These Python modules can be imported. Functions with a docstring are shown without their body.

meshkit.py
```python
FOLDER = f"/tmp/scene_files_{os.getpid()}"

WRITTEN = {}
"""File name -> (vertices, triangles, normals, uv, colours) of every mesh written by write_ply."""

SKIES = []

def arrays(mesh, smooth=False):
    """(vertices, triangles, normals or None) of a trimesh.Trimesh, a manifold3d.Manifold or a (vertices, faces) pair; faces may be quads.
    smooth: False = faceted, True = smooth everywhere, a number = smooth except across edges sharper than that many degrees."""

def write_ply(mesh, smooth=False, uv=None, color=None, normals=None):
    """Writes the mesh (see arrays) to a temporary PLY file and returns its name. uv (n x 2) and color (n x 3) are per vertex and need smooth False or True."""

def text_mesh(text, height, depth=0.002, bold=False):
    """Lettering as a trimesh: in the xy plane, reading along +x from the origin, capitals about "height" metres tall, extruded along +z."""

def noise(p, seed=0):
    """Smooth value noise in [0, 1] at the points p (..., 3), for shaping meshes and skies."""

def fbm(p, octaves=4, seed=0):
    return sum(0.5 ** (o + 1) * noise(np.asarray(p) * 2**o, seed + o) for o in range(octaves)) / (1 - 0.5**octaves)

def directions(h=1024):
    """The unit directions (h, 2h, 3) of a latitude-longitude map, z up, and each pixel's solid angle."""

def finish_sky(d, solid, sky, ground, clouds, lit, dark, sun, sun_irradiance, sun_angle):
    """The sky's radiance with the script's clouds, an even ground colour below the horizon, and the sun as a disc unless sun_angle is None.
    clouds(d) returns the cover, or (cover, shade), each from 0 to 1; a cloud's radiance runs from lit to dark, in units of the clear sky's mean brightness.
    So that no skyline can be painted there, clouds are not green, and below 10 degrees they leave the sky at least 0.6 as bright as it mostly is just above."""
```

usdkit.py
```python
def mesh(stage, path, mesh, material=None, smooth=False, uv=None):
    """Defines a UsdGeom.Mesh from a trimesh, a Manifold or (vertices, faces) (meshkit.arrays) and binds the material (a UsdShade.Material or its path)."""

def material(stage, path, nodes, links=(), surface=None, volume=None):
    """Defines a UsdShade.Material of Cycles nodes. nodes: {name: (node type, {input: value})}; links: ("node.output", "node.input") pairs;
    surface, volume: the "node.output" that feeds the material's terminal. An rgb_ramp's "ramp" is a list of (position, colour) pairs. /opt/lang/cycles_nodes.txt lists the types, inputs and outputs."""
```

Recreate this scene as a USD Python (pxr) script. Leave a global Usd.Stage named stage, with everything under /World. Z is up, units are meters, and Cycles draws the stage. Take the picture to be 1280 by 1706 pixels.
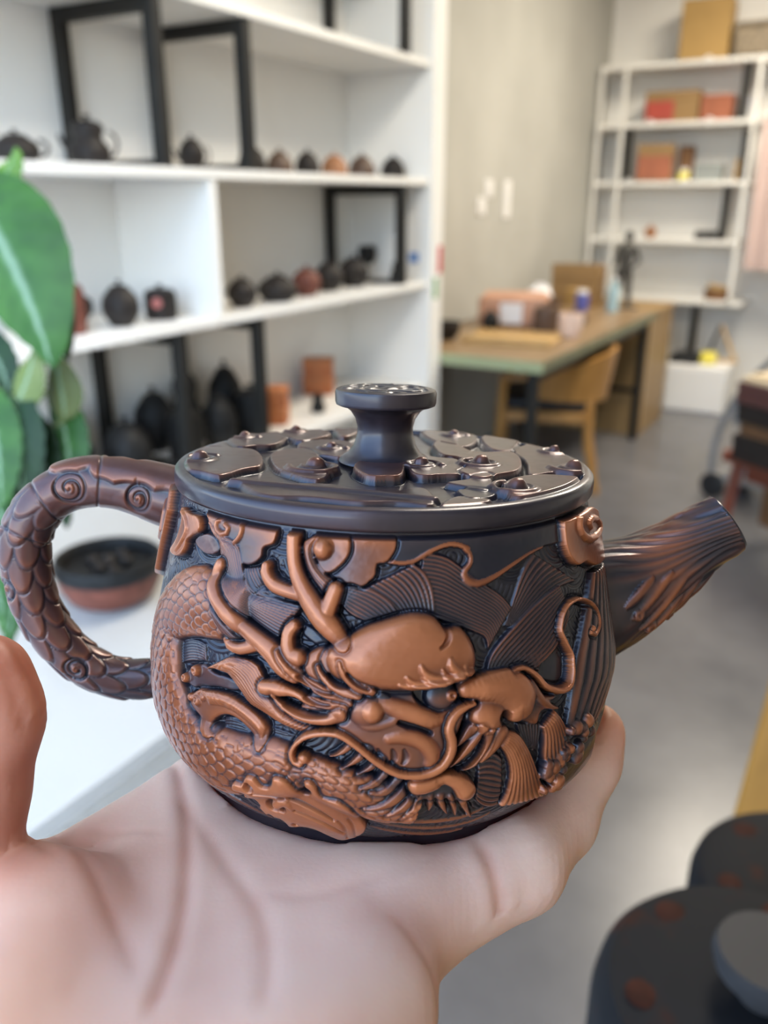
import math, random, numpy as np, trimesh, manifold3d, usdkit, meshkit
from pxr import Usd, UsdGeom, UsdLux, UsdShade, Gf, Sdf, Vt
from scipy import ndimage
from scipy.interpolate import PchipInterpolator
from shapely.geometry import Polygon
PI = math.pi
stage = Usd.Stage.CreateInMemory()
UsdGeom.SetStageUpAxis(stage, UsdGeom.Tokens.z)
UsdGeom.SetStageMetersPerUnit(stage, 1.0)
UsdGeom.Xform.Define(stage, '/World')
UsdGeom.Scope.Define(stage, '/World/Looks')
rng = np.random.default_rng(7)

# ---------------------------------------------------------------- camera: phone held at chest height, looking a little down
CAM = np.array([0.0, 0.0, 1.35])
PITCH, YAW = math.radians(20.4), math.radians(30.1)
fh = np.array([-math.sin(YAW), math.cos(YAW), 0]); cam_r = np.array([math.cos(YAW), math.sin(YAW), 0])
cam_f = fh * math.cos(PITCH) - np.array([0, 0, math.sin(PITCH)])
cam_u = np.array([0, 0, math.cos(PITCH)]) + fh * math.sin(PITCH)
cam = UsdGeom.Camera.Define(stage, '/World/camera')
m4 = np.eye(4); m4[0, :3] = cam_r; m4[1, :3] = cam_u; m4[2, :3] = -cam_f; m4[3, :3] = CAM
cam.AddTransformOp().Set(Gf.Matrix4d(m4.tolist()))
cam.CreateFocalLengthAttr(26.25); cam.CreateHorizontalApertureAttr(24.0); cam.CreateVerticalApertureAttr(32.0)
cam.CreateFStopAttr(11.3); cam.CreateFocusDistanceAttr(0.172)
cam.CreateClippingRangeAttr((0.01, 500.0))
cam.CreateExposureAttr(-1.32)

# ---------------------------------------------------------------- light: daylight sky through the open shop front behind the camera, two ceiling panels
M = {}
def mat(name, nodes, links=(), surface='p.BSDF', volume=None):
    M[name] = usdkit.material(stage, '/World/Looks/' + name, nodes, links, surface=surface, volume=volume)
    return M[name]
dome = UsdLux.DomeLight.Define(stage, '/World/sky')
mat('sky_look', {'s': ('sky_texture', {'sky_type': 'multiple_scattering', 'sun_disc': False, 'sun_elevation': math.radians(48), 'sun_rotation': math.radians(150), 'aerosol_density': 2.0}), 'w': ('mix_color', {'fac': .25, 'b': (1.6, 1.6, 1.6)}),
                 'b': ('background_shader', {'strength': 1.12})}, [('s.color', 'w.a'), ('w.result', 'b.color')], surface='b.background')
UsdShade.MaterialBindingAPI.Apply(dome.GetPrim()).Bind(M['sky_look'])
def panel_light(name, x, y, z, w, l, power, color=(1, .90, .74)):
    r = UsdLux.RectLight.Define(stage, '/World/' + name)
    r.AddTranslateOp().Set(Gf.Vec3d(x, y, z))
    r.CreateWidthAttr(w); r.CreateHeightAttr(l); r.CreateIntensityAttr(power); r.CreateColorAttr(Gf.Vec3f(*color))
    return r
panel_light('ceiling_lamp_light', -0.3, 1.9, 2.93, 0.6, 1.2, 56.0)
panel_light('ceiling_lamp_light_001', -0.3, 4.7, 2.93, 0.6, 1.2, 120.0)

# ---------------------------------------------------------------- helpers
_used = {}
def numbered(path):
    k = _used.get(path, 0); _used[path] = k + 1
    return path if k == 0 else '%s_%03d' % (path, k)
def keys(prim, label=None, cat=None, group=None, kind=None):
    for k, v in (('label', label), ('category', cat), ('group', group), ('kind', kind)):
        if v: prim.SetCustomDataByKey(k, v)
    return prim
def thing(name, label, cat, loc=(0, 0, 0), rotz=0, group=None, matrix=None):
    x = UsdGeom.Xform.Define(stage, numbered('/World/' + name))
    if matrix is not None: x.AddTransformOp().Set(Gf.Matrix4d(np.asarray(matrix).tolist()))
    else:
        x.AddTranslateOp().Set(Gf.Vec3d(*map(float, loc)))
        if rotz: x.AddRotateZOp().Set(float(math.degrees(rotz)))
    return keys(x.GetPrim(), label, cat, group)
def obj(name, mesh, m, parent=None, smooth=35, label=None, cat=None, group=None, kind=None):
    base = str(parent.GetPath()) if parent is not None else '/World'
    g = usdkit.mesh(stage, numbered(base + '/' + name), mesh, M[m], smooth=smooth)
    return keys(g.GetPrim(), label, cat, group, kind)
def struct(name, mesh, m, smooth=False): return obj(name, mesh, m, None, smooth, kind='structure')
def raw(name, v, f, n, m, parent, attrs=None, label=None, kind=None):
    """A mesh with given vertex normals and per-vertex primvars."""
    g = UsdGeom.Mesh.Define(stage, numbered(str(parent.GetPath()) + '/' + name))
    g.CreatePointsAttr(Vt.Vec3fArray.FromNumpy(np.ascontiguousarray(v, np.float32)))
    g.CreateFaceVertexCountsAttr(Vt.IntArray.FromNumpy(np.full(len(f), f.shape[1], np.int32)))
    g.CreateFaceVertexIndicesAttr(Vt.IntArray.FromNumpy(np.ascontiguousarray(f, np.int32).ravel()))
    g.CreateSubdivisionSchemeAttr('none')
    g.CreateNormalsAttr(Vt.Vec3fArray.FromNumpy(np.ascontiguousarray(n, np.float32))); g.SetNormalsInterpolation('vertex')
    for k, a in (attrs or {}).items():
        T = Sdf.ValueTypeNames.FloatArray if np.ndim(a) == 1 else Sdf.ValueTypeNames.Color3fArray
        val = Vt.FloatArray.FromNumpy(np.ascontiguousarray(a, np.float32)) if np.ndim(a) == 1 else Vt.Vec3fArray.FromNumpy(np.ascontiguousarray(a, np.float32))
        UsdGeom.PrimvarsAPI(g).CreatePrimvar(k, T, 'vertex').Set(val)
    UsdShade.MaterialBindingAPI.Apply(g.GetPrim()).Bind(M[m])
    return keys(g.GetPrim(), label, kind=kind)
def grid_faces(nr, nc, wrap=False):
    i, j = np.meshgrid(np.arange(nr - 1), np.arange(nc if wrap else nc - 1), indexing='ij')
    k = (j + 1) % nc
    return np.stack([i * nc + j, i * nc + k, (i + 1) * nc + k, (i + 1) * nc + j], -1).reshape(-1, 4)
def vnormals(v, f):
    n = np.zeros_like(v)
    a = np.cross(v[f[:, 2]] - v[f[:, 0]], v[f[:, 3]] - v[f[:, 1]]) if f.shape[1] == 4 else np.cross(v[f[:, 1]] - v[f[:, 0]], v[f[:, 2]] - v[f[:, 0]])
    for k in range(f.shape[1]): np.add.at(n, f[:, k], a)
    return n / np.maximum(np.linalg.norm(n, axis=1, keepdims=True), 1e-20)
def cat_(ms): return trimesh.util.concatenate(ms)
def box(x0, x1, y0, y1, z0, z1, bevel=0.0):
    """A box with chamfered edges."""
    b = min(bevel, .45 * min(x1 - x0, y1 - y0, z1 - z0))
    if b <= 0: pts = [(x, y, z) for x in (x0, x1) for y in (y0, y1) for z in (z0, z1)]
    else:
        pts = []
        for x, sx in ((x0, 1), (x1, -1)):
            for y, sy in ((y0, 1), (y1, -1)):
                for z, sz in ((z0, 1), (z1, -1)):
                    pts += [(x + sx * b, y + sy * b, z), (x + sx * b, y, z + sz * b), (x, y + sy * b, z + sz * b)]
    return trimesh.convex.convex_hull(np.array(pts, float))
def lathe(profile, n=32):
    """Closed or open surface of revolution about z from (r, z) pairs."""
    p = np.asarray(profile, float); th = np.arange(n) * 2 * PI / n
    v = np.stack([p[:, :1] * np.cos(th), p[:, :1] * np.sin(th), np.repeat(p[:, 1:], n, 1)], -1).reshape(-1, 3)
    f = grid_faces(len(p), n, True)
    m = trimesh.Trimesh(v, np.vstack([f[:, [0, 1, 2]], f[:, [0, 2, 3]]]), process=False)
    m.merge_vertices(); m.update_faces(m.nondegenerate_faces()); m.fix_normals()
    return m
def tube(pts, r, n=10, cap=True, squash=None):
    """A tube along a polyline with a radius per point."""
    p = np.asarray(pts, float); r = np.broadcast_to(np.asarray(r, float), (len(p),))
    t = np.gradient(p, axis=0); t /= np.linalg.norm(t, axis=1, keepdims=True) + 1e-12
    a = np.cross(t[0], [0, 0, 1.0]) if abs(t[0, 2]) < .9 else np.cross(t[0], [1.0, 0, 0])
    th = np.arange(n) * 2 * PI / n; rings = []
    for k in range(len(p)):
        a = a - t[k] * (a @ t[k]); a /= np.linalg.norm(a) + 1e-12; b = np.cross(t[k], a)
        rings.append(p[k] + r[k] * (np.cos(th)[:, None] * a + np.sin(th)[:, None] * b))
    v = np.vstack(rings); f = grid_faces(len(p), n, True); f = np.vstack([f[:, [0, 1, 2]], f[:, [0, 2, 3]]])
    if cap:
        c0, c1 = len(v), len(v) + 1; v = np.vstack([v, p[0], p[-1]]); j = np.arange(n); L = (len(p) - 1) * n
        f = np.vstack([f, np.stack([np.full(n, c0), (j + 1) % n, j], 1), np.stack([np.full(n, c1), L + j, L + (j + 1) % n], 1)])
    m = trimesh.Trimesh(v, f, process=False); m.fix_normals()
    return m
def spline(pts, n):
    """Catmull-Rom style smooth path through points (any dimension)."""
    p = np.asarray(pts, float)
    s = np.r_[0, np.cumsum(np.linalg.norm(np.diff(p[:, :min(3, p.shape[1])], axis=0), axis=1) + 1e-9)]
    q = np.linspace(0, s[-1], n)
    from scipy.interpolate import CubicSpline
    return PchipInterpolator(s, p)(q) if len(p) < 3 else CubicSpline(s, p)(q)
def moved(m, loc=(0, 0, 0), rotz=0, roty=0, rotx=0, scale=None):
    m = m.copy()
    if scale is not None: m.apply_scale(scale)
    for a, ax in ((rotx, [1, 0, 0]), (roty, [0, 1, 0]), (rotz, [0, 0, 1])):
        if a: m.apply_transform(trimesh.transformations.rotation_matrix(a, ax))
    m.apply_translation(loc)
    return m
def plain(name, color, rough=.5, noise=0.0, scale=8.0, bump=0.0, **kw):
    """Principled with a slight procedural variation of tone."""
    c = np.array(color)
    nodes = {'g': ('texture_coordinate', {}), 'n': ('noise_texture', {'scale': scale, 'detail': 4.0}),
             'r': ('rgb_ramp', {'ramp': [(.3, tuple(np.clip(c * (1 - noise), 0, 1))), (.7, tuple(np.clip(c * (1 + noise), 0, 1)))]}),
             'p': ('principled_bsdf', {'roughness': rough, **kw})}
    links = [('g.object', 'n.vector'), ('n.fac', 'r.fac'), ('r.color', 'p.base_color')]
    if bump: nodes['b'] = ('bump', {'strength': bump, 'distance': .002}); links += [('n.fac', 'b.height'), ('b.normal', 'p.normal')]
    return mat(name, nodes, links)

# ================================================================ the room
def wall_mat(name, c1, c2, scale, rough=.85):
    mat(name, {'g': ('texture_coordinate', {}), 'n': ('noise_texture', {'scale': scale, 'detail': 6.0, 'roughness': .6}), 'r': ('rgb_ramp', {'ramp': [(.3, c1), (.7, c2)]}),
               'b': ('bump', {'strength': .15, 'distance': .003}), 'p': ('principled_bsdf', {'roughness': rough, 'specular_ior_level': .2})},
        [('g.object', 'n.vector'), ('n.fac', 'r.fac'), ('r.color', 'p.base_color'), ('n.fac', 'b.height'), ('b.normal', 'p.normal')])
wall_mat('grey_plaster', (.385, .378, .345), (.465, .458, .42), 1.6)
wall_mat('white_paint', (.74, .72, .68), (.80, .78, .74), 2.0)
wall_mat('pavement_stone', (.32, .32, .33), (.42, .42, .42), 2.0)
mat('polished_concrete', {'g': ('texture_coordinate', {}), 'n': ('noise_texture', {'scale': 1.3, 'detail': 7.0, 'roughness': .62}), 'r': ('rgb_ramp', {'ramp': [(.3, (.100, .098, .102)), (.7, (.150, .147, .154))]}),
     'q': ('rgb_ramp', {'ramp': [(.3, (.22,) * 3), (.7, (.36,) * 3)]}), 'p': ('principled_bsdf', {'specular_ior_level': .45})},
    [('g.object', 'n.vector'), ('n.fac', 'r.fac'), ('r.color', 'p.base_color'), ('n.fac', 'q.fac'), ('q.color', 'p.roughness')])
struct('floor', box(-2.1, 3.4, -.9, 6.6, -.1, 0), 'polished_concrete')
struct('ground', box(-14, 14, -22, -.9, -.12, -.02), 'pavement_stone')
struct('wall_left', box(-2.06, -1.94, -.25, 6.6, 0, 3.0), 'grey_plaster')
struct('wall_back', box(-1.94, 3.3, 6.5, 6.6, 0, 3.0), 'white_paint')
struct('wall_right', box(3.2, 3.32, -.15, 6.5, 0, 3.0), 'white_paint')
struct('wall_front', box(.02, 3.32, -.27, -.15, 0, 3.1), 'white_paint')  # unseen wall, its open end set to block sky light from the right
struct('trim_1', box(-.62, .02, 1.28, 2.52, 2.935, 3.0), 'white_paint')  # housings added above the two ceiling light panels, out of view
struct('trim_2', box(-.62, .02, 4.08, 5.32, 2.935, 3.0), 'white_paint')
struct('ceiling', box(-2.06, 3.32, -.15, 6.6, 3.0, 3.1), 'white_paint')

# ================================================================ display shelf along the left wall
plain('white_laminate', (.80, .78, .735), .35, .02, 3)
plain('black_metal', (.016, .015, .013), .5, .15, 12, specular_ior_level=.2)
unit = thing('display_shelf', 'long white laminate display shelf with black square support frames along the grey wall', 'shelf')
for z in (.25, .645, 1.05, 1.425, 1.82, 2.22): obj('shelf_board', box(-1.915, -1.56, -.2, 3.03, z - .025, z, .002), 'white_laminate', unit, False)
obj('end_panel', box(-1.935, -1.548, 3.03, 3.135, 0, 2.9, .003), 'white_laminate', unit, False)
obj('back_panel', box(-1.939, -1.916, -.2, 3.03, 0, 2.4), 'white_laminate', unit, False)
obj('divider_panel', box(-1.915, -1.565, 1.795, 1.825, 1.0505, 1.3995, .002), 'white_laminate', unit, False)
obj('plinth', box(-1.915, -1.60, -.2, 3.03, 0, .2245, .002), 'white_laminate', unit, False)
def support(y, z0, z1):
    t = .034
    fr = obj('support_frame', box(-1.60, -1.566, y - t / 2, y + t / 2, z0, z1, .003), 'black_metal', unit, False)
    obj('rear_post', box(-1.91, -1.876, y - t / 2, y + t / 2, z0, z1, .003), 'black_metal', fr, False)
    obj('top_bar', box(-1.8755, -1.6005, y - t / 2, y + t / 2, z1 - t, z1, .003), 'black_metal', fr, False)
    obj('bottom_bar', box(-1.8755, -1.6005, y - t / 2, y + t / 2, z0, z0 + t * .5, .003), 'black_metal', fr, False)
for y, z0, z1 in ((1.655, 1.4255, 1.7945), (1.985, 1.4255, 1.7945), (2.875, 1.8205, 2.1945), (2.855, 1.0505, 1.3995), (1.655, .6455, 1.0245), (1.985, .6455, 1.0245)): support(y, z0, z1)

# small pots: lathe body, lid with knob, spout, loop handle
plain('dark_clay', (.020, .016, .014), .5, .25, 60, specular_ior_level=.25)
plain('brown_clay', (.085, .048, .030), .42, .25, 60)
plain('orange_clay', (.30, .13, .055), .5, .2, 60)
plain('red_clay', (.13, .042, .028), .5, .3, 60, specular_ior_level=.3)
plain('black_clay', (.009, .009, .009), .5, .25, 60, specular_ior_level=.25)
PROFILES = {'squat': [(0, 0), (.62, 0), (.70, .04), (.95, .22), (1.0, .40), (.88, .62), (.52, .80), (.46, .82)],
            'round': [(0, 0), (.55, 0), (.62, .04), (.94, .28), (1.0, .48), (.90, .68), (.58, .86), (.5, .88)],
            'tall': [(0, 0), (.80, 0), (.86, .03), (1.0, .20), (.98, .38), (.72, .52), (.66, .60), (.78, .75), (.72, .84), (.62, .86)],
            'straight': [(0, 0), (.90, 0), (.96, .03), (1.0, .35), (.98, .70), (.93, .84), (.80, .86)],
            'dome': [(0, 0), (.88, 0), (1.0, .08), (.98, .34), (.82, .60), (.55, .76), (.45, .78)]}
def small_pot(label, x, y, z, r, h, style, m, rot=math.radians(30), handle=1, group=None, cat='teapot', name='small_teapot'):
    t = thing(name, label, cat, (x, y, z), rot, group)
    P = PROFILES[style]; hb = h * .88
    obj('body', lathe([(a * r, b * hb / .88) for a, b in P] + [(P[-1][0] * r * .9, P[-1][1] * h), (0, P[-1][1] * h)], 28), m, t, 40)
    rl, zl = P[-1][0] * r, P[-1][1] * h
    lid = obj('lid', lathe([(0, zl + .0003), (rl * .98, zl + .0003), (rl * 1.02, zl + h * .02), (rl * .8, zl + h * .055), (rl * .3, zl + h * .085), (0, zl + h * .085)], 24), m, t, 40)
    obj('knob', lathe([(0, zl + h * .085), (rl * .16, zl + h * .085), (rl * .14, zl + h * .11), (rl * .30, zl + h * .15), (rl * .26, zl + h * .19), (0, zl + h * .2)], 16), m, lid, 40)
    if handle:
        a = np.linspace(-1.25, 1.25, 12)
        obj('handle', tube(np.stack([r * .86 + np.cos(a) * r * .52, a * 0, h * .45 + np.sin(a) * h * .27], 1), r * .075, 7), m, t, True)
        s = spline([(-r * .8, 0, h * .30), (-r * 1.15, 0, h * .44), (-r * 1.38, 0, h * .66)], 8)
        obj('spout', tube(s, np.linspace(r * .17, r * .08, 8), 8), m, t, True)
    return t
S1 = 1.4252
small_pot('low wide dark teapot with a ring handle, leftmost on the upper lit shelf', -1.72, 1.342, S1, .052, .068, 'squat', 'dark_clay')
small_pot('tall gourd-shaped dark teapot in front of a black post on the upper shelf', -1.715, 1.545, S1, .050, .108, 'tall', 'dark_clay')
small_pot('upright dark teapot with pointed lid standing between two black posts of the upper shelf', -1.72, 1.91, S1, .036, .086, 'round', 'dark_clay')
small_pot('dark dome-lidded teapot at the foot of the slim black post, upper shelf', -1.67, 2.11, S1, .042, 0.081, 'dome', 'dark_clay', rot=math.radians(100))
G = 'row of small domed teapots on the upper shelf'
small_pot('brown domed teapot, first of the small row right of the slim black post', -1.70, 2.285, S1, .042, 0.076, 'dome', 'brown_clay', rot=math.radians(110), group=G)
small_pot('dark domed teapot between the brown and the orange one in the small row', -1.70, 2.435, S1, .041, 0.081, 'dome', 'dark_clay', rot=math.radians(120), group=G)
small_pot('orange-brown domed teapot in the small row on the upper shelf', -1.70, 2.595, S1, .045, 0.077, 'dome', 'orange_clay', rot=math.radians(115), group=G)
small_pot('dark brown domed teapot right of the orange-brown one', -1.70, 2.775, S1, .049, 0.083, 'dome', 'brown_clay', rot=math.radians(120), group=G)
small_pot('dark domed teapot standing alone at the right end of the upper shelf', -1.68, 2.965, S1, .045, 0.085, 'dome', 'dark_clay', rot=math.radians(120), group=G)
S2 = 1.0502
small_pot('tall reddish-brown jar beside the plant leaves on the middle shelf', -1.66, 1.385, S2, .034, .125, 'straight', 'red_clay', handle=0, cat='jar', name='clay_jar')
small_pot('small dark teapot behind the reddish jar on the middle shelf', -1.80, 1.52, S2, 0.038, 0.083, 'round', 'dark_clay', rot=math.radians(90))
small_pot('large dark round teapot in the middle of the left compartment', -1.655, 1.535, S2, .047, .105, 'round', 'dark_clay', rot=math.radians(100))
sq = small_pot('dark square-shouldered pot with a pink medallion on its side, by the white divider', -1.665, 1.685, S2, .043, .085, 'straight', 'dark_clay', handle=0, cat='pot', name='clay_pot')
plain('pink_glaze', (.42, .13, .11), .4, .1)
obj('medallion', moved(lathe([(0, 0), (.014, 0), (.013, .003), (0, .0035)], 16), (0.0005, -.0415, .045), rotx=PI / 2), 'pink_glaze', sq, 30, label='pink round medallion')
small_pot('slim dark pot half hidden behind the white divider on the middle shelf', -1.72, 1.91, S2, .030, .115, 'tall', 'dark_clay', handle=0, cat='jar', name='clay_jar')
small_pot('dark round teapot just right of the white divider', -1.645, 2.00, S2, 0.045, 0.086, 'round', 'dark_clay', rot=math.radians(100))
small_pot('wide dark teapot left of the dark red one on the middle shelf', -1.65, 2.18, S2, 0.063, 0.088, 'squat', 'dark_clay', rot=math.radians(100))
small_pot('dark reddish teapot between two darker ones on the middle shelf', -1.665, 2.36, S2, 0.049, 0.090, 'round', 'red_clay', rot=math.radians(100))
small_pot('dark teapot touching the slim black post from the left on the middle shelf', -1.69, 2.53, S2, 0.052, 0.099, 'round', 'dark_clay', rot=math.radians(110))
small_pot('broad dark teapot inside the slim black frame of the middle shelf', -1.70, 2.71, S2, .058, .105, 'round', 'dark_clay', rot=math.radians(120))
st = thing('cup_stand', 'small white stand under a dark round cup inside the black frame', 'stand', (-1.79, 2.955, S2))
obj('base', lathe([(0, 0), (.030, 0), (.030, .008), (.012, .012), (.012, .05), (.022, .056), (.022, .060), (0, .060)], 20), 'white_laminate', st, 40)
cp = thing('round_cup', 'dark round cup raised on the small white stand', 'cup', (-1.79, 2.955, S2 + .0605))
obj('body', lathe([(0, 0), (.018, 0), (.034, .02), (.038, .045), (.032, .068), (.028, .07), (.028, .062), (.030, .045), (.016, .008), (0, .006)], 24), 'black_clay', cp, 40)
obj('foot', lathe([(0, .0), (.015, 0), (.015, .002), (0, .002)], 16), 'black_clay', cp, 40)
small_pot('small dark bottle-shaped pot at the foot of the rightmost black post', -1.66, 2.97, S2, .030, .078, 'tall', 'dark_clay', handle=0, cat='pot', name='clay_pot')
S3 = .6452
low = [(-1.83, 1.28, .066, .165, 'round'), (-1.68, 1.34, .068, .15, 'straight'), (-1.81, 1.455, .060, .19, 'tall'), (-1.67, 1.52, .066, .16, 'round'), (-1.81, 1.765, .062, .18, 'round'),
       (-1.67, 1.745, .052, .15, 'straight'), (-1.66, 1.875, .055, .165, 'round'), (-1.82, 1.912, .050, .22, 'tall'), (-1.69, 2.065, .056, .15, 'straight'), (-1.83, 2.11, .058, .20, 'round')]
where = ['behind at the far left of the low shelf', 'in front at the far left of the low shelf', 'behind, touching the left black post', 'in front of the thick black double post', 'behind, right of the thick black post',
         'just right of the thick black post', 'in front, midway between the two right posts', 'tallest of the black pots on the low shelf', 'at the foot of the right black post', 'behind the right black post of the low shelf']
for (x, y, r, h, s), w in zip(low, where):
    small_pot('black clay pot ' + w, x, y, S3, r, h, s, 'black_clay', handle=int(s == 'round'), rot=math.radians(100), cat='pot', name='black_pot', group='black pots crowded on the low shelf')
plain('terracotta_box', (.40, .125, .04), .6, .12, 20)
plain('terracotta_lid', (.48, .17, .06), .6, .12, 20)
def gift_box(label, x, y, z, w, d, h, rot):
    t = thing('gift_box', label, 'box', (x, y, z), rot, 'orange boxes on the low shelf')
    obj('body', box(-w / 2, w / 2, -d / 2, d / 2, 0, h * .62, .003), 'terracotta_box', t, False)
    obj('lid', box(-w / 2 - .002, w / 2 + .002, -d / 2 - .002, d / 2 + .002, h * .6205, h, .003), 'terracotta_lid', t, False)
    obj('ribbon', box(-.006, .006, -d / 2 - .003, d / 2 + .003, .002, h + .0015), 'terracotta_lid', t, False)
gift_box('orange terracotta box at the front of the low shelf, lower one of the left-hand pair', -1.70, 2.205, S3, .085, .09, .060, .5)
gift_box('orange terracotta box at the front of the low shelf, upper one of the left-hand pair', -1.70, 2.207, S3 + .0625, .083, .088, .058, .55)
gift_box('orange terracotta box at the back of the low shelf, lower one of the right-hand pair', -1.835, 2.66, S3, .115, .08, .066, .5)
gift_box('orange terracotta box at the back of the low shelf, upper one of the right-hand pair', -1.835, 2.66, S3 + .0685, .112, .08, .066, .52)
small_pot('small black pot near the right end of the low shelf behind the lid knob', -1.66, 2.40, S3, .026, .07, 'tall', 'black_clay', handle=0, cat='pot', name='black_pot')
# stickers on the end panel
for nm, c, lab, b in (('paper_tag', (.10, .22, .50), 'small blue paper tag on the white end panel', (-1.64, -1.60, 3.026, 3.0298, 1.12, 1.155)),
                      ('paper_tag', (.55, .05, .07), 'narrow red paper strip on the front edge of the end panel', (-1.5478, -1.545, 3.095, 3.125, 1.075, 1.18)),
                      ('paper_tag', (.12, .32, .14), 'small green paper tag below the red strip on the end panel', (-1.5478, -1.545, 3.06, 3.09, .98, 1.06))):
    plain('tag_%d' % len(M), c, .6, .05); obj(nm, box(*b), list(M)[-1], None, False, lab, 'tag')

# ================================================================ switches on the grey wall
plain('white_plastic', (.80, .79, .77), .35, .01)
for lab, y, z, w in (('white socket plate, lower left of the three on the grey wall', 4.37, 1.315, .09), ('white switch plate, upper one of the three on the grey wall', 4.46, 1.405, .09), ('white switch plate, tall right one of the three on the grey wall', 4.72, 1.36, .09)):
    t = thing('wall_switch', lab, 'switch', (-1.94, y, z))
    obj('plate', box(.0003, .010, -w / 2, w / 2, -.045 if 'tall' not in lab else -.11, .045 if 'tall' not in lab else .09, .003), 'white_plastic', t, False)
    obj('rocker', box(.0102, .014, -.022, .022, -.03, .03, .002), 'white_plastic', t, False)

# ================================================================ work table with green edge, counter, chair
mat('table_wood', {'g': ('texture_coordinate', {}), 'm': ('mapping', {'scale': (6.0, .8, 6.0)}), 'n': ('noise_texture', {'scale': 3.0, 'detail': 5.0}), 'r': ('rgb_ramp', {'ramp': [(.3, (.19, .12, .058)), (.7, (.30, .20, .11))]}),
     'p': ('principled_bsdf', {'roughness': .35})}, [('g.object', 'm.vector'), ('m.vector', 'n.vector'), ('n.fac', 'r.fac'), ('r.color', 'p.base_color')])
plain('green_edge', (.31, .35, .20), .4, .05)
t = thing('work_table', 'long brown work table with pale green edge and black steel legs along the grey wall', 'table')
X0, X1, Y0, Y1 = -1.90, -1.11, 3.15, 5.02
obj('table_top', box(X0, X1, Y0, Y1, .71, .75, .003), 'table_wood', t, False)
obj('edge_band', box(X0, X1 + .004, Y0 - .004, Y0 - .0002, .708, .752), 'green_edge', t, False, label='pale green edge band')
plain('olive_edge', (.13, .135, .07), .45, .1)
obj('side_band', box(X1 + .0002, X1 + .004, Y0, Y1, .708, .752), 'olive_edge', t, False, label='olive side edge band')
for x in (X0 + .03, X1 - .07):
    for y in (Y0 + .03, Y1 - .07): obj('leg', box(x, x + .04, y, y + .04, 0, .7095, .003), 'black_metal', t, False)
for y in (Y0 + .035, Y1 - .065): obj('rail', box(X0 + .0705, X1 - .0705, y, y + .03, .28, .31, .002), 'black_metal', t, False)
obj('rail', box(X1 - .065, X1 - .035, Y0 + .0705, Y1 - .0705, .66, .70, .002), 'black_metal', t, False)
mat('oak', {'g': ('texture_coordinate', {}), 'm': ('mapping', {'scale': (9.0, 9.0, .9)}), 'n': ('noise_texture', {'scale': 3.0, 'detail': 5.0}), 'r': ('rgb_ramp', {'ramp': [(.3, (.235, .145, .055)), (.7, (.34, .215, .085))]}),
     'p': ('principled_bsdf', {'roughness': .45})}, [('g.object', 'm.vector'), ('m.vector', 'n.vector'), ('n.fac', 'r.fac'), ('r.color', 'p.base_color')])
t = thing('wooden_counter', 'olive-brown wooden counter standing behind the work table', 'counter')
obj('counter_top', box(-1.90, -1.14, 5.05, 5.68, .70, .735, .003), 'oak', t, False)
for y in (5.06, 5.36): obj('side_panel', box(-1.20, -1.145, y, y + .28, 0, .6995, .003), 'oak', t, False)
obj('front_panel', box(-1.88, -1.2005, 5.06, 5.085, .0, .6995, .003), 'oak', t, False)
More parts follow.
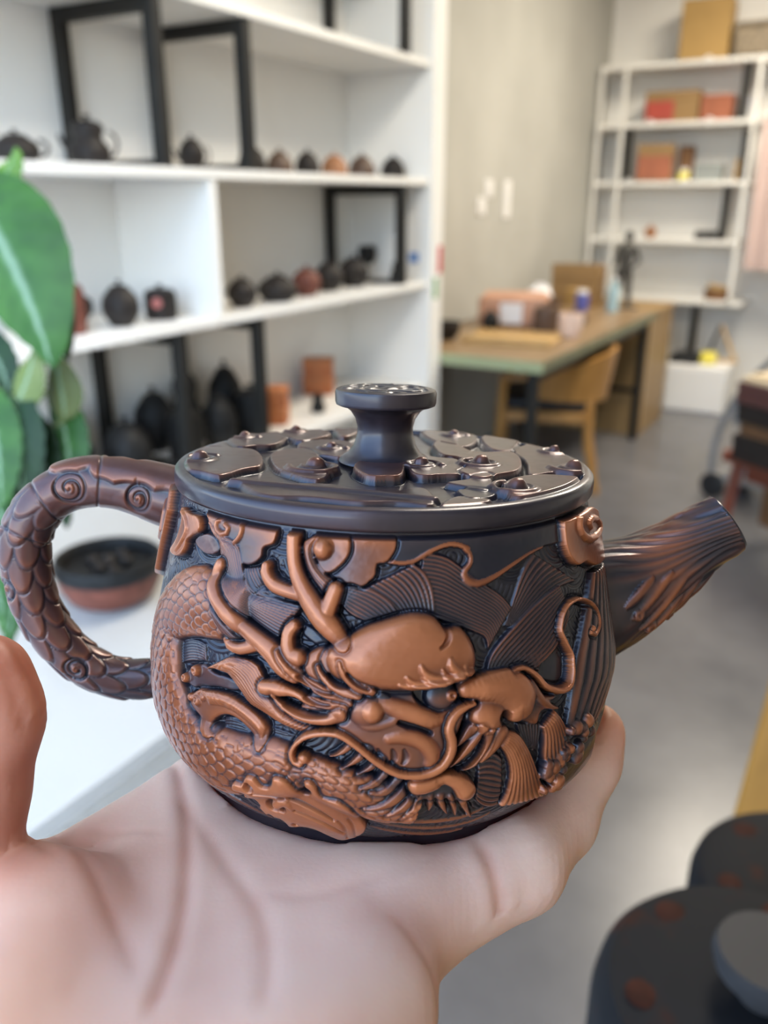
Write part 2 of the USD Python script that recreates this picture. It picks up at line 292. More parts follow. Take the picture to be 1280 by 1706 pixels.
mat('chair_wood', {'g': ('texture_coordinate', {}), 'm': ('mapping', {'scale': (8.0, 8.0, 1.2)}), 'n': ('noise_texture', {'scale': 4.0, 'detail': 5.0}), 'r': ('rgb_ramp', {'ramp': [(.3, (.33, .155, .035)), (.7, (.45, .23, .065))]}),
     'p': ('principled_bsdf', {'roughness': .38})}, [('g.object', 'm.vector'), ('m.vector', 'n.vector'), ('n.fac', 'r.fac'), ('r.color', 'p.base_color')])
plain('black_vinyl', (.012, .012, .013), .45, .1)
t = thing('armchair', 'orange-tan wooden tub armchair with black seat pushed under the work table', 'chair', (-1.375, 4.0, 0), math.radians(18))
a = np.linspace(-1.75, 1.75, 40); hh = np.cos(a / 1.75 * PI / 2)
top = .57 + .115 * hh; bot = .44 + .03 * (1 - hh); rad = .275
def ring(r, z): return np.stack([r * np.cos(a) * (1 + .06 * hh), r * np.sin(a), z], 1)
v = np.stack([ring(rad, bot), ring(rad + .02 * hh + .012, top), ring(rad + .02 * hh - .008, top), ring(rad - .018, bot)], 1).reshape(-1, 3)
f = np.array([[4 * i + k, 4 * i + 4 + k, 4 * i + 4 + (k + 1) % 4, 4 * i + (k + 1) % 4] for i in range(39) for k in range(4)] + [[0, 1, 2, 3], [156 + 3, 156 + 2, 156 + 1, 156]])
bk = trimesh.Trimesh(v, np.vstack([f[:, [0, 1, 2]], f[:, [0, 2, 3]]]), process=False); bk.fix_normals()
obj('backrest', bk, 'chair_wood', t, 40)
for s in (-1, 1):
    obj('arm_rest', box(-.22, -.04, s * .262 - .022, s * .262 + .022, .555, .582, .006), 'chair_wood', t, False)
    obj('leg', tube([(-.23, s * .25, 0), (-.21, s * .255, .30), (-.20, s * .258, .57)], [.016, .021, .021], 8), 'chair_wood', t, 40)
    obj('leg', tube([(.27, s * .22, 0), (.215, s * .19, .22), (.20, s * .175, .46)], [.016, .022, .026], 8), 'chair_wood', t, 40)
    obj('side_rail', box(-.20, .19, s * .225 - .014, s * .225 + .014, .35, .40, .004), 'chair_wood', t, False)
obj('seat_rail', box(-.205, -.18, -.21, .21, .35, .40, .004), 'chair_wood', t, False)
obj('seat', box(-.21, .20, -.205, .205, .4005, .455, .018), 'black_vinyl', t, 50, label='black seat cushion')

# things on the table and counter
TZ = .7502
plain('pinkish_white', (.72, .55, .46), .4, .06); plain('carton', (.26, .155, .06), .75, .08, 6); plain('paper_white', (.75, .74, .76), .6, .02); plain('board_wood', (.47, .30, .12), .45, .12, 9)
plain('blue_plastic', (.09, .10, .34), .4, .05); plain('bottle_blue', (.33, .47, .52), .25, .05); plain('terra_pink', (.48, .26, .17), .55, .1); plain('dark_bronze', (.045, .042, .036), .45, .25, 14)
t = thing('dark_bowl', 'low dark bowl near the left end of the work table', 'bowl', (-1.70, 3.50, TZ))
obj('body', lathe([(0, 0), (.035, 0), (.06, .03), (.068, .075), (.062, .08), (.055, .04), (.03, .01), (0, .008)], 24), 'dark_clay', t, 40); obj('foot', lathe([(0, -.0), (.036, 0), (.038, .006), (0, .006)], 20), 'dark_clay', t, 40)
t = thing('wooden_board', 'pale wooden tray board lying flat on the work table', 'board', (-1.42, 3.60, TZ), .12)
obj('board', box(-.20, .20, -.13, .13, 0, .018, .004), 'board_wood', t, False); obj('lip', cat_([box(-.20, .20, -.13, -.118, .0182, .03), box(-.20, .20, .118, .13, .0182, .03)]), 'board_wood', t, False)
t = thing('clay_lump', 'terracotta-pink block wrapped on the work table behind the dark pot', 'clay block', (-1.62, 4.12, TZ), .3)
obj('body', box(-.17, .17, -.13, .13, 0, .155, .02), 'terra_pink', t, 50); obj('wrap', box(-.06, .05, -.134, -.1305, .02, .12, .004), 'paper_white', t, False)
small_pot('round black pot beside the terracotta-pink block on the work table', -1.63, 3.84, TZ, .042, .10, 'round', 'black_clay', handle=0, cat='pot', name='clay_pot')
small_pot('brown clay jar left of the white cup on the work table', -1.40, 3.98, TZ, .062, .13, 'straight', 'brown_clay', handle=0, cat='jar', name='clay_jar')
t = thing('white_cup', 'pinkish white round cup standing at the middle of the work table', 'cup', (-1.235, 3.86, TZ))
obj('body', lathe([(0, 0), (.038, 0), (.052, .03), (.057, .075), (.054, .105), (.049, .105), (.051, .07), (.03, .008), (0, .006)], 28), 'pinkish_white', t, 40); obj('foot', lathe([(0, 0), (.039, 0), (.04, .006), (0, .006)], 24), 'pinkish_white', t, 40)
t = thing('carton', 'brown cardboard carton on the counter against the grey wall', 'box', (-1.66, 5.28, .7352), .1)
obj('body', box(-.14, .14, -.13, .13, 0, .235, .004), 'carton', t, False); obj('flap', box(-.14, .14, -.135, -.131, .17, .25, .001), 'carton', t, False)
t = thing('crumpled_paper', 'crumpled white paper bag in front of the carton', 'paper', (-1.70, 4.70, TZ))
ic = trimesh.creation.icosphere(3, .085); ic.vertices *= (1 + .35 * (meshkit.noise(ic.vertices * 28) - .5))[:, None] * np.array([1, .9, .8]); ic.vertices[:, 2] -= ic.vertices[:, 2].min()
obj('bag', moved(ic, (0, 0, .0)), 'paper_white', t, False); obj('fold', moved(box(-.03, .03, -.006, .006, 0, .03, .002), (0, 0, .128)), 'paper_white', t, False)
small_pot('small dark jar on the work table beside the crumpled paper', -1.52, 4.42, TZ, .045, .12, 'tall', 'brown_clay', handle=0, cat='jar', name='clay_jar')
small_pot('low brown pot behind the white cup on the work table', -1.33, 4.25, TZ, .055, .08, 'squat', 'brown_clay', handle=0, cat='pot', name='clay_pot')
t = thing('blue_jar', 'small blue jar with lid in front of the carton', 'jar', (-1.50, 4.86, TZ))
obj('body', lathe([(0, 0), (.035, 0), (.038, .01), (.038, .085), (.03, .095), (0, .095)], 20), 'blue_plastic', t, 40); obj('lid', lathe([(0, .0955), (.031, .0955), (.031, .115), (0, .117)], 20), 'white_plastic', t, 40)
t = thing('water_bottle', 'pale blue bottle standing before the dark figure on the work table', 'bottle', (-1.325, 4.87, TZ))
obj('body', lathe([(0, 0), (.030, 0), (.033, .008), (.033, .12), (.014, .16), (.013, .175), (0, .175)], 20), 'bottle_blue', t, 40); obj('cap', lathe([(0, .1755), (.015, .1755), (.015, .195), (0, .196)], 16), 'white_plastic', t, 40)
# a dark standing figure on the counter: a craft ornament with bent arm and spread legs
t = thing('bronze_figure', 'tall dark bronze-coloured standing figure behind the pale blue bottle', 'figurine', (-1.37, 5.22, .7355), .4)
def blob(segs):
    ms = []
    for a_, ra, b_, rb in segs:
        s0 = manifold3d.Manifold.sphere(ra, 16).translate(a_); s1 = manifold3d.Manifold.sphere(rb, 16).translate(b_); ms.append(manifold3d.Manifold.batch_hull([s0, s1]))
    return manifold3d.Manifold.batch_boolean(ms, manifold3d.OpType.Add)
obj('body', blob([((0, 0, .21), .034, (.01, 0, .34), .045), ((.01, 0, .34), .03, (.015, 0, .375), .02), ((.015, 0, .405), .026, (.015, 0, .42), .026), ((-.02, 0, .21), .026, (-.05, 0, .02), .016), ((.025, 0, .21), .026, (.04, 0, .02), .016),
                  ((.055, 0, .34), .016, (.085, 0, .27), .013), ((.085, 0, .27), .013, (.04, -.03, .24), .011), ((-.035, 0, .34), .016, (-.06, -.02, .26), .012), ((-.05, -.01, .012), .014, (-.05, -.03, .012), .010), ((.04, -.01, .012), .014, (.04, -.03, .012), .010)]), 'dark_bronze', t, 40)
obj('base', box(-.09, .09, -.06, .06, 0.0, .01, .003), 'dark_bronze', t, False)

# ================================================================ white pipe-frame rack on the back wall
plain('white_steel', (.82, .80, .755), .4, .02); plain('ring_white', (.86, .85, .83), .3, .01)
rack = thing('storage_rack', 'white open storage rack with ring clips and dark posts against the back wall', 'shelf')
RX0, RX1, RY = -1.90, -.88, 6.20
for z, x1 in ((2.185, -.3), (1.83, RX1), (1.465, RX1), (1.095, -.9), (.70, -.82)):
    obj('shelf_board', box(RX0, x1, RY, 6.49, z - .028, z, .003), 'white_steel', rack, False)
for x in (RX0, -1.74, RX1 - .03): obj('upright', box(x, x + .022, RY - .022, RY - .0005, 0.30 if x == RX0 else .70, 2.185, .002), 'white_steel', rack, False)
for x, z0, z1 in ((-1.005, 1.8305, 2.156), (-1.03, 1.0955, 1.436), (-1.715, 1.4655, 1.80), (-1.14, .35, .671)): obj('post', box(x, x + .045, RY + .02, RY + .07, z0, z1, .003), 'black_metal', rack, False, label='dark post')
for x, z in ((-1.22, 2.19), (-1.55, 1.835), (-1.17, 1.835), (-1.66, 1.47), (-1.28, 1.47)):
    obj('ring_clip', moved(trimesh.creation.torus(.020, .007, 20, 8), (x, RY - .009, z - .014), rotx=PI / 2), 'ring_white', rack, True)
def carton(label, x, y, z, w, d, h, m, rot=0, band=None):
    t = thing('carton', label, 'box', (x, y, z), rot)
    obj('body', box(-w / 2, w / 2, -d / 2, d / 2, 0, h, .004), m, t, False)
    obj('flap', box(-w / 2, w / 2, -d / 2 - .003, -d / 2 - .0002, h * .72, h * .97, .001), m, t, False)
    if band: obj('printed_label', box(band[0] * w, band[1] * w, -d / 2 - .006, -d / 2 - .0032, h * .05, h * .68, .001), band[2], t, False, label='printed side label')
    return t
plain('red_print', (.36, .05, .03), .6, .1, 10); plain('carton_dark', (.17, .08, .03), .75, .1, 6); plain('grey_tin', (.26, .28, .27), .4, .05); plain('mottled', (.24, .19, .13), .7, .4, 40); plain('yellow_wax', (.78, .68, .10), .35, .08)
plain('carton_ochre', (.37, .225, .07), .7, .06, 5); plain('pink_cloth', (.52, .39, .355), .85, .05, 5); plain('carton_red', (.31, .10, .05), .7, .15, 10)
carton('open orange-brown box between the blue jar and the water bottle', -1.60, 5.09, .7352, .12, .075, .11, 'carton_ochre', 0)
carton('large ochre cardboard carton on the topmost board of the rack', -1.27, 6.32, 2.186, .30, .24, .34, 'carton_ochre', .06)
t = thing('wicker_hamper', 'mottled grey-brown woven hamper on the topmost board at the right edge', 'basket', (-.90, 6.33, 2.186))
obj('body', box(-.19, .19, -.12, .12, 0, .17, .02), 'mottled', t, 50); obj('rim', box(-.20, .20, -.13, .13, .1705, .19, .006), 'mottled', t, False)
carton('red-printed cardboard carton on the second rack board, left one', -1.43, 6.33, 1.8305, .34, .22, .185, 'carton', .05, (-.48, .05, 'red_print'))
carton('flat reddish carton on the second rack board beside the red-printed one', -1.145, 6.33, 1.8305, .19, .2, .15, 'carton_red', .0)
carton('small white carton on the second rack board at the right end', -.955, 6.36, 1.8305, .10, .1, .13, 'paper_white', 0, (-.3, .3, 'ring_white'))
carton('brown carton with orange-red print in the framed compartment', -1.52, 6.33, 1.4655, .24, .2, .235, 'carton', .25, (-.48, .45, 'carton_red'))
carton('darker brown carton wedged behind the orange-red printed one', -1.33, 6.425, 1.4655, .09, .10, .225, 'carton_dark', 0.1)
t = thing('yellow_jar', 'bright yellow small jar in the framed compartment', 'jar', (-1.305, 6.26, 1.4655))
obj('body', lathe([(0, 0), (.03, 0), (.035, .01), (.035, .05), (.028, .06), (0, .06)], 20), 'yellow_wax', t, 40); obj('lid', lathe([(0, .0605), (.03, .0605), (.03, .078), (0, .08)], 20), 'paper_white', t, 40)
carton('grey tin box in the framed compartment', -1.15, 6.33, 1.4655, .17, .16, .105, 'grey_tin')
t = thing('leaning_plank', 'dark brown board leaning at the right of the framed compartment', 'board', (-.935, 6.34, 1.466)); obj('board', box(-.03, .03, -.08, .08, 0, .31, .004), 'dark_clay', t, False); obj('edge_strip', box(-.05, -.031, -.085, .03, 0, .13, .003), 'board_wood', t, False, label='pale wood strip')
small_pot('small orange clay pot alone on the fourth rack board', -1.50, 6.32, 1.0955, .042, .085, 'round', 'orange_clay', handle=0, cat='pot', name='clay_pot')
t = thing('black_shoe_brush', 'low black object at the foot of the dark post, fourth rack board', 'brush', (-1.10, 6.28, 1.0955)); obj('body', box(-.09, .06, -.04, .04, 0, .045, .012), 'black_vinyl', t, 50); obj('bristles', box(-.085, .055, -.035, .035, .0455, .055, .002), 'dark_clay', t, False)
t = thing('brown_basket', 'brown basket holding pale papers on the lowest rack board', 'basket', (-1.005, 6.32, .7005))
obj('body', lathe([(0, 0), (.075, 0), (.085, .07), (.08, .07), (.07, .006), (0, .006)], 20), 'carton_dark', t, 40); obj('paper', moved(box(-.06, .06, -.045, .045, 0, .03, .004), (0, 0, .066), .2, .15), 'board_wood', t, False, label='pale folded papers')
t = thing('white_cabinet', 'low white cabinet on the floor below the rack', 'cabinet')
obj('body', box(-1.19, -.80, 5.87, 6.25, 0, .31, .004), 'white_plastic', t, False); obj('door', box(-1.185, -.805, 5.858, 5.8695, .012, .30, .003), 'white_plastic', t, False)
carton('dark purple flat tray on the white cabinet', -1.10, 6.05, .3105, .18, .25, .05, 'black_vinyl')
t = thing('yellow_packet', 'yellow packet leaning on the white cabinet', 'packet', (-.95, 5.99, .3105)); obj('body', box(-.05, .05, -.03, .03, 0, .07, .012), 'yellow_wax', t, 50); obj('seal', box(-.05, .05, -.004, .004, .0702, .084, .001), 'yellow_wax', t, False)
t = thing('triangular_stand', 'brown triangular wooden easel stand on the white cabinet', 'stand', (-.92, 6.12, .3105))
obj('bar', tube([(-.07, 0, 0), (.0, 0, .24)], .012, 6), 'dark_bronze', t, 40); obj('bar', tube([(.13, 0, 0), (.0, 0.03, .24)], .012, 6), 'board_wood', t, 40); obj('bar', box(-.06, .12, -.008, .008, .0, .02), 'board_wood', t, False)
t = thing('hanging_cloth', 'pink cloth hanging at the right side of the rack', 'cloth')
nx, nz = 30, 12; xs = np.linspace(-.83, -.45, nx); zs = np.linspace(.92, 1.83, nz); Xg, Zg = np.meshgrid(xs, zs); Yg = 6.13 + .02 * np.sin(Xg * 55)
v = np.concatenate([np.stack([Xg, Yg, Zg], -1).reshape(-1, 3), np.stack([Xg, Yg + .006, Zg], -1).reshape(-1, 3)]); f = grid_faces(nz, nx); f2 = f[:, ::-1] + nx * nz
e = np.r_[np.arange(nx), np.arange(nx * 2 - 1, nx * nz, nx), np.arange(nx * nz - 2, nx * (nz - 1) - 1, -1), np.arange(nx * (nz - 2), 0, -nx)]
e2 = np.roll(e, -1); sk = np.stack([e, e + nx * nz, e2 + nx * nz, e2], 1)
fa = np.vstack([f, f2, sk]); cl = trimesh.Trimesh(v, np.vstack([fa[:, [0, 1, 2]], fa[:, [0, 2, 3]]]), process=False); cl.fix_normals()
obj('cloth', cl, 'pink_cloth', t, 60); obj('rod', tube([(-.86, 6.133, 1.84), (-.42, 6.133, 1.84)], .009, 8), 'white_steel', t, 40)

# ================================================================ red low table with stacked boxes, grey trolley
mat('red_wood', {'g': ('texture_coordinate', {}), 'm': ('mapping', {'scale': (1.0, 8.0, 8.0)}), 'n': ('noise_texture', {'scale': 4.0, 'detail': 5.0}), 'r': ('rgb_ramp', {'ramp': [(.3, (.15, .035, .018)), (.7, (.22, .060, .032))]}),
     'p': ('principled_bsdf', {'roughness': .32})}, [('g.object', 'm.vector'), ('m.vector', 'n.vector'), ('n.fac', 'r.fac'), ('r.color', 'p.base_color')])
t = thing('red_table', 'low reddish-brown wooden table on the concrete floor at the right', 'table', (-.06, 3.50, 0), math.radians(-35))
obj('table_top', box(-.33, .42, -.22, .42, .36, .405, .006), 'red_wood', t, False)
for x in (-.30, .36):
    for y in (-.19, .36): obj('leg', tube([(x + .02, y + .02, 0.3595), (x + (-.0 if x < 0 else .05), y + (-.01 if y < 0 else .05), 0)], [.032, .028], 4), 'red_wood', t, 20)
obj('apron', box(-.25, .34, -.16, -.135, .29, .3595, .002), 'red_wood', t, False); obj('drawer', box(-.18, .26, -.13, .2, .12, .3595, .004), 'carton_dark', t, False)
plain('dark_wine', (.075, .028, .024), .5, .1); plain('brown_lacquer', (.13, .065, .03), .4, .15); plain('beige_board', (.58, .46, .30), .6, .05)
for lab, z, h, m, dx in (('dark brown lacquer box, lowest of the stack on the red table', .4052, .10, 'dark_clay', 0), ('brown box second from the bottom of the stack on the red table', .5055, .05, 'brown_lacquer', .02),
                         ('dark brown box in the middle of the stack on the red table', .5558, .07, 'dark_clay', .0), ('wine-red box under the beige board, near the top of the stack', .6261, .08, 'dark_wine', -.01)):
    carton(lab, -.135 + dx, 3.42, z, .42, .36, h, m, math.radians(-35))
t = thing('beige_board', 'pale beige board lying on top of the stacked boxes', 'board', (-.125, 3.42, .7064), math.radians(-35)); obj('board', box(-.22, .22, -.18, .18, 0, .02, .003), 'beige_board', t, False); obj('sheet', box(-.2, .2, -.16, .16, .0202, .032, .002), 'beige_board', t, False)
plain('grey_metal', (.23, .23, .23), .35, .1)
t = thing('grey_trolley', 'grey metal trolley frame with bent handle behind the stacked boxes', 'trolley', (-.48, 4.25, 0), math.radians(-20))
for s in (-.12, .12): obj('frame_tube', tube(spline([(-.05, s, .06), (-.04, s, .35), (.05, s, .55), (.22, s, .75)], 14), .016, 8), 'grey_metal', t, True)
obj('handle', tube([(.22, -.12, .75), (.22, .12, .75)], .016, 8), 'grey_metal', t, True); obj('plate', box(-.05, .26, -.14, .14, .09, .115, .004), 'grey_metal', t, False)
for s in (-.15, .15): obj('wheel', moved(lathe([(0, -.016), (.05, -.016), (.06, -.01), (.06, .01), (.05, .016), (0, .016)], 24), (-.03, s, .06), rotx=PI / 2), 'black_vinyl', t, 40)
obj('motor', moved(lathe([(0, 0), (.07, 0), (.085, .02), (.085, .2), (.06, .23), (0, .24)], 24), (.10, 0, .116)), 'grey_metal', t, 40)
obj('tool_box', box(.0, .22, -.12, .12, .36, .50, .01), 'grey_metal', t, False)

# ================================================================ white table at the window with bowl, plant; yellow bench with jars
plain('white_top', (.49, .49, .475), .28, .015, 4)
t = thing('white_table', 'white laminate table under the plant at the left edge', 'table')
obj('table_top', box(-1.50, -.69, -.35, 1.32, .69, .72, .004), 'white_top', t, False)
obj('side_panel', box(-1.48, -1.45, -.3, 1.28, 0, .6895, .003), 'white_laminate', t, False)
obj('side_panel', box(-.78, -.75, -.3, 1.28, 0, .6895, .003), 'white_laminate', t, False)
t = thing('planter_bowl', 'round brown clay bowl with black rim and dark inside, seen through the teapot handle', 'bowl', (-1.035, .875, .7202))
obj('body', lathe([(0, 0), (.050, 0), (.070, .012), (.082, .036), (.085, .054), (.078, .056), (.0, .048)], 48), 'red_clay', t, 40)
rim = obj('rim', lathe([(.074, .0565), (.0852, .0545), (.0885, .060), (.0885, .072), (.085, .079), (.080, .080), (.076, .075), (.074, .060)], 48), 'black_clay', t, 40, label='black rolled rim')
obj('inner_tray', lathe([(0, .0565), (.0735, .0565), (.0735, .0585), (0, .058)], 40), 'black_clay', t, 40)
for k in range(7):
    obj('pebble', moved(trimesh.creation.icosphere(1, .011), (.04 * math.cos(k * 2.4) * (k / 6) ** .5, .04 * math.sin(k * 2.4) * (k / 6) ** .5, .066), scale=(1, 1, .7)), 'dark_clay', t, True)
mat('bench_wood', {'g': ('texture_coordinate', {}), 'm': ('mapping', {'scale': (7.0, .9, 7.0)}), 'n': ('noise_texture', {'scale': 4.0, 'detail': 6.0}), 'r': ('rgb_ramp', {'ramp': [(.3, (.20, .11, .018)), (.7, (.28, .16, .032))]}),
     'k': ('voronoi_texture', {'scale': 3.2}), 'kr': ('rgb_ramp', {'ramp': [(.0, (.35, .3, .25)), (.06, (1, 1, 1))]}), 'x': ('mix_color', {'blend_type': 'multiply', 'fac': 1.0}), 'p': ('principled_bsdf', {'roughness': .6, 'specular_ior_level': .2})},
    [('g.object', 'm.vector'), ('m.vector', 'n.vector'), ('n.fac', 'r.fac'), ('g.object', 'k.vector'), ('k.distance', 'kr.fac'), ('r.color', 'x.a'), ('kr.color', 'x.b'), ('x.result', 'p.base_color')])
t = thing('yellow_bench', 'yellow-brown wooden bench under the black jars at the lower right', 'bench')
obj('bench_top', box(-.06, .42, .15, 1.75, .44, .48, .005), 'bench_wood', t, False)
for x in (-.02, .32):
    for y in (.22, 1.6): obj('leg', box(x, x + .06, y, y + .06, 0, .4395, .004), 'bench_wood', t, False)
mat('black_glaze', {'g': ('texture_coordinate', {}), 'n': ('noise_texture', {'scale': 26.0, 'detail': 3.0}), 'r': ('rgb_ramp', {'ramp': [(.60, (.010, .010, .011)), (.72, (.026, .009, .006))]}), 'p': ('principled_bsdf', {'roughness': .65, 'specular_ior_level': .10})},
    [('g.object', 'n.vector'), ('n.fac', 'r.fac'), ('r.color', 'p.base_color')])
plain('grey_disc', (.030, .028, .028), .5, .1, specular_ior_level=.15)
def big_jar(label, x, y, h, r):
    t = thing('lidded_jar', label, 'jar', (x, y, .4802))
    obj('body', lathe([(0, 0), (r * .86, 0), (r * .95, .012), (r * .985, h * .3), (r * .985, h * .72), (0, h * .72)], 56), 'black_glaze', t, 40)
    lid = obj('lid', lathe([(0, h * .7205), (r * .985, h * .7205), (r, h * .74), (r, h * .90), (r * .97, h * .955), (r * .90, h * .985), (r * .6, h), (0, h)], 56), 'black_glaze', t, 40)
    obj('knob', lathe([(0, h + .0002), (r * .16, h + .0002), (r * .15, h + .012), (r * .30, h + .022), (r * .325, h + .032), (r * .30, h + .040), (0, h + .040)], 40), 'grey_disc', lid, 40, label='grey disc knob')
    for k in range(6):
        a_ = 2.6 + k * PI / 3; obj('petal_mark', moved(lathe([(0, 0), (.013, 0), (.009, .0012), (0, .0015)], 10), (r * .72 * math.cos(a_), r * .72 * math.sin(a_), h * .994), scale=(1, 1, 1)), 'petal_red', lid, 40, label='dull red painted flower')
    return t
plain('petal_red', (.034, .010, .006), .65, .3, 60, specular_ior_level=.08)
big_jar('nearest black glazed jar with grey disc knob, its lid filling the bottom right corner', .012, .515, .342, .117)
big_jar('black glazed lidded jar standing behind the nearer one, half out of frame', .045, .775, .24, .118)

LEAVES = [([[-0.911, 0.631, 1.379], [-0.859, 0.625, 1.324], [-0.81, 0.615, 1.263], [-0.786, 0.613, 1.211], [-0.782, 0.618, 1.174]], 0.064, 0, (0.25, -1, 0.35)), ([[-0.929, 0.646, 1.352], [-0.892, 0.669, 1.326], [-0.851, 0.676, 1.273], [-0.823, 0.67, 1.221], [-0.803, 0.656, 1.175]], 0.024, 1, (0.75, -0.8, 0.1)), ([[-0.944, 0.67, 1.342], [-0.925, 0.685, 1.365], [-0.91, 0.696, 1.384], [-0.911, 0.711, 1.407]], 0.022, 2, (0.1, -1, 0.3)), ([[-0.847, 0.605, 1.118], [-0.837, 0.617, 1.145], [-0.83, 0.625, 1.168], [-0.834, 0.638, 1.19]], 0.021, 3, (0.2, -1, 0.25)), ([[-0.818, 0.653, 1.104], [-0.821, 0.657, 1.132], [-0.825, 0.659, 1.156], [-0.833, 0.665, 1.179]], 0.023, 4, (0.3, -1, 0.1)), ([[-0.867, 0.616, 1.142], [-0.838, 0.605, 1.119], [-0.823, 0.594, 1.088], [-0.819, 0.585, 1.048], [-0.82, 0.577, 1.014]], 0.026, 1, (0.2, -1, 0.25)), ([[-0.858, 0.667, 1.133], [-0.832, 0.659, 1.108], [-0.81, 0.646, 1.077], [-0.801, 0.637, 1.044], [-0.806, 0.631, 1.007]], 0.026, 5, (0.2, -1, 0.2)), ([[-0.864, 0.641, 1.108], [-0.84, 0.632, 1.084], [-0.828, 0.622, 1.044], [-0.83, 0.611, 0.993]], 0.02, 1, (0.2, -1, 0.25)), ([[-0.883, 0.598, 1.15], [-0.856, 0.586, 1.114], [-0.835, 0.57, 1.064], [-0.83, 0.56, 1.017]], 0.028, 0, (0.2, -1, 0.25)), ([[-0.873, 0.571, 1.043], [-0.84, 0.565, 1.014], [-0.816, 0.554, 0.97], [-0.809, 0.541, 0.916], [-0.813, 0.529, 0.866]], 0.026, 5, (0.3, -1, 0.2)), ([[-0.891, 0.554, 0.97], [-0.857, 0.548, 0.941], [-0.828, 0.538, 0.905], [-0.821, 0.532, 0.854]], 0.024, 0, (0.2, -1, 0.25)), ([[-0.902, 0.643, 1.049], [-0.87, 0.641, 1.031], [-0.845, 0.644, 1.003], [-0.833, 0.647, 0.965]], 0.022, 1, (0.2, -1, 0.25)), ([[-0.93, 0.617, 1.199], [-0.894, 0.621, 1.188], [-0.869, 0.618, 1.162], [-0.862, 0.611, 1.122]], 0.022, 1, (0.2, -1, 0.25))]
PLANT_BASE = [-1.2, 0.697, 0.72]

# ================================================================ potted plant on the white table
plant = thing('potted_plant', 'leafy green potted plant with broad drooping leaves at the left edge of the white table', 'plant')
plain('planter_grey', (.30, .30, .29), .5, .1)
bx, by, bz = PLANT_BASE
obj('planter', moved(lathe([(0, 0), (.06, 0), (.085, .12), (.09, .125), (.082, .125), (.076, .105), (0, .105)], 32), (bx, by, bz)), 'planter_grey', plant, 40)
TONES = [((.055, .17, .035), (.10, .28, .05)), ((.018, .055, .018), (.03, .085, .022)), ((.20, .42, .05), (.30, .52, .09)), ((.26, .34, .09), (.36, .44, .14)), ((.20, .24, .06), (.28, .32, .09)), ((.03, .12, .02), (.06, .20, .03))]
for i_, (c1, c2) in enumerate(TONES):
    c1, c2 = [tuple(.50 * q for q in c) for c in (c1, c2)]
    mat('leaf_green_%s' % 'abcdef'[i_], {'at': ('attribute', {'attribute': 'rib'}), 'g': ('texture_coordinate', {}), 'n': ('noise_texture', {'scale': 30.0, 'detail': 3.0}), 'r': ('rgb_ramp', {'ramp': [(.3, c1), (.7, c2)]}),
        'x': ('mix_color', {'b': (.27, .38, .25)}), 'd': ('principled_bsdf', {'roughness': .42, 'specular_ior_level': .28}), 't': ('translucent_bsdf', {}), 'mx': ('mix_closure', {'fac': .14})},
        [('g.object', 'n.vector'), ('n.fac', 'r.fac'), ('r.color', 'x.a'), ('at.fac', 'x.fac'), ('x.result', 'd.base_color'), ('x.result', 't.color'), ('d.BSDF', 'mx.closure1'), ('t.BSDF', 'mx.closure2')], surface='mx.closure')
root = np.array([bx, by, bz + .10])
for pts, wd, tone, face in LEAVES:
    c = spline(pts, 28); t = np.gradient(c, axis=0); t /= np.linalg.norm(t, axis=1, keepdims=True)
    face = np.array(face, float); face = face / np.linalg.norm(face); side = np.cross(t, face); side /= np.linalg.norm(side, axis=1, keepdims=True); nrm_ = np.cross(side, t)
    s_ = np.linspace(0, 1, 28); wp = wd * np.sin(PI * np.clip(s_, .0, 1) ** .8) ** .75 + .0008; cr = np.linspace(-1, 1, 15)
    v = c[:, None] + side[:, None] * (wp[:, None] * cr[None])[..., None] + nrm_[:, None] * (-.30 * wp[:, None] * np.abs(cr[None]) ** 1.5 + .0016 * np.cos(s_[:, None] * 55 - np.abs(cr[None]) * 9))[..., None]
    v = v.reshape(-1, 3); f = grid_faces(28, 15); n = vnormals(v, f); n2 = np.repeat(nrm_, 15, 0); n = np.where((n * n2).sum(1, keepdims=True) < 0, -n, n); th_ = .0005
    e = np.r_[np.arange(15), np.arange(29, 420, 15), np.arange(418, 404, -1), np.arange(390, 0, -15)]; e2 = np.roll(e, -1); N_ = len(v)
    allv = np.vstack([v + n * th_, v - n * th_]); allf = np.vstack([f, f[:, ::-1] + N_, np.stack([e, e + N_, e2 + N_, e2], 1)])
    rib = np.tile(np.exp(-(cr / .07) ** 2), 28) * .8
    lf = raw('leaf', allv, allf, np.vstack([n, -n]), 'leaf_green_%s' % 'abcdef'[tone], plant, {'rib': np.r_[rib, rib]})
    obj('stem', tube(spline([root, root * .45 + c[0] * .55 + np.array([0, 0, .03]), c[0]], 12), .0028, 7), 'leaf_green_d', lf, True)

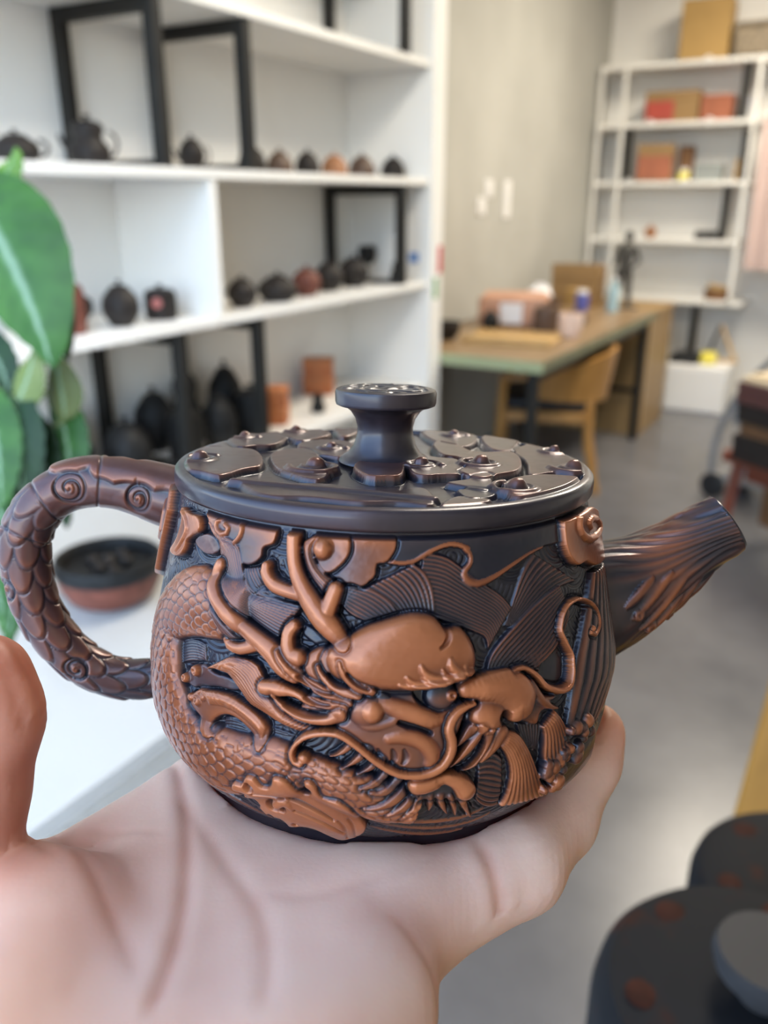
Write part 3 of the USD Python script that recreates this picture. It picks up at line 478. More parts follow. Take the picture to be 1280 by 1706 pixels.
import json
RELIEF = json.loads('''[["fan","wave",[[771,6343,905,6332,1035,6316,1162,6286,1281,6243,1391,6180,1496,6107,1598,6032,1702,5953,1805,5876,1913,5799,2027,5725,2141,5652,2258,5575,2371,5495,2476,5406,2565,5305,2645,5198],[707,5223,797,5203,887,5182,976,5160,1065,5135,1154,5106,1242,5075,1332,5041,1419,5008,1508,4972,1599,4935,1688,4898,1778,4858,1869,4815,1958,4772,2017,4705,2041,4613,2045,4510]],{"n":15,"z":0.55,"amp":0.35}],
["fan","wave",[[605,6146,668,6118,725,6082,775,6042,819,5998,857,5951,890,5900,917,5847,940,5792,960,5733,974,5675,986,5615,994,5556,1000,5495,1004,5435,1006,5376,1007,5317,1006,5262],[-364,5713,-321,5692,-278,5671,-235,5651,-191,5631,-146,5611,-102,5590,-58,5570,-14,5548,29,5526,70,5501,111,5476,149,5450,187,5420,221,5389,254,5355,284,5317,311,5279]],{"n":10,"z":0.75,"amp":0.35}],
["fan","wave",[[-744,5744,-674,5748,-602,5750,-530,5746,-459,5740,-387,5730,-317,5717,-248,5699,-180,5678,-115,5653,-51,5624,9,5589,67,5552,121,5510,172,5466,218,5416,260,5362,298,5303],[-810,5439,-791,5406,-770,5377,-747,5348,-721,5323,-695,5297,-666,5275,-636,5253,-605,5234,-572,5215,-539,5199,-505,5183,-469,5170,-434,5157,-398,5147,-362,5136,-326,5126,-289,5120]],{"n":8,"z":0.95,"amp":0.35}],
["fan","wave",[[3313,6124,3234,6060,3159,5995,3092,5928,3032,5858,2978,5786,2927,5713,2877,5639,2833,5563,2790,5488,2748,5412,2707,5336,2669,5258,2627,5183,2585,5108,2542,5034,2495,4962,2449,4890],[4796,5282,4571,5311,4380,5321,4201,5323,4041,5312,3897,5293,3760,5268,3632,5237,3511,5202,3395,5164,3284,5124,3178,5081,3076,5037,2975,4995,2873,4954,2775,4914,2676,4877,2576,4844]],{"n":9,"z":0.35,"amp":0.35}],
["fan","wave",[[4050,5368,3843,5339,3657,5300,3483,5255,3325,5200,3175,5140,3036,5076,2903,5009,2778,4937,2655,4866,2538,4792,2427,4715,2319,4637,2220,4553,2127,4465,2052,4368,2000,4257,1963,4136],[4292,4811,4236,4716,4173,4626,4099,4543,4020,4462,3934,4386,3841,4314,3741,4248,3638,4187,3527,4132,3412,4083,3296,4039,3181,3999,3067,3962,2952,3927,2837,3896,2725,3867,2611,3843]],{"n":12,"z":0.8,"amp":0.35}],
["fan","wave",[[2034,4335,2100,4337,2166,4338,2235,4337,2301,4337,2371,4335,2440,4333,2513,4328,2582,4325,2655,4319,2731,4311,2805,4304,2881,4295,2958,4286,3038,4274,3119,4262,3203,4247,3283,4234],[2047,4075,2109,4081,2168,4087,2230,4090,2294,4088,2356,4087,2420,4082,2485,4075,2550,4067,2614,4057,2679,4045,2746,4029,2813,4011,2884,3989,2951,3968,3021,3942,3092,3915,3165,3884]],{"n":5,"z":0.7,"amp":0.35}],
["fan","wave",[[-1578,4988,-1537,4983,-1496,4976,-1456,4969,-1417,4960,-1379,4950,-1341,4939,-1305,4925,-1268,4912,-1234,4895,-1199,4880,-1166,4861,-1133,4842,-1101,4821,-1069,4801,-1039,4778,-1010,4752,-981,4726],[-1474,4774,-1448,4758,-1420,4744,-1393,4728,-1367,4713,-1340,4697,-1314,4682,-1286,4669,-1260,4654,-1233,4639,-1206,4624,-1180,4609,-1153,4595,-1127,4580,-1100,4566,-1073,4552,-1047,4538,-1020,4524]],{"n":7,"z":0.6,"amp":0.35}],
["fan","wave_stream",[[5527,5287,5344,5120,5178,4952,5020,4785,4872,4618,4736,4449,4605,4280,4478,4112,4348,3948,4231,3781,4132,3609,4054,3427,3990,3240,3933,3049,3877,2855,3811,2665,3733,2482,3655,2298],[7039,5088,7046,4866,7047,4645,7038,4426,7023,4208,7076,3962,7086,3731,7049,3517,6979,3317,6871,3134,6771,2948,6546,2820,6152,2778,5884,2684,5652,2578,5430,2472,5200,2377,4966,2291]],{"n":7,"z":1.2,"amp":0.5}],
["fan","wave_stream",[[3463,3088,3524,3021,3586,2949,3641,2875,3697,2797,3746,2718,3789,2639,3829,2559,3862,2479,3888,2401,3907,2323,3922,2246,3927,2173,3925,2103,3915,2035,3894,1974,3870,1914,3838,1858],[3131,2841,3160,2781,3176,2719,3186,2652,3191,2580,3190,2507,3188,2433,3181,2360,3182,2283,3182,2210,3192,2134,3207,2062,3234,1990,3275,1918,3331,1849,3411,1777,3516,1705,3653,1630]],{"n":8,"z":1.5,"amp":0.3,"wear":0.25}],
["fan","wave_stream",[[2317,2998,2428,2957,2526,2907,2609,2835,2673,2744,2732,2648,2789,2551,2844,2451,2895,2349,2945,2244,2995,2136,3040,2029,3091,1916,3156,1792,3240,1655,3344,1504,3486,1336,3679,1141],[2090,2764,2165,2700,2230,2634,2287,2560,2335,2476,2373,2387,2405,2298,2428,2211,2440,2125,2442,2042,2442,1955,2435,1871,2429,1781,2421,1688,2408,1595,2387,1510,2361,1430,2323,1359]],{"n":9,"z":1.3,"amp":0.28,"wear":0.45}],
["fan","wave",[[1789,2512,1816,2538,1844,2561,1873,2577,1900,2593,1929,2602,1957,2608,1985,2611,2013,2609,2040,2605,2070,2594,2099,2579,2127,2562,2158,2537,2186,2512,2216,2481,2246,2446,2275,2407],[1795,1628,1825,1588,1857,1549,1889,1514,1921,1480,1952,1452,1984,1426,2016,1402,2049,1381,2080,1365,2112,1352,2144,1341,2175,1335,2206,1332,2235,1334,2264,1339,2295,1346,2323,1359]],{"n":10,"z":0.6,"amp":0.35}],
["fan","wave",[[2561,3053,2571,3015,2584,2974,2597,2934,2612,2894,2627,2855,2643,2816,2660,2777,2680,2737,2701,2696,2720,2659,2743,2619,2766,2580,2793,2539,2818,2500,2847,2460,2877,2420,2907,2380],[3165,2889,3168,2851,3167,2816,3168,2779,3165,2744,3161,2709,3157,2675,3148,2643,3142,2609,3132,2578,3122,2547,3110,2516,3098,2486,3081,2458,3067,2428,3049,2401,3031,2374,3011,2347]],{"n":8,"z":0.5,"amp":0.35}],
["fan","wave",[[-4584,3949,-4534,3980,-4480,4011,-4430,4038,-4379,4063,-4332,4083,-4280,4103,-4232,4119,-4184,4133,-4136,4144,-4088,4153,-4039,4160,-3994,4163,-3949,4164,-3903,4163,-3858,4159,-3812,4154,-3766,4146],[-4440,3536,-4391,3567,-4341,3596,-4291,3624,-4241,3649,-4194,3670,-4143,3692,-4095,3710,-4048,3726,-4003,3738,-3955,3750,-3906,3760,-3861,3766,-3816,3771,-3771,3774,-3725,3775,-3679,3774,-3633,3771]],{"n":8,"z":0.35,"amp":0.35}],
["fan","wave",[[-3030,2951,-2976,2972,-2926,2989,-2877,3003,-2831,3012,-2786,3019,-2742,3023,-2701,3023,-2664,3018,-2625,3014,-2589,3004,-2555,2993,-2523,2976,-2490,2960,-2460,2939,-2434,2914,-2405,2888,-2380,2858],[-3021,2341,-2971,2335,-2919,2334,-2871,2334,-2823,2336,-2776,2341,-2727,2352,-2681,2362,-2636,2375,-2591,2390,-2547,2409,-2504,2429,-2461,2453,-2419,2478,-2377,2507,-2336,2538,-2296,2571,-2259,2604]],{"n":11,"z":0.3,"amp":0.35}],
["fan","wave",[[-2034,3029,-1996,3027,-1958,3025,-1923,3020,-1885,3018,-1850,3013,-1814,3007,-1777,3004,-1742,2998,-1707,2992,-1672,2986,-1637,2979,-1602,2973,-1569,2963,-1535,2956,-1500,2949,-1467,2938,-1433,2931],[-2112,2616,-2073,2617,-2035,2620,-1996,2624,-1958,2629,-1920,2635,-1882,2642,-1845,2650,-1808,2659,-1771,2669,-1734,2680,-1697,2692,-1660,2705,-1626,2717,-1590,2732,-1554,2748,-1518,2765,-1484,2781]],{"n":7,"z":0.35,"amp":0.35}],
["plate","collar",[-52,6145,111,6172,330,6161,605,6197,886,6340,1173,6443,1469,6453,1736,6374,1527,6449,1747,6297,1785,6142,1625,5978,1647,5824,1947,5747,2203,5797,2508,5904,2837,6018,3232,6136,3670,6189,4388,6161,4593,6488,4153,6755,3213,6803,2124,6808,1203,6784,629,6785,323,6774],{"z":0.9,"dome":0.0,"w":0.4,"wear":-0.1}],
["tube","collar_edge",[-106,6139,25,-19,6166,32,69,6181,39,159,6183,42,249,6169,45,339,6161,47,429,6164,48,519,6173,49,609,6199,49,693,6236,49,769,6280,49,847,6322,49,929,6359,49,1015,6391,49,1103,6421,49,1194,6448,49,1289,6464,49,1388,6466,49,1484,6459,49,1581,6430,49,1674,6394,49,1720,6375,49,1661,6362,49,1746,6294,49,1775,6215,50,1767,6128,51,1719,6059,54,1648,6001,57,1613,5922,65,1643,5841,72,1717,5781,76,1813,5743,75,1914,5732,74,2014,5742,70,2111,5761,67,2209,5789,64,2305,5821,60,2403,5853,56,2497,5889,53,2595,5925,50,2693,5962,49,2795,5998,47,2898,6033,46,3005,6067,44,3118,6099,42,3231,6131,41,3354,6155,38,3485,6172,34,3625,6182,29],{"z":0.8,"k":0.75,"wear":0.35}],
["plate","cloud",[-4484,6613,-4483,6642,-4448,6668,-4373,6694,-4274,6717,-4161,6736,-4038,6751,-3910,6762,-3779,6770,-3656,6774,-3539,6775,-3429,6775,-3333,6773,-3246,6770,-3170,6767,-3098,6764,-3028,6763,-2963,6763,-2897,6764,-2827,6768,-2759,6771,-2690,6773,-2620,6775,-2551,6773,-2485,6767,-2422,6755,-2360,6737,-2306,6712,-2265,6678,-2234,6640,-2222,6594,-2219,6544,-2225,6491,-2236,6436,-2253,6385,-2279,6341,-2323,6305,-2384,6280,-2451,6256,-2500,6228,-2521,6188,-2523,6136,-2526,6083,-2547,6033,-2581,5990,-2630,5950,-2685,5914,-2747,5882,-2814,5856,-2879,5843,-2945,5845,-3013,5859,-3069,5888,-3114,5927,-3145,5973,-3177,6018,-3206,6064,-3242,6102,-3292,6129,-3354,6146,-3430,6153,-3512,6158,-3599,6163,-3679,6177,-3751,6198,-3817,6226,-3880,6258,-3936,6293,-3989,6329,-4038,6367,-4091,6403,-4147,6441,-4216,6478,-4298,6514,-4375,6549,-4442,6582],{"z":1.35,"dome":0.0,"w":0.5,"wear":0.15}],
["tube","cloud_curl",[-3253,6221,48,-3165,6299,53,-3108,6388,55,-3085,6483,55,-3112,6567,55,-3192,6637,55,-3323,6690,54,-3468,6702,50,-3614,6678,47,-3747,6620,47,-3855,6519,51,-3868,6430,55,-3796,6356,55,-3651,6309,55,-3506,6356,55,-3468,6451,48,-3591,6497,48],{"z":1.5,"k":1.0,"wear":0.3}],
["plate","cloud",[-5457,6509,-5352,6514,-5203,6503,-5044,6490,-4890,6487,-4750,6495,-4634,6500,-4538,6492,-4472,6463,-4427,6417,-4397,6364,-4386,6307,-4392,6252,-4427,6198,-4492,6148,-4580,6101,-4685,6054,-4777,6006,-4844,5954,-4875,5901,-4887,5845,-4903,5784,-4933,5719,-4995,5651,-5084,5586,-5210,5527,-5362,5485,-5534,5465,-5700,5465,-5796,5491,-5800,5543,-5740,5612,-5650,5689,-5559,5767,-5496,5837,-5451,5902,-5424,5962,-5403,6020,-5387,6074,-5371,6127,-5356,6183,-5360,6240,-5384,6302,-5430,6367,-5474,6429,-5496,6478],{"z":2.0,"dome":0.0,"w":0.5,"wear":0.35}],
["tube","cloud_curl",[-5305,5632,48,-5173,5754,48,-5068,5871,48,-4980,5986,48,-4924,6097,48,-4916,6202,48,-4988,6295,48,-5111,6370,48,-5308,6423,48],{"z":2.1,"k":1.0,"wear":0.4}],
["plate","cloud",[-4675,5984,-4648,6037,-4579,6094,-4484,6147,-4368,6193,-4252,6226,-4144,6243,-4042,6244,-3950,6232,-3871,6207,-3800,6173,-3743,6131,-3706,6081,-3684,6030,-3699,5978,-3743,5931,-3818,5889,-3911,5854,-4013,5830,-4114,5817,-4213,5816,-4306,5826,-4405,5844,-4504,5868,-4589,5900,-4652,5938],{"z":1.1,"dome":0.0,"w":0.5,"wear":0.1}],
["plate","cloud",[-1708,6775,-1719,6786,-1710,6793,-1686,6797,-1644,6800,-1592,6799,-1526,6798,-1454,6795,-1374,6792,-1291,6788,-1205,6784,-1119,6781,-1033,6780,-950,6781,-871,6785,-796,6789,-725,6795,-656,6802,-591,6809,-528,6817,-468,6825,-411,6832,-356,6838,-303,6844,-252,6848,-204,6849,-157,6848,-112,6845,-68,6838,-26,6829,15,6814,54,6796,93,6773,130,6744,167,6710,202,6671,231,6630,253,6584,262,6536,261,6489,251,6441,234,6394,213,6351,186,6310,156,6270,122,6231,85,6195,40,6169,-13,6156,-71,6153,-112,6139,-127,6101,-128,6047,-130,5992,-144,5943,-170,5903,-204,5865,-243,5831,-284,5795,-327,5761,-370,5738,-417,5731,-466,5738,-516,5756,-569,5771,-623,5777,-678,5772,-731,5766,-781,5768,-828,5784,-873,5809,-918,5839,-964,5866,-1011,5891,-1057,5915,-1104,5938,-1147,5964,-1187,5996,-1225,6029,-1259,6067,-1289,6109,-1317,6151,-1341,6194,-1359,6240,-1372,6288,-1377,6336,-1374,6387,-1371,6436,-1368,6487,-1373,6534,-1389,6579,-1421,6620,-1468,6656,-1523,6688,-1579,6717,-1633,6740,-1678,6760],{"z":1.35,"dome":0.0,"w":0.4,"wear":0.25}],
["plate","cloud_curl",[-1370,6422,-1362,6471,-1346,6518,-1322,6564,-1290,6608,-1252,6647,-1208,6681,-1157,6713,-1104,6737,-1049,6752,-991,6760,-936,6757,-881,6746,-829,6727,-781,6701,-740,6668,-705,6629,-677,6587,-657,6541,-644,6493,-638,6445,-640,6394,-648,6346,-663,6299,-683,6253,-708,6211,-737,6172,-770,6134,-808,6096,-848,6059,-892,6019,-939,5983,-986,5955,-1035,5936,-1084,5931,-1133,5944,-1178,5973,-1218,6011,-1251,6052,-1278,6095,-1300,6138,-1317,6184,-1333,6231,-1349,6278,-1361,6326,-1369,6374],{"z":1.9,"dome":0.0,"w":0.4,"wear":0.3}],
["dot","cloud_curl",[-1190,6362,192],{"z":1.7,"k":0.9,"wear":0.35}],
["tube","cloud_curl",[-1338,6199,27,-1233,6191,33,-1139,6219,34,-1057,6271,34,-1001,6351,34,-1011,6445,34,-1059,6511,34,-1161,6551,31],{"z":1.8,"k":1.0,"wear":0.3}],
["plate","cloud",[4437,6767,4378,6732,4345,6688,4311,6640,4282,6590,4270,6535,4260,6479,4252,6423,4249,6367,4247,6313,4246,6259,4246,6207,4251,6154,4258,6103,4272,6050,4287,5998,4314,5943,4349,5886,4398,5824,4460,5758,4541,5695,4632,5646,4744,5616,4866,5614,5000,5618,5135,5600,5266,5544,5413,5478,5592,5413,5800,5357,6045,5309,6342,5266,6781,5193,7118,5156,7106,5223,7098,5291,7088,5359,7087,5424,7085,5487,7082,5549,7084,5609,7085,5668,7081,5729,7083,5790,7085,5852,7083,5916,7086,5981,7085,6048,7083,6112,7089,6171,7093,6224,6968,6299,6441,6452,6123,6546,5847,6622,5598,6681,5340,6735,5118,6772,4932,6795,4772,6805,4635,6804,4521,6791],{"z":2.3,"dome":0.0,"w":0.45,"wear":0.55}],
["tube","cloud_curl",[4929,6541,75,4862,6447,74,4853,6348,75,4909,6240,78,5044,6127,82,5310,6024,83,5670,5985,81,6020,5991,78,6330,6021,74,6381,6123,71,6042,6303,66,5641,6384,61,5390,6345,62,5484,6231,55],{"z":2.5,"k":1.0,"wear":0.55}],
["plate","cloud",[-6800,6630,-6500,6200,-6700,5700,-7000,5200,-7300,4600,-7600,4400,-7900,4600,-8000,5200,-7900,6000,-7800,6630],{"z":2.6,"w":0.5,"wear":0.3}],
["tube","cloud_curl",[-7500,6200,70,-7200,6000,80,-7150,5600,80,-7400,5350,80,-7650,5500,80,-7600,5800,70,-7430,5800,60],{"z":2.6,"k":0.9,"wear":0.35}],
["tube","dragon_body",[-2639,5001,591,-2812,4999,600,-2992,4993,610,-3181,4985,622,-3380,4972,637,-3589,4957,655,-3811,4943,679,-4052,4924,701,-4305,4861,704,-4572,4750,698,-4809,4614,682,-4999,4452,670,-5138,4271,681,-5204,4103,699,-5198,3952,698,-5171,3806,691,-5127,3667,678,-5073,3531,665,-5003,3401,644,-4938,3270,627,-4921,3122,660,-4894,2977,701,-4832,2845,724,-4735,2730,722,-4623,2627,711,-4511,2525,704,-4390,2429,685,-4257,2344,660,-4117,2267,641,-3972,2199,631,-3818,2148,632,-3665,2109,647,-3515,2076,670,-3367,2047,695,-3215,2030,714,-3050,2031,714,-2876,2051,695,-2704,2081,671,-2532,2120,639,-2369,2163,620,-2213,2205,611,-2064,2240,608,-1919,2262,603,-1779,2262,578,-1644,2283,492,-1512,2312,405,-1381,2311,376,-1255,2285,378,-1132,2252,387,-1012,2210,396,-895,2161,411,-776,2116,422,-657,2073,429,-536,2031,434,-416,1987,440,-296,1940,450,-175,1890,461,-52,1842,466,72,1801,461,198,1767,448,324,1738,432,452,1708,416,580,1678,403,709,1649,387],{"z":0.6,"k":0.5,"hmax":2.7,"scales":1,"flat":1,"wear":0.33}],
["fan","mane_lock",[[-4243,6505,-4110,6366,-3952,6244,-3737,6155,-3661,6008,-3601,5855,-3528,5707,-3443,5564,-3327,5435,-3198,5313,-3064,5196,-2923,5091,-2769,4997,-2608,4914,-2444,4842,-2281,4776,-2122,4711,-1959,4655],[-4211,6497,-4001,6397,-3780,6321,-3541,6284,-3310,6246,-3124,6163,-3051,6022,-2987,5878,-2926,5735,-2868,5590,-2755,5462,-2580,5396,-2388,5380,-2205,5371,-2024,5362,-1847,5351,-1676,5338,-1507,5324]],{"n":12,"z":1.15,"amp":0.35,"wear":0.1,"over":0.35}],
["fan","mane_lock",[[-2938,5811,-2932,5778,-2925,5746,-2913,5715,-2904,5684,-2890,5655,-2874,5626,-2855,5600,-2837,5573,-2815,5548,-2795,5522,-2771,5498,-2745,5475,-2719,5452,-2688,5432,-2659,5411,-2626,5392,-2592,5374],[-2531,5891,-2513,5875,-2495,5859,-2474,5844,-2457,5828,-2440,5811,-2424,5794,-2408,5777,-2393,5760,-2377,5743,-2363,5725,-2349,5707,-2335,5689,-2321,5671,-2308,5652,-2299,5632,-2286,5613,-2277,5592]],{"n":7,"z":0.8,"amp":0.35,"over":0.35}],
["fan","mane_lock",[[-2546,5402,-2509,5446,-2468,5485,-2422,5520,-2373,5549,-2318,5575,-2261,5596,-2204,5610,-2144,5621,-2087,5626,-2029,5626,-1971,5621,-1918,5610,-1866,5594,-1817,5574,-1771,5549,-1730,5517,-1696,5479],[-2542,5369,-2479,5360,-2417,5355,-2352,5354,-2292,5353,-2230,5355,-2167,5358,-2108,5360,-2046,5365,-1986,5368,-1927,5370,-1868,5372,-1812,5370,-1753,5368,-1698,5361,-1643,5352,-1588,5339,-1535,5322]],{"n":6,"z":0.95,"amp":0.35,"over":0.35}],
["fan","mane_lock",[[-1213,6778,-1283,6702,-1355,6633,-1426,6568,-1513,6521,-1601,6464,-1636,6378,-1630,6287,-1604,6200,-1574,6117,-1542,6034,-1501,5952,-1451,5875,-1399,5801,-1342,5731,-1280,5663,-1214,5600,-1145,5538],[-1184,6741,-1235,6676,-1276,6611,-1311,6544,-1341,6474,-1362,6402,-1371,6331,-1364,6260,-1342,6189,-1305,6121,-1257,6060,-1203,6008,-1146,5958,-1084,5914,-1014,5876,-947,5837,-917,5781,-962,5704]],{"n":6,"z":1.6,"amp":0.25,"wear":0.15,"over":0.35}],
["fan","mane_lock",[[-3501,5031,-3481,4992,-3464,4951,-3442,4913,-3420,4875,-3397,4837,-3370,4802,-3346,4765,-3317,4731,-3292,4695,-3262,4661,-3231,4628,-3200,4596,-3168,4564,-3136,4532,-3099,4503,-3065,4473,-3031,4443],[-3365,4982,-3334,4949,-3302,4917,-3269,4885,-3233,4856,-3200,4825,-3167,4795,-3130,4767,-3096,4737,-3058,4710,-3023,4682,-2985,4656,-2950,4629,-2911,4604,-2875,4578,-2838,4552,-2798,4528,-2761,4503]],{"n":4,"z":1.5,"amp":0.25,"over":0.35}],
["plate","wave_crest",[-4248,3430,-4209,3486,-4143,3543,-4066,3599,-3987,3652,-3906,3702,-3829,3743,-3755,3771,-3681,3785,-3615,3779,-3549,3762,-3485,3743,-3424,3724,-3360,3717,-3299,3715,-3236,3719,-3168,3727,-3098,3734,-3024,3737,-2942,3736,-2858,3728,-2782,3711,-2712,3691,-2658,3665,-2624,3636,-2617,3604,-2637,3571,-2686,3538,-2752,3508,-2824,3484,-2895,3469,-2961,3461,-3026,3458,-3090,3457,-3157,3453,-3219,3448,-3285,3435,-3350,3416,-3420,3389,-3493,3357,-3567,3326,-3645,3294,-3725,3268,-3810,3247,-3894,3233,-3975,3229,-4053,3235,-4126,3253,-4188,3284,-4231,3327,-4254,3376],{"z":0.9,"dome":0.0,"w":0.7,"wear":0.2,"over":0.2}],
["fan","mane_lock",[[-3174,4008,-3004,4119,-2822,4175,-2636,4185,-2460,4164,-2312,4106,-2217,3994,-2136,3878,-2040,3771,-1945,3664,-1851,3558,-1761,3450,-1655,3361,-1514,3317,-1367,3286,-1228,3251,-1092,3217,-954,3191],[-3581,3732,-3367,3781,-3168,3799,-2977,3792,-2835,3717,-2713,3627,-2597,3533,-2489,3434,-2363,3356,-2214,3316,-2072,3270,-1936,3216,-1801,3164,-1663,3123,-1522,3093,-1382,3068,-1242,3049,-1101,3039]],{"n":11,"z":1.5,"amp":0.32,"wear":0.25,"over":0.35}],
["plate","wave_crest",[-3864,3161,-3805,3223,-3740,3274,-3666,3315,-3593,3339,-3518,3351,-3445,3355,-3372,3358,-3299,3366,-3231,3377,-3159,3392,-3092,3406,-3028,3417,-2965,3426,-2902,3430,-2843,3427,-2784,3419,-2729,3406,-2672,3393,-2618,3377,-2567,3358,-2514,3342,-2463,3324,-2413,3307,-2364,3290,-2315,3272,-2266,3253,-2221,3231,-2176,3206,-2132,3178,-2092,3146,-2056,3112,-2027,3073,-2003,3033,-1990,2986,-1985,2934,-1988,2879,-2002,2814,-2022,2744,-2051,2674,-2083,2614,-2117,2576,-2150,2567,-2181,2589,-2212,2632,-2241,2686,-2270,2738,-2306,2778,-2343,2812,-2380,2841,-2418,2869,-2460,2894,-2502,2921,-2545,2947,-2590,2972,-2639,2993,-2693,3009,-2749,3022,-2810,3026,-2874,3023,-2937,3012,-3002,2989,-3067,2955,-3126,2913,-3184,2859,-3239,2794,-3281,2724,-3292,2663,-3255,2624,-3188,2602,-3136,2583,-3143,2552,-3215,2510,-3303,2481,-3370,2482,-3421,2506,-3463,2543,-3494,2590,-3525,2637,-3556,2681,-3591,2719,-3628,2754,-3679,2779,-3732,2802,-3790,2823,-3844,2849,-3890,2882,-3929,2922,-3945,2974,-3939,3033,-3908,3098],{"z":1.5,"dome":0.0,"w":0.8,"wear":0.45,"over":0.2}],
["fan","wave_crest",[[-3582,3315,-3458,3351,-3336,3382,-3220,3403,-3109,3415,-3001,3419,-2898,3416,-2799,3407,-2701,3394,-2610,3372,-2521,3347,-2434,3320,-2355,3285,-2279,3247,-2207,3203,-2142,3153,-2086,3093,-2034,3029],[-3326,3115,-3224,3147,-3127,3171,-3034,3186,-2946,3192,-2864,3185,-2781,3176,-2705,3159,-2633,3136,-2563,3110,-2494,3082,-2429,3051,-2368,3016,-2309,2979,-2255,2936,-2205,2889,-2158,2839,-2116,2784]],{"n":7,"z":1.6,"amp":0.25,"wear":0.3,"over":0.2}],
["dot","foam",[-3876,3084,89],{"z":1.3,"k":1.0,"wear":0.3}],
["dot","foam",[-3680,3075,109],{"z":1.3,"k":1.0,"wear":0.3}],
["dot","foam",[-3733,2706,62],{"z":1.3,"k":1.0,"wear":0.3}],
["dot","foam",[-3181,2462,75],{"z":1.3,"k":1.0,"wear":0.3}],
["dot","foam",[-4134,3369,96],{"z":1.3,"k":1.0,"wear":0.3}],
["dot","foam",[-3834,3612,116],{"z":1.3,"k":1.0,"wear":0.3}],
["dot","foam",[-3040,2511,55],{"z":1.3,"k":1.0,"wear":0.3}],
["dot","foam",[-3528,3190,82],{"z":1.3,"k":1.0,"wear":0.3}],
["dot","hole",[-3705,3095,48],{"z":-0.3,"k":1.0,"carve":1}],
["dot","hole",[-3844,3589,62],{"z":-0.3,"k":1.0,"carve":1}],
["dot","hole",[-4143,3375,41],{"z":-0.3,"k":1.0,"carve":1}],
["dot","hole",[-3111,2722,116],{"z":-0.3,"k":1.0,"carve":1}],
["plate","dragon_head",[-1287,4545,-1238,4577,-1186,4607,-1136,4628,-1088,4643,-1041,4651,-999,4647,-960,4634,-924,4615,-892,4585,-861,4551,-832,4512,-806,4468,-779,4423,-754,4374,-729,4324,-702,4276,-675,4231,-646,4187,-615,4147,-581,4115,-544,4085,-505,4064,-464,4044,-420,4031,-374,4023,-326,4015,-277,4013,-228,4011,-176,4012,-124,4017,-72,4020,-19,4025,34,4031,87,4036,139,4039,191,4044,242,4048,292,4048,340,4046,387,4044,434,4039,480,4032,525,4023,571,4014,617,4003,663,3992,711,3978,759,3965,810,3950,862,3934,917,3919,973,3903,1031,3887,1090,3868,1148,3851,1206,3829,1262,3807,1313,3784,1362,3758,1406,3728,1444,3698,1474,3665,1496,3630,1511,3589,1514,3548,1511,3502,1497,3457,1481,3408,1463,3359,1444,3310,1426,3262,1409,3216,1392,3170,1376,3124,1361,3077,1347,3029,1331,2982,1316,2934,1299,2886,1282,2838,1262,2793,1242,2745,1221,2699,1198,2653,1171,2612,1143,2572,1113,2532,1079,2497,1042,2467,1003,2437,963,2409,920,2387,876,2368,830,2352,784,2339,737,2329,689,2323,642,2320,594,2320,545,2325,498,2331,450,2340,403,2353,356,2366,310,2382,264,2402,220,2421,176,2442,133,2467,91,2491,50,2516,10,2542,-30,2569,-70,2597,-109,2629,-148,2658,-186,2687,-225,2715,-264,2745,-303,2775,-342,2805,-382,2833,-421,2863,-461,2890,-499,2921,-537,2951,-574,2981,-609,3015,-642,3049,-673,3086,-702,3124,-728,3166,-753,3207,-778,3248,-805,3288,-834,3326,-869,3358,-910,3386,-958,3409,-1013,3423,-1073,3433,-1136,3438,-1198,3443,-1259,3444,-1315,3446,-1362,3452,-1400,3460,-1425,3475,-1434,3497,-1429,3526,-1407,3564,-1377,3606,-1343,3653,-1307,3701,-1274,3751,-1250,3800,-1237,3848,-1240,3893,-1255,3937,-1281,3978,-1314,4019,-1353,4056,-1393,4093,-1429,4133,-1461,4172,-1485,4211,-1497,4252,-1496,4294,-1482,4337,-1457,4382,-1423,4425,-1382,4469,-1337,4507],{"z":2.3,"dome":0.5,"w":1.3,"wear":0.42}],
["plate","brow",[-1075,4450,-1066,4496,-1049,4541,-1025,4585,-994,4627,-958,4668,-919,4704,-877,4737,-833,4764,-788,4790,-743,4811,-699,4832,-654,4855,-610,4881,-567,4906,-525,4931,-482,4958,-440,4985,-397,5011,-353,5036,-309,5058,-264,5081,-218,5099,-171,5118,-123,5134,-76,5149,-27,5163,21,5177,69,5192,118,5207,166,5222,214,5237,263,5249,312,5263,361,5273,410,5284,460,5291,511,5297,562,5300,614,5301,666,5297,719,5293,771,5286,823,5274,874,5257,921,5237,966,5209,1007,5174,1043,5132,1076,5091,1111,5053,1150,5024,1195,5010,1247,5008,1301,5013,1358,5016,1412,5012,1462,4996,1506,4969,1546,4931,1580,4888,1610,4841,1638,4793,1662,4745,1684,4697,1701,4652,1716,4605,1730,4556,1740,4508,1747,4458,1750,4408,1752,4356,1748,4306,1740,4257,1726,4210,1704,4167,1676,4128,1640,4094,1598,4067,1553,4041,1505,4023,1457,4007,1406,3997,1355,3991,1305,3986,1253,3985,1203,3983,1153,3980,1102,3979,1052,3975,1003,3970,955,3962,905,3957,856,3951,809,3944,760,3939,712,3933,664,3928,615,3927,566,3924,518,3922,470,3921,421,3921,373,3919,325,3920,276,3921,228,3921,180,3923,131,3923,83,3924,35,3925,-13,3927,-61,3929,-108,3931,-156,3933,-203,3937,-249,3940,-296,3942,-343,3948,-390,3953,-437,3959,-484,3970,-532,3981,-580,3994,-629,4011,-679,4031,-729,4053,-779,4079,-828,4105,-875,4136,-918,4169,-958,4204,-994,4241,-1025,4279,-1048,4321,-1065,4363,-1074,4406],{"z":2.2,"dome":3.4,"w":1.6,"soft":3.2,"wear":0.55}],
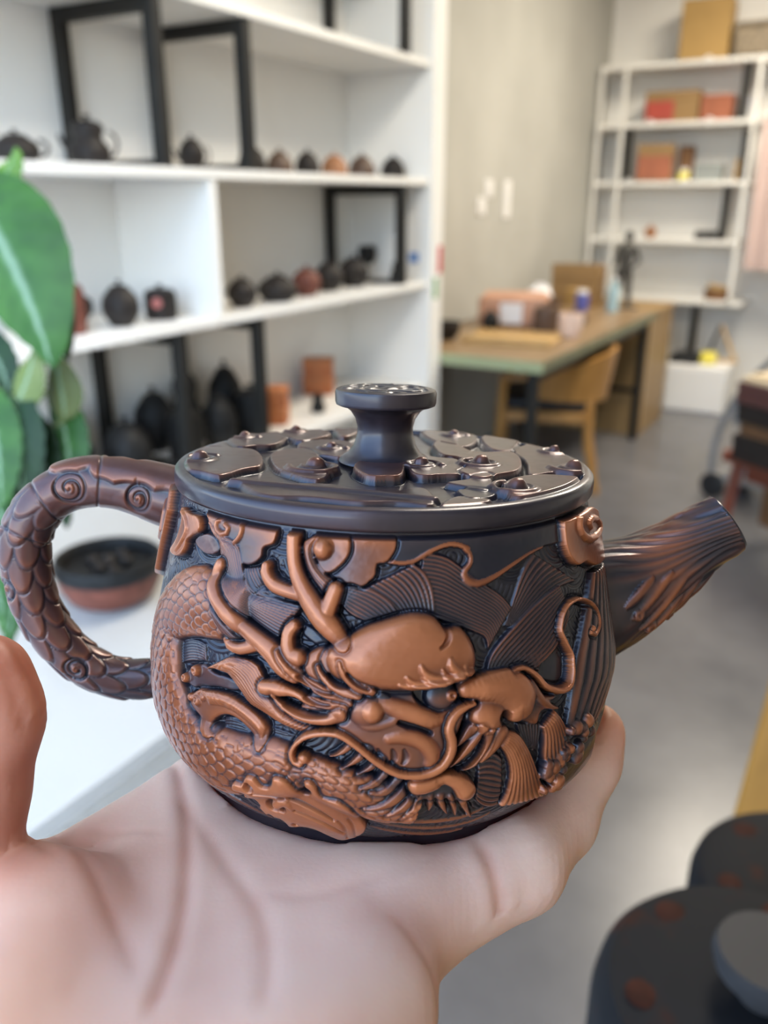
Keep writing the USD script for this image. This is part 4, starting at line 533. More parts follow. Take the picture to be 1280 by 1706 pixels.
["tube","hole",[1112,5080,55,1149,5021,59,1162,4962,62,1157,4899,61,1133,4841,57,1096,4789,49,1049,4746,37,994,4713,25],{"z":0,"k":1.0,"carve":0.8,"soft":1}],
["tube","antler",[-3515,5752,132,-3554,5660,136,-3570,5572,138,-3565,5485,139,-3544,5399,139,-3503,5318,139,-3442,5246,139,-3373,5180,139,-3301,5116,139,-3221,5056,139,-3140,4999,142,-3063,4943,146,-2980,4890,150,-2896,4839,153,-2812,4789,157,-2729,4741,160,-2639,4701,163,-2549,4664,168,-2462,4626,173,-2375,4587,179,-2289,4549,185,-2206,4509,194,-2124,4469,203,-2045,4427,212,-1971,4379,218,-1906,4323,223,-1841,4266,225,-1773,4214,226,-1701,4168,218,-1628,4123,202,-1552,4082,181],{"z":1.7,"k":0.85,"wear":0.4,"over":0.35}],
["tube","antler",[-3077,4406,78,-2981,4340,103,-2849,4324,116,-2717,4336,124,-2596,4383,130,-2476,4434,132,-2361,4481,130,-2246,4528,120],{"z":1.7,"k":0.85,"wear":0.45,"over":0.35}],
["tube","antler",[-1642,4942,120,-1712,4860,129,-1740,4764,136,-1742,4667,142,-1730,4571,150,-1699,4479,159,-1637,4406,166,-1524,4391,169],{"z":1.9,"k":0.85,"wear":0.4,"over":0.35}],
["tube","antler",[-1796,6819,151,-1807,6730,150,-1811,6643,150,-1809,6559,150,-1805,6476,150,-1797,6393,151,-1790,6309,151,-1777,6227,152,-1760,6145,153,-1740,6063,156,-1713,5983,159,-1681,5904,164,-1644,5828,171,-1601,5755,178,-1555,5682,186,-1505,5612,194,-1454,5543,203,-1401,5477,212,-1346,5412,221,-1289,5348,228,-1232,5284,234,-1174,5222,239,-1115,5161,241,-1055,5101,239,-995,5042,232,-936,4981,221,-875,4923,208,-815,4864,192,-753,4808,173,-692,4750,151],{"z":1.8,"k":0.8,"wear":0.4,"over":0.35}],
["tube","antler",[-2351,5925,108,-2344,5826,125,-2295,5743,133,-2225,5667,136,-2137,5608,138,-2031,5576,139,-1922,5556,138,-1813,5542,138,-1706,5528,139,-1600,5515,141,-1493,5504,145],{"z":1.8,"k":0.85,"wear":0.4,"over":0.35}],
["tube","antler",[-890,5659,151,-908,5608,154,-926,5556,158,-944,5505,163,-962,5453,167,-981,5402,171,-999,5350,176,-1018,5299,181],{"z":2.0,"k":0.85,"wear":0.5,"over":0.35}],
["tube","eyebrow_tuft",[650,4420,41,686,4328,63,744,4259,81,822,4209,93,913,4176,100,1011,4163,103,1114,4161,101,1213,4174,95,1305,4198,85,1384,4233,72],{"z":4.2,"k":1.1,"wear":0.6}],
["tube","eyebrow_tuft",[1149,4505,41,1153,4418,67,1191,4345,84,1255,4285,92,1336,4243,93,1427,4219,87,1518,4217,72,1602,4236,51],{"z":4.2,"k":1.1,"wear":0.6}],
["tube","eyebrow_tuft",[420,4225,41,483,4150,63,559,4103,79,646,4080,88,741,4072,92,839,4076,92,936,4089,88,1030,4103,81,1114,4117,72],{"z":4.2,"k":1.1,"wear":0.6}],
["tube","eyebrow_tuft",[308,4075,41,403,4038,62,501,4019,75,602,4009,82,704,4011,83,806,4020,80,908,4032,72,1008,4049,62],{"z":4.2,"k":1.1,"wear":0.6}],
["tube","eyebrow_tuft",[675,4217,31,723,4179,45,772,4151,56,825,4128,65,880,4112,71,938,4104,74,998,4103,74,1061,4108,72],{"z":4.2,"k":1.1,"wear":0.6}],
["tube","eyebrow_tuft",[1013,4338,31,1034,4282,44,1063,4234,55,1100,4198,64,1145,4173,69,1197,4160,73,1258,4156,74,1326,4164,72],{"z":4.2,"k":1.1,"wear":0.6}],
["tube","eyebrow_tuft",[1428,4356,31,1433,4314,44,1448,4276,55,1469,4247,62,1497,4224,67,1533,4208,68,1577,4198,66,1628,4195,62],{"z":4.2,"k":1.1,"wear":0.6}],
["plate","eye_socket",[559,3909,554,3874,568,3830,595,3783,631,3737,671,3693,711,3655,752,3620,792,3593,834,3569,877,3553,923,3540,972,3533,1021,3531,1071,3533,1120,3541,1166,3553,1209,3570,1251,3590,1290,3618,1331,3646,1374,3677,1418,3710,1458,3746,1489,3783,1502,3825,1497,3867,1470,3911,1432,3950,1385,3983,1335,4007,1286,4021,1234,4031,1182,4032,1130,4032,1079,4027,1029,4020,981,4013,936,4005,889,3998,842,3989,792,3982,738,3975,682,3965,629,3952,586,3934],{"z":0.4,"dome":0.0,"w":0.9,"wear":-0.2,"cut":1}],
["dot","eyeball",[1066,3794,301],{"z":1.0,"k":0.5,"wear":0.3}],
["dot","pupil",[1235,3806,116],{"z":2.0,"k":0.8,"wear":0.5}],
["dot","hole",[1249,3804,48],{"z":0,"k":1.0,"carve":0.6}],
["tube","cheek",[-97,3734,116,-9,3719,138,78,3701,156,164,3678,170,248,3648,180,331,3614,186,415,3582,190,498,3548,192,582,3514,191,666,3478,186,750,3445,177,837,3415,161,927,3406,134,1021,3405,99],{"z":2.2,"k":0.8,"wear":0.5}],
["tube","cheek",[-528,3664,47,-512,3763,58,-451,3834,66,-368,3880,71,-279,3902,75,-187,3906,79,-95,3893,81,-5,3866,81,75,3824,80,149,3764,76],{"z":2.4,"k":0.9,"wear":0.2}],
["dot","cheek",[-242,3618,342],{"z":2.0,"k":0.5,"wear":0.35}],
["dot","cheek",[-143,3583,205],{"z":2.6,"k":0.8,"wear":0.6}],
["tube","cheek",[-432,3420,35,-358,3359,61,-275,3322,77,-186,3307,84,-93,3308,87,0,3326,87,90,3355,87,175,3393,90,251,3439,99],{"z":2.3,"k":0.9,"wear":0.4}],
["tube","hole",[326,3387,48,400,3364,58,474,3337,65,548,3310,68,622,3282,68,696,3250,65,770,3218,58,844,3185,48],{"z":0,"k":1.0,"carve":1.4}],
["tube","lip",[159,3114,116,247,3135,126,335,3144,135,422,3142,143,510,3126,150,595,3103,156,679,3060,161,761,3000,165,825,2923,166,873,2834,163,886,2739,151,854,2637,128],{"z":2.2,"k":0.85,"wear":0.45}],
["plate","lip",[-424,3161,-396,3192,-354,3218,-304,3238,-252,3249,-202,3246,-156,3232,-114,3209,-74,3178,-36,3146,1,3110,38,3073,75,3042,115,3018,157,3002,200,2995,246,2991,294,2993,343,2993,393,2993,444,2991,495,2985,545,2974,592,2953,633,2920,662,2879,680,2829,687,2771,682,2714,665,2663,641,2615,607,2578,569,2547,525,2529,479,2518,430,2517,380,2522,331,2533,282,2551,236,2570,194,2592,154,2618,116,2644,80,2672,42,2704,3,2735,-39,2768,-85,2802,-136,2840,-189,2876,-243,2913,-294,2950,-341,2987,-381,3022,-411,3058,-430,3094,-436,3128],{"z":1.9,"dome":0.0,"w":0.8,"wear":0.1}],
["tube","hole",[-225,2903,27,-208,2860,45,-198,2820,56,-194,2778,62,-197,2738,62,-206,2700,56,-222,2661,45,-244,2626,27],{"z":0,"k":1.0,"carve":0.5}],
["tube","hole",[-31,2910,27,-14,2866,45,-4,2824,56,-1,2785,62,-3,2745,62,-13,2707,56,-28,2668,45,-50,2632,27],{"z":0,"k":1.0,"carve":0.5}],
["tube","hole",[211,2912,27,228,2869,45,238,2827,56,242,2785,62,239,2747,62,230,2710,56,214,2671,45,192,2635,27],{"z":0,"k":1.0,"carve":0.5}],
["tube","hole",[406,2909,27,422,2866,45,433,2823,56,436,2784,62,434,2743,62,424,2706,56,409,2670,45,387,2634,27],{"z":0,"k":1.0,"carve":0.5}],
["tube","snout",[1531,3888,180,1624,3888,204,1718,3883,228,1815,3874,251,1912,3864,275,2009,3852,299,2108,3834,322,2207,3810,346,2308,3777,370,2403,3726,387,2477,3654,388,2540,3567,378,2543,3483,336,2478,3400,257],{"z":1.9,"k":0.85,"wear":0.6}],
["plate","snout",[1652,3595,1700,3610,1752,3616,1804,3617,1859,3609,1914,3594,1971,3572,2025,3547,2080,3514,2131,3480,2183,3439,2232,3397,2280,3356,2328,3320,2377,3292,2424,3278,2476,3275,2529,3282,2584,3299,2639,3322,2694,3351,2749,3381,2803,3411,2856,3435,2907,3451,2959,3450,3009,3433,3059,3402,3113,3360,3175,3312,3254,3259,3343,3209,3431,3165,3505,3128,3540,3109,3524,3109,3464,3123,3377,3144,3283,3158,3198,3158,3134,3137,3096,3095,3076,3040,3059,2988,3039,2948,3010,2925,2961,2931,2903,2952,2835,2987,2763,3026,2690,3064,2620,3094,2556,3111,2500,3110,2450,3096,2402,3074,2357,3046,2313,3018,2267,2993,2217,2976,2169,2961,2116,2953,2061,2952,2007,2951,1952,2954,1895,2963,1841,2973,1786,2991,1734,3011,1685,3038,1637,3074,1594,3114,1557,3157,1526,3205,1502,3257,1487,3309,1483,3360,1491,3409,1508,3457,1534,3500,1569,3537,1608,3569],{"z":1.5,"dome":0.0,"w":0.8,"wear":0.35}],
["dot","nostril",[1919,3352,356],{"z":1.6,"k":0.95,"wear":0.5}],
["dot","hole",[2197,3302,123],{"z":0,"k":1.0,"carve":1.8}],
["tube","snout",[2865,3768,96,2905,3659,112,2960,3554,116,3038,3447,110,3131,3349,97,3247,3257,77,3383,3175,52,3540,3108,26],{"z":1.6,"k":1.0,"wear":0.2}],
["tube","snout",[2910,3544,77,2994,3484,78,3082,3434,76,3171,3398,71,3262,3374,63,3358,3361,51,3455,3361,37,3558,3372,25],{"z":1.5,"k":1.0,"wear":0.1}],
["tube","beard",[1749,3107,137,1702,3021,126,1653,2936,115,1601,2854,104,1545,2775,91,1485,2701,78,1421,2629,65,1354,2561,51,1285,2493,36,1210,2432,25],{"z":1.4,"k":0.9,"wear":0.3,"over":0.1}],
["tube","beard",[1971,2985,137,1965,2886,124,1948,2790,110,1915,2701,96,1871,2619,81,1816,2545,67,1752,2481,54,1681,2425,41,1601,2384,31,1518,2350,25,1427,2334,25,1334,2331,25,1239,2341,25],{"z":1.4,"k":0.9,"wear":0.3,"over":0.1}],
["tube","beard",[2200,2995,144,2160,2905,129,2116,2818,114,2066,2737,99,2012,2658,82,1951,2585,65,1887,2516,46,1819,2449,27],{"z":1.4,"k":0.9,"wear":0.3,"over":0.1}],
["tube","beard",[1588,3158,103,1536,3093,94,1485,3025,84,1429,2962,73,1370,2903,61,1309,2846,48,1244,2795,33,1177,2745,25],{"z":1.4,"k":0.9,"wear":0.3,"over":0.1}],
["plate","wave_bubble",[3228,3816,3227,3863,3247,3905,3284,3942,3332,3978,3394,4008,3464,4036,3539,4059,3615,4078,3693,4085,3767,4075,3831,4046,3880,4000,3922,3939,3950,3873,3965,3809,3971,3749,3964,3694,3943,3646,3909,3605,3861,3573,3799,3550,3725,3538,3648,3537,3570,3548,3488,3576,3413,3615,3345,3662,3291,3712,3249,3765],{"z":0.2,"dome":0.0,"w":0.3,"wear":-0.3,"cut":1}],
["tube","face_spike",[-1898,4463,27,-1849,4390,35,-1797,4321,41,-1734,4259,48,-1670,4198,54,-1604,4141,60,-1533,4090,66,-1457,4044,72,-1379,4004,78,-1297,3969,84,-1216,3937,91,-1135,3906,97,-1053,3878,103,-971,3851,107,-889,3824,109,-808,3795,110,-728,3768,109,-647,3740,107,-567,3713,103],{"z":2.0,"k":0.95,"wear":0.45,"over":0.2}],
["tube","face_spike",[-1124,4290,34,-1079,4199,45,-1020,4121,57,-948,4056,67,-867,4003,77,-779,3962,86,-686,3927,94,-590,3902,99,-494,3884,102,-399,3873,103],{"z":2.0,"k":0.95,"wear":0.45,"over":0.2}],
["tube","face_spike",[-715,4427,34,-696,4337,47,-661,4255,59,-612,4183,69,-552,4117,77,-481,4062,82,-404,4016,86,-322,3979,86,-237,3952,82,-152,3932,75],{"z":2.0,"k":0.95,"wear":0.45,"over":0.2}],
["tube","face_spike",[-2111,3756,137,-2010,3767,150,-1908,3775,154,-1808,3779,144,-1711,3776,121,-1614,3769,96,-1521,3755,82,-1433,3724,77,-1351,3682,75,-1263,3659,76,-1172,3650,78,-1080,3643,81,-990,3634,84,-901,3623,88,-812,3611,93,-724,3596,97,-636,3581,103],{"z":2.0,"k":0.95,"wear":0.45,"over":0.2}],
["tube","face_spike",[-1927,3635,34,-1857,3578,46,-1785,3526,57,-1709,3481,66,-1626,3446,75,-1542,3417,83,-1457,3392,90,-1368,3374,96,-1278,3359,99,-1188,3351,102,-1099,3350,105,-1013,3354,108,-928,3365,112,-844,3393,115,-762,3431,119,-682,3476,123],{"z":2.0,"k":0.95,"wear":0.45,"over":0.2}],
["tube","hole",[-1442,4072,48,-1367,4006,57,-1286,3953,61,-1203,3909,62,-1115,3877,60,-1023,3854,53,-926,3844,42,-825,3841,27],{"z":0,"k":1.0,"carve":1.0}],
["tube","hole",[-921,4171,34,-880,4117,44,-835,4072,50,-787,4037,52,-735,4010,50,-678,3995,44,-618,3986,34,-554,3986,25],{"z":0,"k":1.0,"carve":1.0}],
["tube","hole",[-565,4237,34,-524,4184,40,-479,4138,43,-431,4095,43,-379,4059,41,-324,4027,36,-265,4002,28,-203,3980,25],{"z":0,"k":1.0,"carve":1.0}],
["tube","hole",[-1307,3711,34,-1246,3686,46,-1184,3666,53,-1122,3649,56,-1058,3640,54,-995,3633,48,-930,3632,36,-864,3638,25],{"z":0,"k":1.0,"carve":1.0}],
["tube","hole",[-1666,3529,48,-1573,3494,59,-1480,3466,66,-1386,3447,69,-1292,3433,67,-1196,3430,62,-1100,3433,52,-1003,3443,38,-905,3462,25],{"z":0,"k":1.0,"carve":1.0}],
["tube","beard",[-224,2860,103,-270,2786,95,-321,2715,86,-376,2652,76,-436,2594,64,-500,2543,51,-570,2497,36,-644,2455,25],{"z":1.25,"k":0.9,"wear":0.25,"over":0.1}],
["tube","beard",[-3,2688,103,-42,2628,96,-85,2570,87,-132,2520,77,-183,2477,65,-239,2438,52,-298,2406,37,-361,2379,25],{"z":1.25,"k":0.9,"wear":0.25,"over":0.1}],
["tube","beard",[170,2524,103,128,2431,94,77,2352,84,17,2285,73,-51,2231,61,-128,2189,49,-214,2159,35,-309,2140,25],{"z":1.25,"k":0.9,"wear":0.25,"over":0.1}],
["tube","beard",[368,2380,116,323,2281,105,269,2198,94,207,2132,81,135,2088,67,53,2061,52,-37,2051,37,-137,2063,25],{"z":1.25,"k":0.9,"wear":0.25,"over":0.1}],
["tube","beard",[520,2147,116,448,2077,105,372,2014,94,294,1960,84,212,1911,73,128,1868,62,40,1830,52,-51,1801,41,-146,1780,31,-244,1768,25],{"z":1.25,"k":0.9,"wear":0.25,"over":0.1}],
["tube","beard",[672,1994,103,601,1936,97,529,1879,89,456,1823,79,380,1769,67,303,1719,53,223,1671,38,141,1625,25],{"z":1.25,"k":0.9,"wear":0.25,"over":0.1}],
["tube","beard",[774,1926,96,727,1860,89,678,1796,81,627,1733,72,573,1672,61,517,1614,49,457,1559,35,395,1504,25],{"z":1.25,"k":0.9,"wear":0.25,"over":0.1}],
["tube","beard",[900,1914,89,906,1869,86,910,1820,81,912,1775,74,911,1727,63,909,1680,51,905,1629,35,897,1582,25],{"z":1.25,"k":0.9,"wear":0.25,"over":0.1}],
["tube","beard",[1078,1895,89,1091,1832,84,1109,1767,78,1130,1704,69,1154,1638,59,1184,1571,47,1216,1505,33,1253,1436,25],{"z":1.25,"k":0.9,"wear":0.25,"over":0.1}],
["tube","beard",[1286,1865,96,1308,1800,88,1328,1735,79,1349,1666,69,1369,1594,58,1389,1517,45,1408,1441,32,1425,1363,25],{"z":1.25,"k":0.9,"wear":0.25,"over":0.1}],
["tube","beard",[1475,1800,96,1504,1725,87,1535,1651,77,1571,1572,67,1611,1493,56,1656,1410,45,1704,1327,33,1756,1242,25],{"z":1.25,"k":0.9,"wear":0.25,"over":0.1}],
["tube","beard",[-493,2939,89,-532,2883,79,-576,2830,69,-624,2783,59,-676,2742,50,-732,2707,40,-793,2678,30,-858,2655,25],{"z":1.25,"k":0.9,"wear":0.25,"over":0.1}],
["plate","chin",[492,2291,518,2337,555,2370,599,2394,644,2408,691,2411,740,2406,788,2396,837,2384,886,2372,936,2361,985,2356,1033,2354,1082,2355,1131,2355,1181,2354,1232,2347,1282,2336,1333,2317,1380,2295,1426,2264,1470,2227,1512,2180,1552,2128,1588,2071,1613,2014,1625,1956,1620,1901,1598,1851,1561,1813,1520,1784,1472,1769,1424,1763,1373,1766,1319,1777,1267,1788,1213,1803,1160,1818,1108,1829,1057,1836,1008,1840,959,1843,910,1846,861,1850,813,1856,763,1868,714,1881,665,1901,620,1929,578,1965,542,2011,513,2064,491,2124,479,2183,479,2239],{"z":1.6,"dome":0.0,"w":0.8,"wear":0.2,"over":0.4}],
["tube","chin",[667,2182,185,756,2189,182,843,2202,172,930,2218,156,1012,2253,123,1097,2275,112,1189,2264,125,1282,2225,140,1370,2168,157,1446,2092,174,1514,1995,191],{"z":2.0,"k":0.8,"wear":0.6,"over":0.4}],
["plate","flame",[-2688,1766,-2645,1841,-2580,1894,-2518,1898,-2464,1884,-2422,1903,-2390,1965,-2359,2035,-2311,2090,-2251,2114,-2191,2113,-2146,2090,-2119,2049,-2093,2006,-2057,1970,-2003,1951,-1941,1953,-1888,1977,-1854,2024,-1839,2087,-1826,2150,-1802,2200,-1758,2224,-1702,2227,-1645,2214,-1596,2191,-1557,2161,-1525,2124,-1497,2085,-1472,2041,-1446,1998,-1416,1959,-1381,1925,-1337,1902,-1282,1892,-1222,1897,-1181,1916,-1179,1946,-1209,1985,-1250,2030,-1283,2084,-1287,2146,-1263,2198,-1217,2223,-1165,2217,-1120,2195,-1087,2158,-1061,2113,-1041,2063,-1024,2008,-1006,1956,-981,1914,-946,1893,-901,1887,-849,1890,-796,1895,-744,1896,-695,1885,-649,1871,-606,1847,-565,1820,-528,1786,-493,1751,-461,1711,-430,1669,-400,1623,-370,1574,-339,1517,-306,1458,-270,1396,-238,1326,-213,1261,-201,1194,-207,1128,-234,1057,-279,984,-335,911,-398,835,-461,769,-524,708,-585,657,-645,617,-704,588,-760,576,-813,582,-862,606,-908,643,-954,684,-997,729,-1038,778,-1078,828,-1118,873,-1159,911,-1201,944,-1246,969,-1295,982,-1346,989,-1403,983,-1465,968,-1537,936,-1615,894,-1693,853,-1763,830,-1813,840,-1835,897,-1835,990,-1853,1052,-1896,1075,-1952,1076,-2015,1067,-2079,1059,-2135,1066,-2181,1089,-2219,1124,-2253,1165,-2285,1204,-2318,1239,-2351,1273,-2388,1304,-2429,1337,-2479,1368,-2536,1400,-2573,1442,-2569,1500,-2511,1578,-2472,1637,-2504,1656,-2577,1656,-2649,1667,-2689,1704],{"z":1.7,"dome":0.5,"w":0.7,"wear":0.65,"over":0.6}],
["dot","hole",[-2369,1353,128],{"z":0,"k":1.0,"carve":1.6}],
["dot","hole",[-1922,1478,154],{"z":0,"k":1.0,"carve":1.6}],
["dot","hole",[-1771,1434,94],{"z":0,"k":1.0,"carve":1.6}],
["dot","hole",[-2091,1102,68],{"z":0,"k":1.0,"carve":1.6}],
["dot","hole",[-1587,1047,60],{"z":0,"k":1.0,"carve":1.6}],
["dot","hole",[-2525,1570,60],{"z":0,"k":1.0,"carve":1.6}],
["dot","hole",[-2297,1855,111],{"z":0,"k":1.0,"carve":1.6}],
["dot","hole",[-1242,1968,77],{"z":0,"k":1.0,"carve":1.6}],
["tube","flame",[-1567,1494,55,-1595,1559,70,-1627,1603,82,-1663,1628,92,-1700,1637,98,-1743,1625,103,-1789,1593,104,-1840,1540,103],{"z":1.8,"k":1.0,"wear":0.6,"over":0.6}],
["tube","hole",[-1557,1743,34,-1467,1719,40,-1377,1694,45,-1290,1661,47,-1204,1626,48,-1120,1587,47,-1037,1543,44,-955,1495,39,-875,1441,32,-796,1383,25],{"z":0,"k":1.0,"carve":0.8}],
["tube","hole",[-1504,1472,27,-1414,1444,33,-1323,1415,37,-1236,1380,40,-1148,1344,42,-1061,1305,42,-974,1265,40,-888,1218,37,-802,1171,33,-718,1117,28,-635,1050,25],{"z":0,"k":1.0,"carve":0.6}],
["tube","hole",[-2285,1694,34,-2195,1703,42,-2106,1712,46,-2017,1721,48,-1930,1728,47,-1846,1733,43,-1760,1740,37,-1677,1746,27],{"z":0,"k":1.0,"carve":0.7}],
["tube","hole",[-536,1440,25,-503,1389,28,-476,1332,31,-454,1269,31,-438,1202,30,-427,1125,28,-425,1025,25,-433,893,25],{"z":0,"k":1.0,"carve":0.35}],
["tube","hole",[-718,1378,25,-678,1329,28,-644,1277,31,-617,1219,32,-599,1148,31,-590,1058,28,-595,937,25,-613,777,25],{"z":0,"k":1.0,"carve":0.35}],
["plate","foam_rock",[4767,2488,4867,2410,4946,2323,5008,2230,5048,2139,5075,2053,5089,1978,5100,1905,5110,1834,5120,1765,5136,1691,5165,1609,5216,1513,5314,1388,5545,1181,5447,1169,5349,1158,5256,1145,5166,1132,5081,1120,5003,1105,4927,1093,4854,1082,4787,1070,4723,1058,4660,1046,4598,1033,4538,1017,4476,1002,4411,987,6881,-521,4197,1024,3984,1139,3861,1215,3762,1301,3682,1399,3619,1502,3575,1605,3551,1701,3541,1787,3547,1858,3562,1918,3589,1967,3620,2009,3656,2046,3693,2081,3733,2113,3774,2145,3815,2178,3855,2213,3894,2249,3930,2288,3969,2327,4004,2368,4038,2411,4072,2454,4106,2498,4145,2539,4189,2575,4244,2602,4315,2618,4407,2616,4522,2593,4648,2549],{"z":1.7,"dome":0.0,"w":1.0,"wear":0.05}],
["dot","foam_rock",[3849,2511,85],{"z":1.5731666052475488,"k":1.0,"wear":0.1}],
["dot","foam_rock",[3674,1903,76],{"z":2.0723731964107452,"k":1.0,"wear":0.1}],
["dot","foam_rock",[3839,2563,91],{"z":2.5202231945708666,"k":1.0,"wear":-0.05}],
["dot","foam_rock",[3703,1807,101],{"z":2.1896731626544432,"k":1.0,"wear":-0.05}],
["dot","foam_rock",[3693,1477,154],{"z":1.8711427229558795,"k":1.0,"wear":0.1}],
["dot","foam_rock",[3629,2178,79],{"z":2.5280472002898993,"k":1.0,"wear":-0.05}],
["dot","foam_rock",[3249,1898,140],{"z":1.8429384092453756,"k":1.0,"wear":-0.05}],
["dot","foam_rock",[4085,2520,115],{"z":1.756547710564902,"k":1.0,"wear":0.1}],
["dot","foam_rock",[3278,2021,133],{"z":1.8084765327778407,"k":1.0,"wear":-0.05}],
["dot","foam_rock",[3777,2035,137],{"z":1.573082316324667,"k":1.0,"wear":0.35}],
["dot","foam_rock",[3643,2092,114],{"z":2.1476455461437687,"k":1.0,"wear":-0.05}],
["dot","foam_rock",[3986,2099,76],{"z":1.7517563842626411,"k":1.0,"wear":-0.05}],
["dot","foam_rock",[3555,2100,88],{"z":2.0049206273871936,"k":1.0,"wear":0.35}],
["dot","foam_rock",[3732,2173,99],{"z":2.2427345473755476,"k":1.0,"wear":0.1}],
["dot","foam_rock",[4220,2473,148],{"z":1.951470449175763,"k":1.0,"wear":-0.05}],
["dot","foam_rock",[3426,1948,159],{"z":1.8211948659277066,"k":1.0,"wear":0.1}],
["dot","foam_rock",[4228,2173,71],{"z":1.5492769122143377,"k":1.0,"wear":0.35}],
["dot","foam_rock",[4170,1971,127],{"z":1.983259447514441,"k":1.0,"wear":0.35}],
["dot","foam_rock",[3711,2417,76],{"z":1.6855372984341406,"k":1.0,"wear":-0.05}],
["dot","foam_rock",[3568,1442,128],{"z":1.8535762511000051,"k":1.0,"wear":0.35}],
["dot","foam_rock",[4252,2380,111],{"z":2.586423123033997,"k":1.0,"wear":0.1}],
["dot","foam_rock",[4092,2432,92],{"z":1.9878523183870656,"k":1.0,"wear":-0.05}],
["dot","foam_rock",[3736,1527,73],{"z":1.7798330275619485,"k":1.0,"wear":0.35}],
["dot","foam_rock",[3952,2043,96],{"z":1.8575154770642601,"k":1.0,"wear":0.1}],
["dot","foam_rock",[4051,1948,160],{"z":2.21937081335476,"k":1.0,"wear":-0.05}],
["dot","foam_rock",[3569,1994,91],{"z":2.461186850291009,"k":1.0,"wear":0.35}],
["dot","foam_rock",[4095,2119,134],{"z":2.3963087883739775,"k":1.0,"wear":-0.05}],
["dot","foam_rock",[4334,2198,104],{"z":1.9314000439040881,"k":1.0,"wear":0.1}],
["dot","foam_rock",[4657,2208,137],{"z":1.5489983665516953,"k":1.0,"wear":-0.05}],
["dot","foam_rock",[4566,2280,76],{"z":1.6839921754348128,"k":1.0,"wear":-0.05}],
["dot","foam_rock",[3831,2186,109],{"z":2.377814564135673,"k":1.0,"wear":0.35}],
["dot","foam_rock",[3284,1510,82],{"z":2.390859576662975,"k":1.0,"wear":0.1}],
["dot","foam_rock",[3645,1420,90],{"z":2.238629971959485,"k":1.0,"wear":0.1}],
["dot","foam_rock",[3648,1564,162],{"z":1.9836065659599962,"k":1.0,"wear":0.35}],
["dot","foam_rock",[4401,2554,156],{"z":2.1689376633727857,"k":1.0,"wear":0.35}],
["dot","foam_rock",[4055,2536,161],{"z":1.826632292728557,"k":1.0,"wear":0.1}],
["dot","foam_rock",[3321,1791,108],{"z":2.3661262309120907,"k":1.0,"wear":0.1}],
["dot","foam_rock",[4109,2015,110],{"z":1.5849136771700996,"k":1.0,"wear":-0.05}],
["tube","foot_wave",[-4223,1274,48,-4047,1297,50,-3884,1312,52,-3729,1324,54,-3585,1330,55,-3445,1335,55,-3309,1341,54,-3177,1347,52,-3048,1354,49,-2916,1369,44,-2788,1385,37,-2663,1403,27],{"z":0.3,"k":1.2,"wear":0.2}],
["tube","foot_wave",[-3524,1265,34,-3424,1232,39,-3327,1199,43,-3228,1169,46,-3132,1137,47,-3038,1105,48,-2947,1072,48,-2860,1035,46,-2775,996,45,-2694,953,42,-2614,908,40,-2536,860,37,-2459,811,34,-2383,759,30,-2306,707,27],{"z":0.3,"k":1.2,"wear":0.2}],
["tube","foot_wave",[-156,1349,27,-72,1333,30,12,1317,33,97,1301,36,183,1284,38,268,1270,40,355,1254,42,441,1241,44,529,1229,46,617,1215,47,706,1202,48,795,1191,48,884,1180,47,973,1173,47,1065,1164,46,1155,1161,45,1247,1158,44,1339,1156,43,1430,1159,42,1522,1162,41,1612,1172,40,1700,1186,39,1786,1208,38,1871,1234,36,1955,1263,35,2036,1298,34],{"z":0.2,"k":1.2,"wear":0.3}],
["tube","foot_wave",[-130,1241,27,-45,1216,30,41,1192,32,128,1170,35,215,1146,37,304,1120,39,393,1096,41,484,1069,42,576,1045,44,670,1020,45,765,997,46,862,975,47,960,952,48,1059,931,48,1159,912,48,1258,900,47,1359,890,46,1458,886,45,1556,887,44,1656,888,42,1753,897,41,1848,909,39,1935,935,37,2016,971,35,2095,1010,32,2170,1055,30,2249,1097,27],{"z":0.2,"k":1.2,"wear":0.3}],
["tube","foot_wave",[-157,1084,27,-71,1047,30,17,1009,33,107,969,36,198,928,38,292,888,40,388,843,42,487,804,44,587,766,45,689,730,46,793,697,47,898,668,48,1006,639,48,1116,609,48,1227,585,47,1338,567,46,1450,551,45,1563,538,43,1674,535,40,1780,540,38,1884,552,34],{"z":0.2,"k":1.2,"wear":0.3}],
["tube","whisker",[1626,3624,52,1539,3609,61,1459,3584,69,1382,3549,76,1315,3504,82,1257,3445,87,1210,3374,89,1181,3296,90,1170,3212,90,1188,3125,90,1216,3034,90,1225,2944,90,1213,2859,90,1192,2772,90,1154,2690,90,1107,2616,90,1053,2556,89,989,2504,88,911,2465,86,834,2434,83,755,2416,80,676,2407,77,597,2406,75,517,2411,75,436,2420,74,356,2438,74,277,2466,73,199,2508,72,126,2552,71,57,2599,70,-9,2650,69,-74,2698,68,-139,2751,67,-202,2806,66,-264,2862,65,-326,2916,64,-390,2969,64,-455,3019,64,-522,3063,64,-592,3103,64,-668,3135,64,-747,3156,64,-830,3158,64,-911,3153,64,-994,3138,64,-1074,3122,63,-1156,3093,62,-1235,3058,60,-1315,3004,58,-1388,2933,57,-1444,2854,55,-1486,2770,53,-1505,2677,52,-1485,2584,52,-1437,2518,54,-1351,2497,58],{"z":2.9,"k":0.8,"wear":0.55,"over":-9}],
["dot","whisker",[-1301,2605,109],{"z":2.0,"k":1.0,"wear":0.55}],
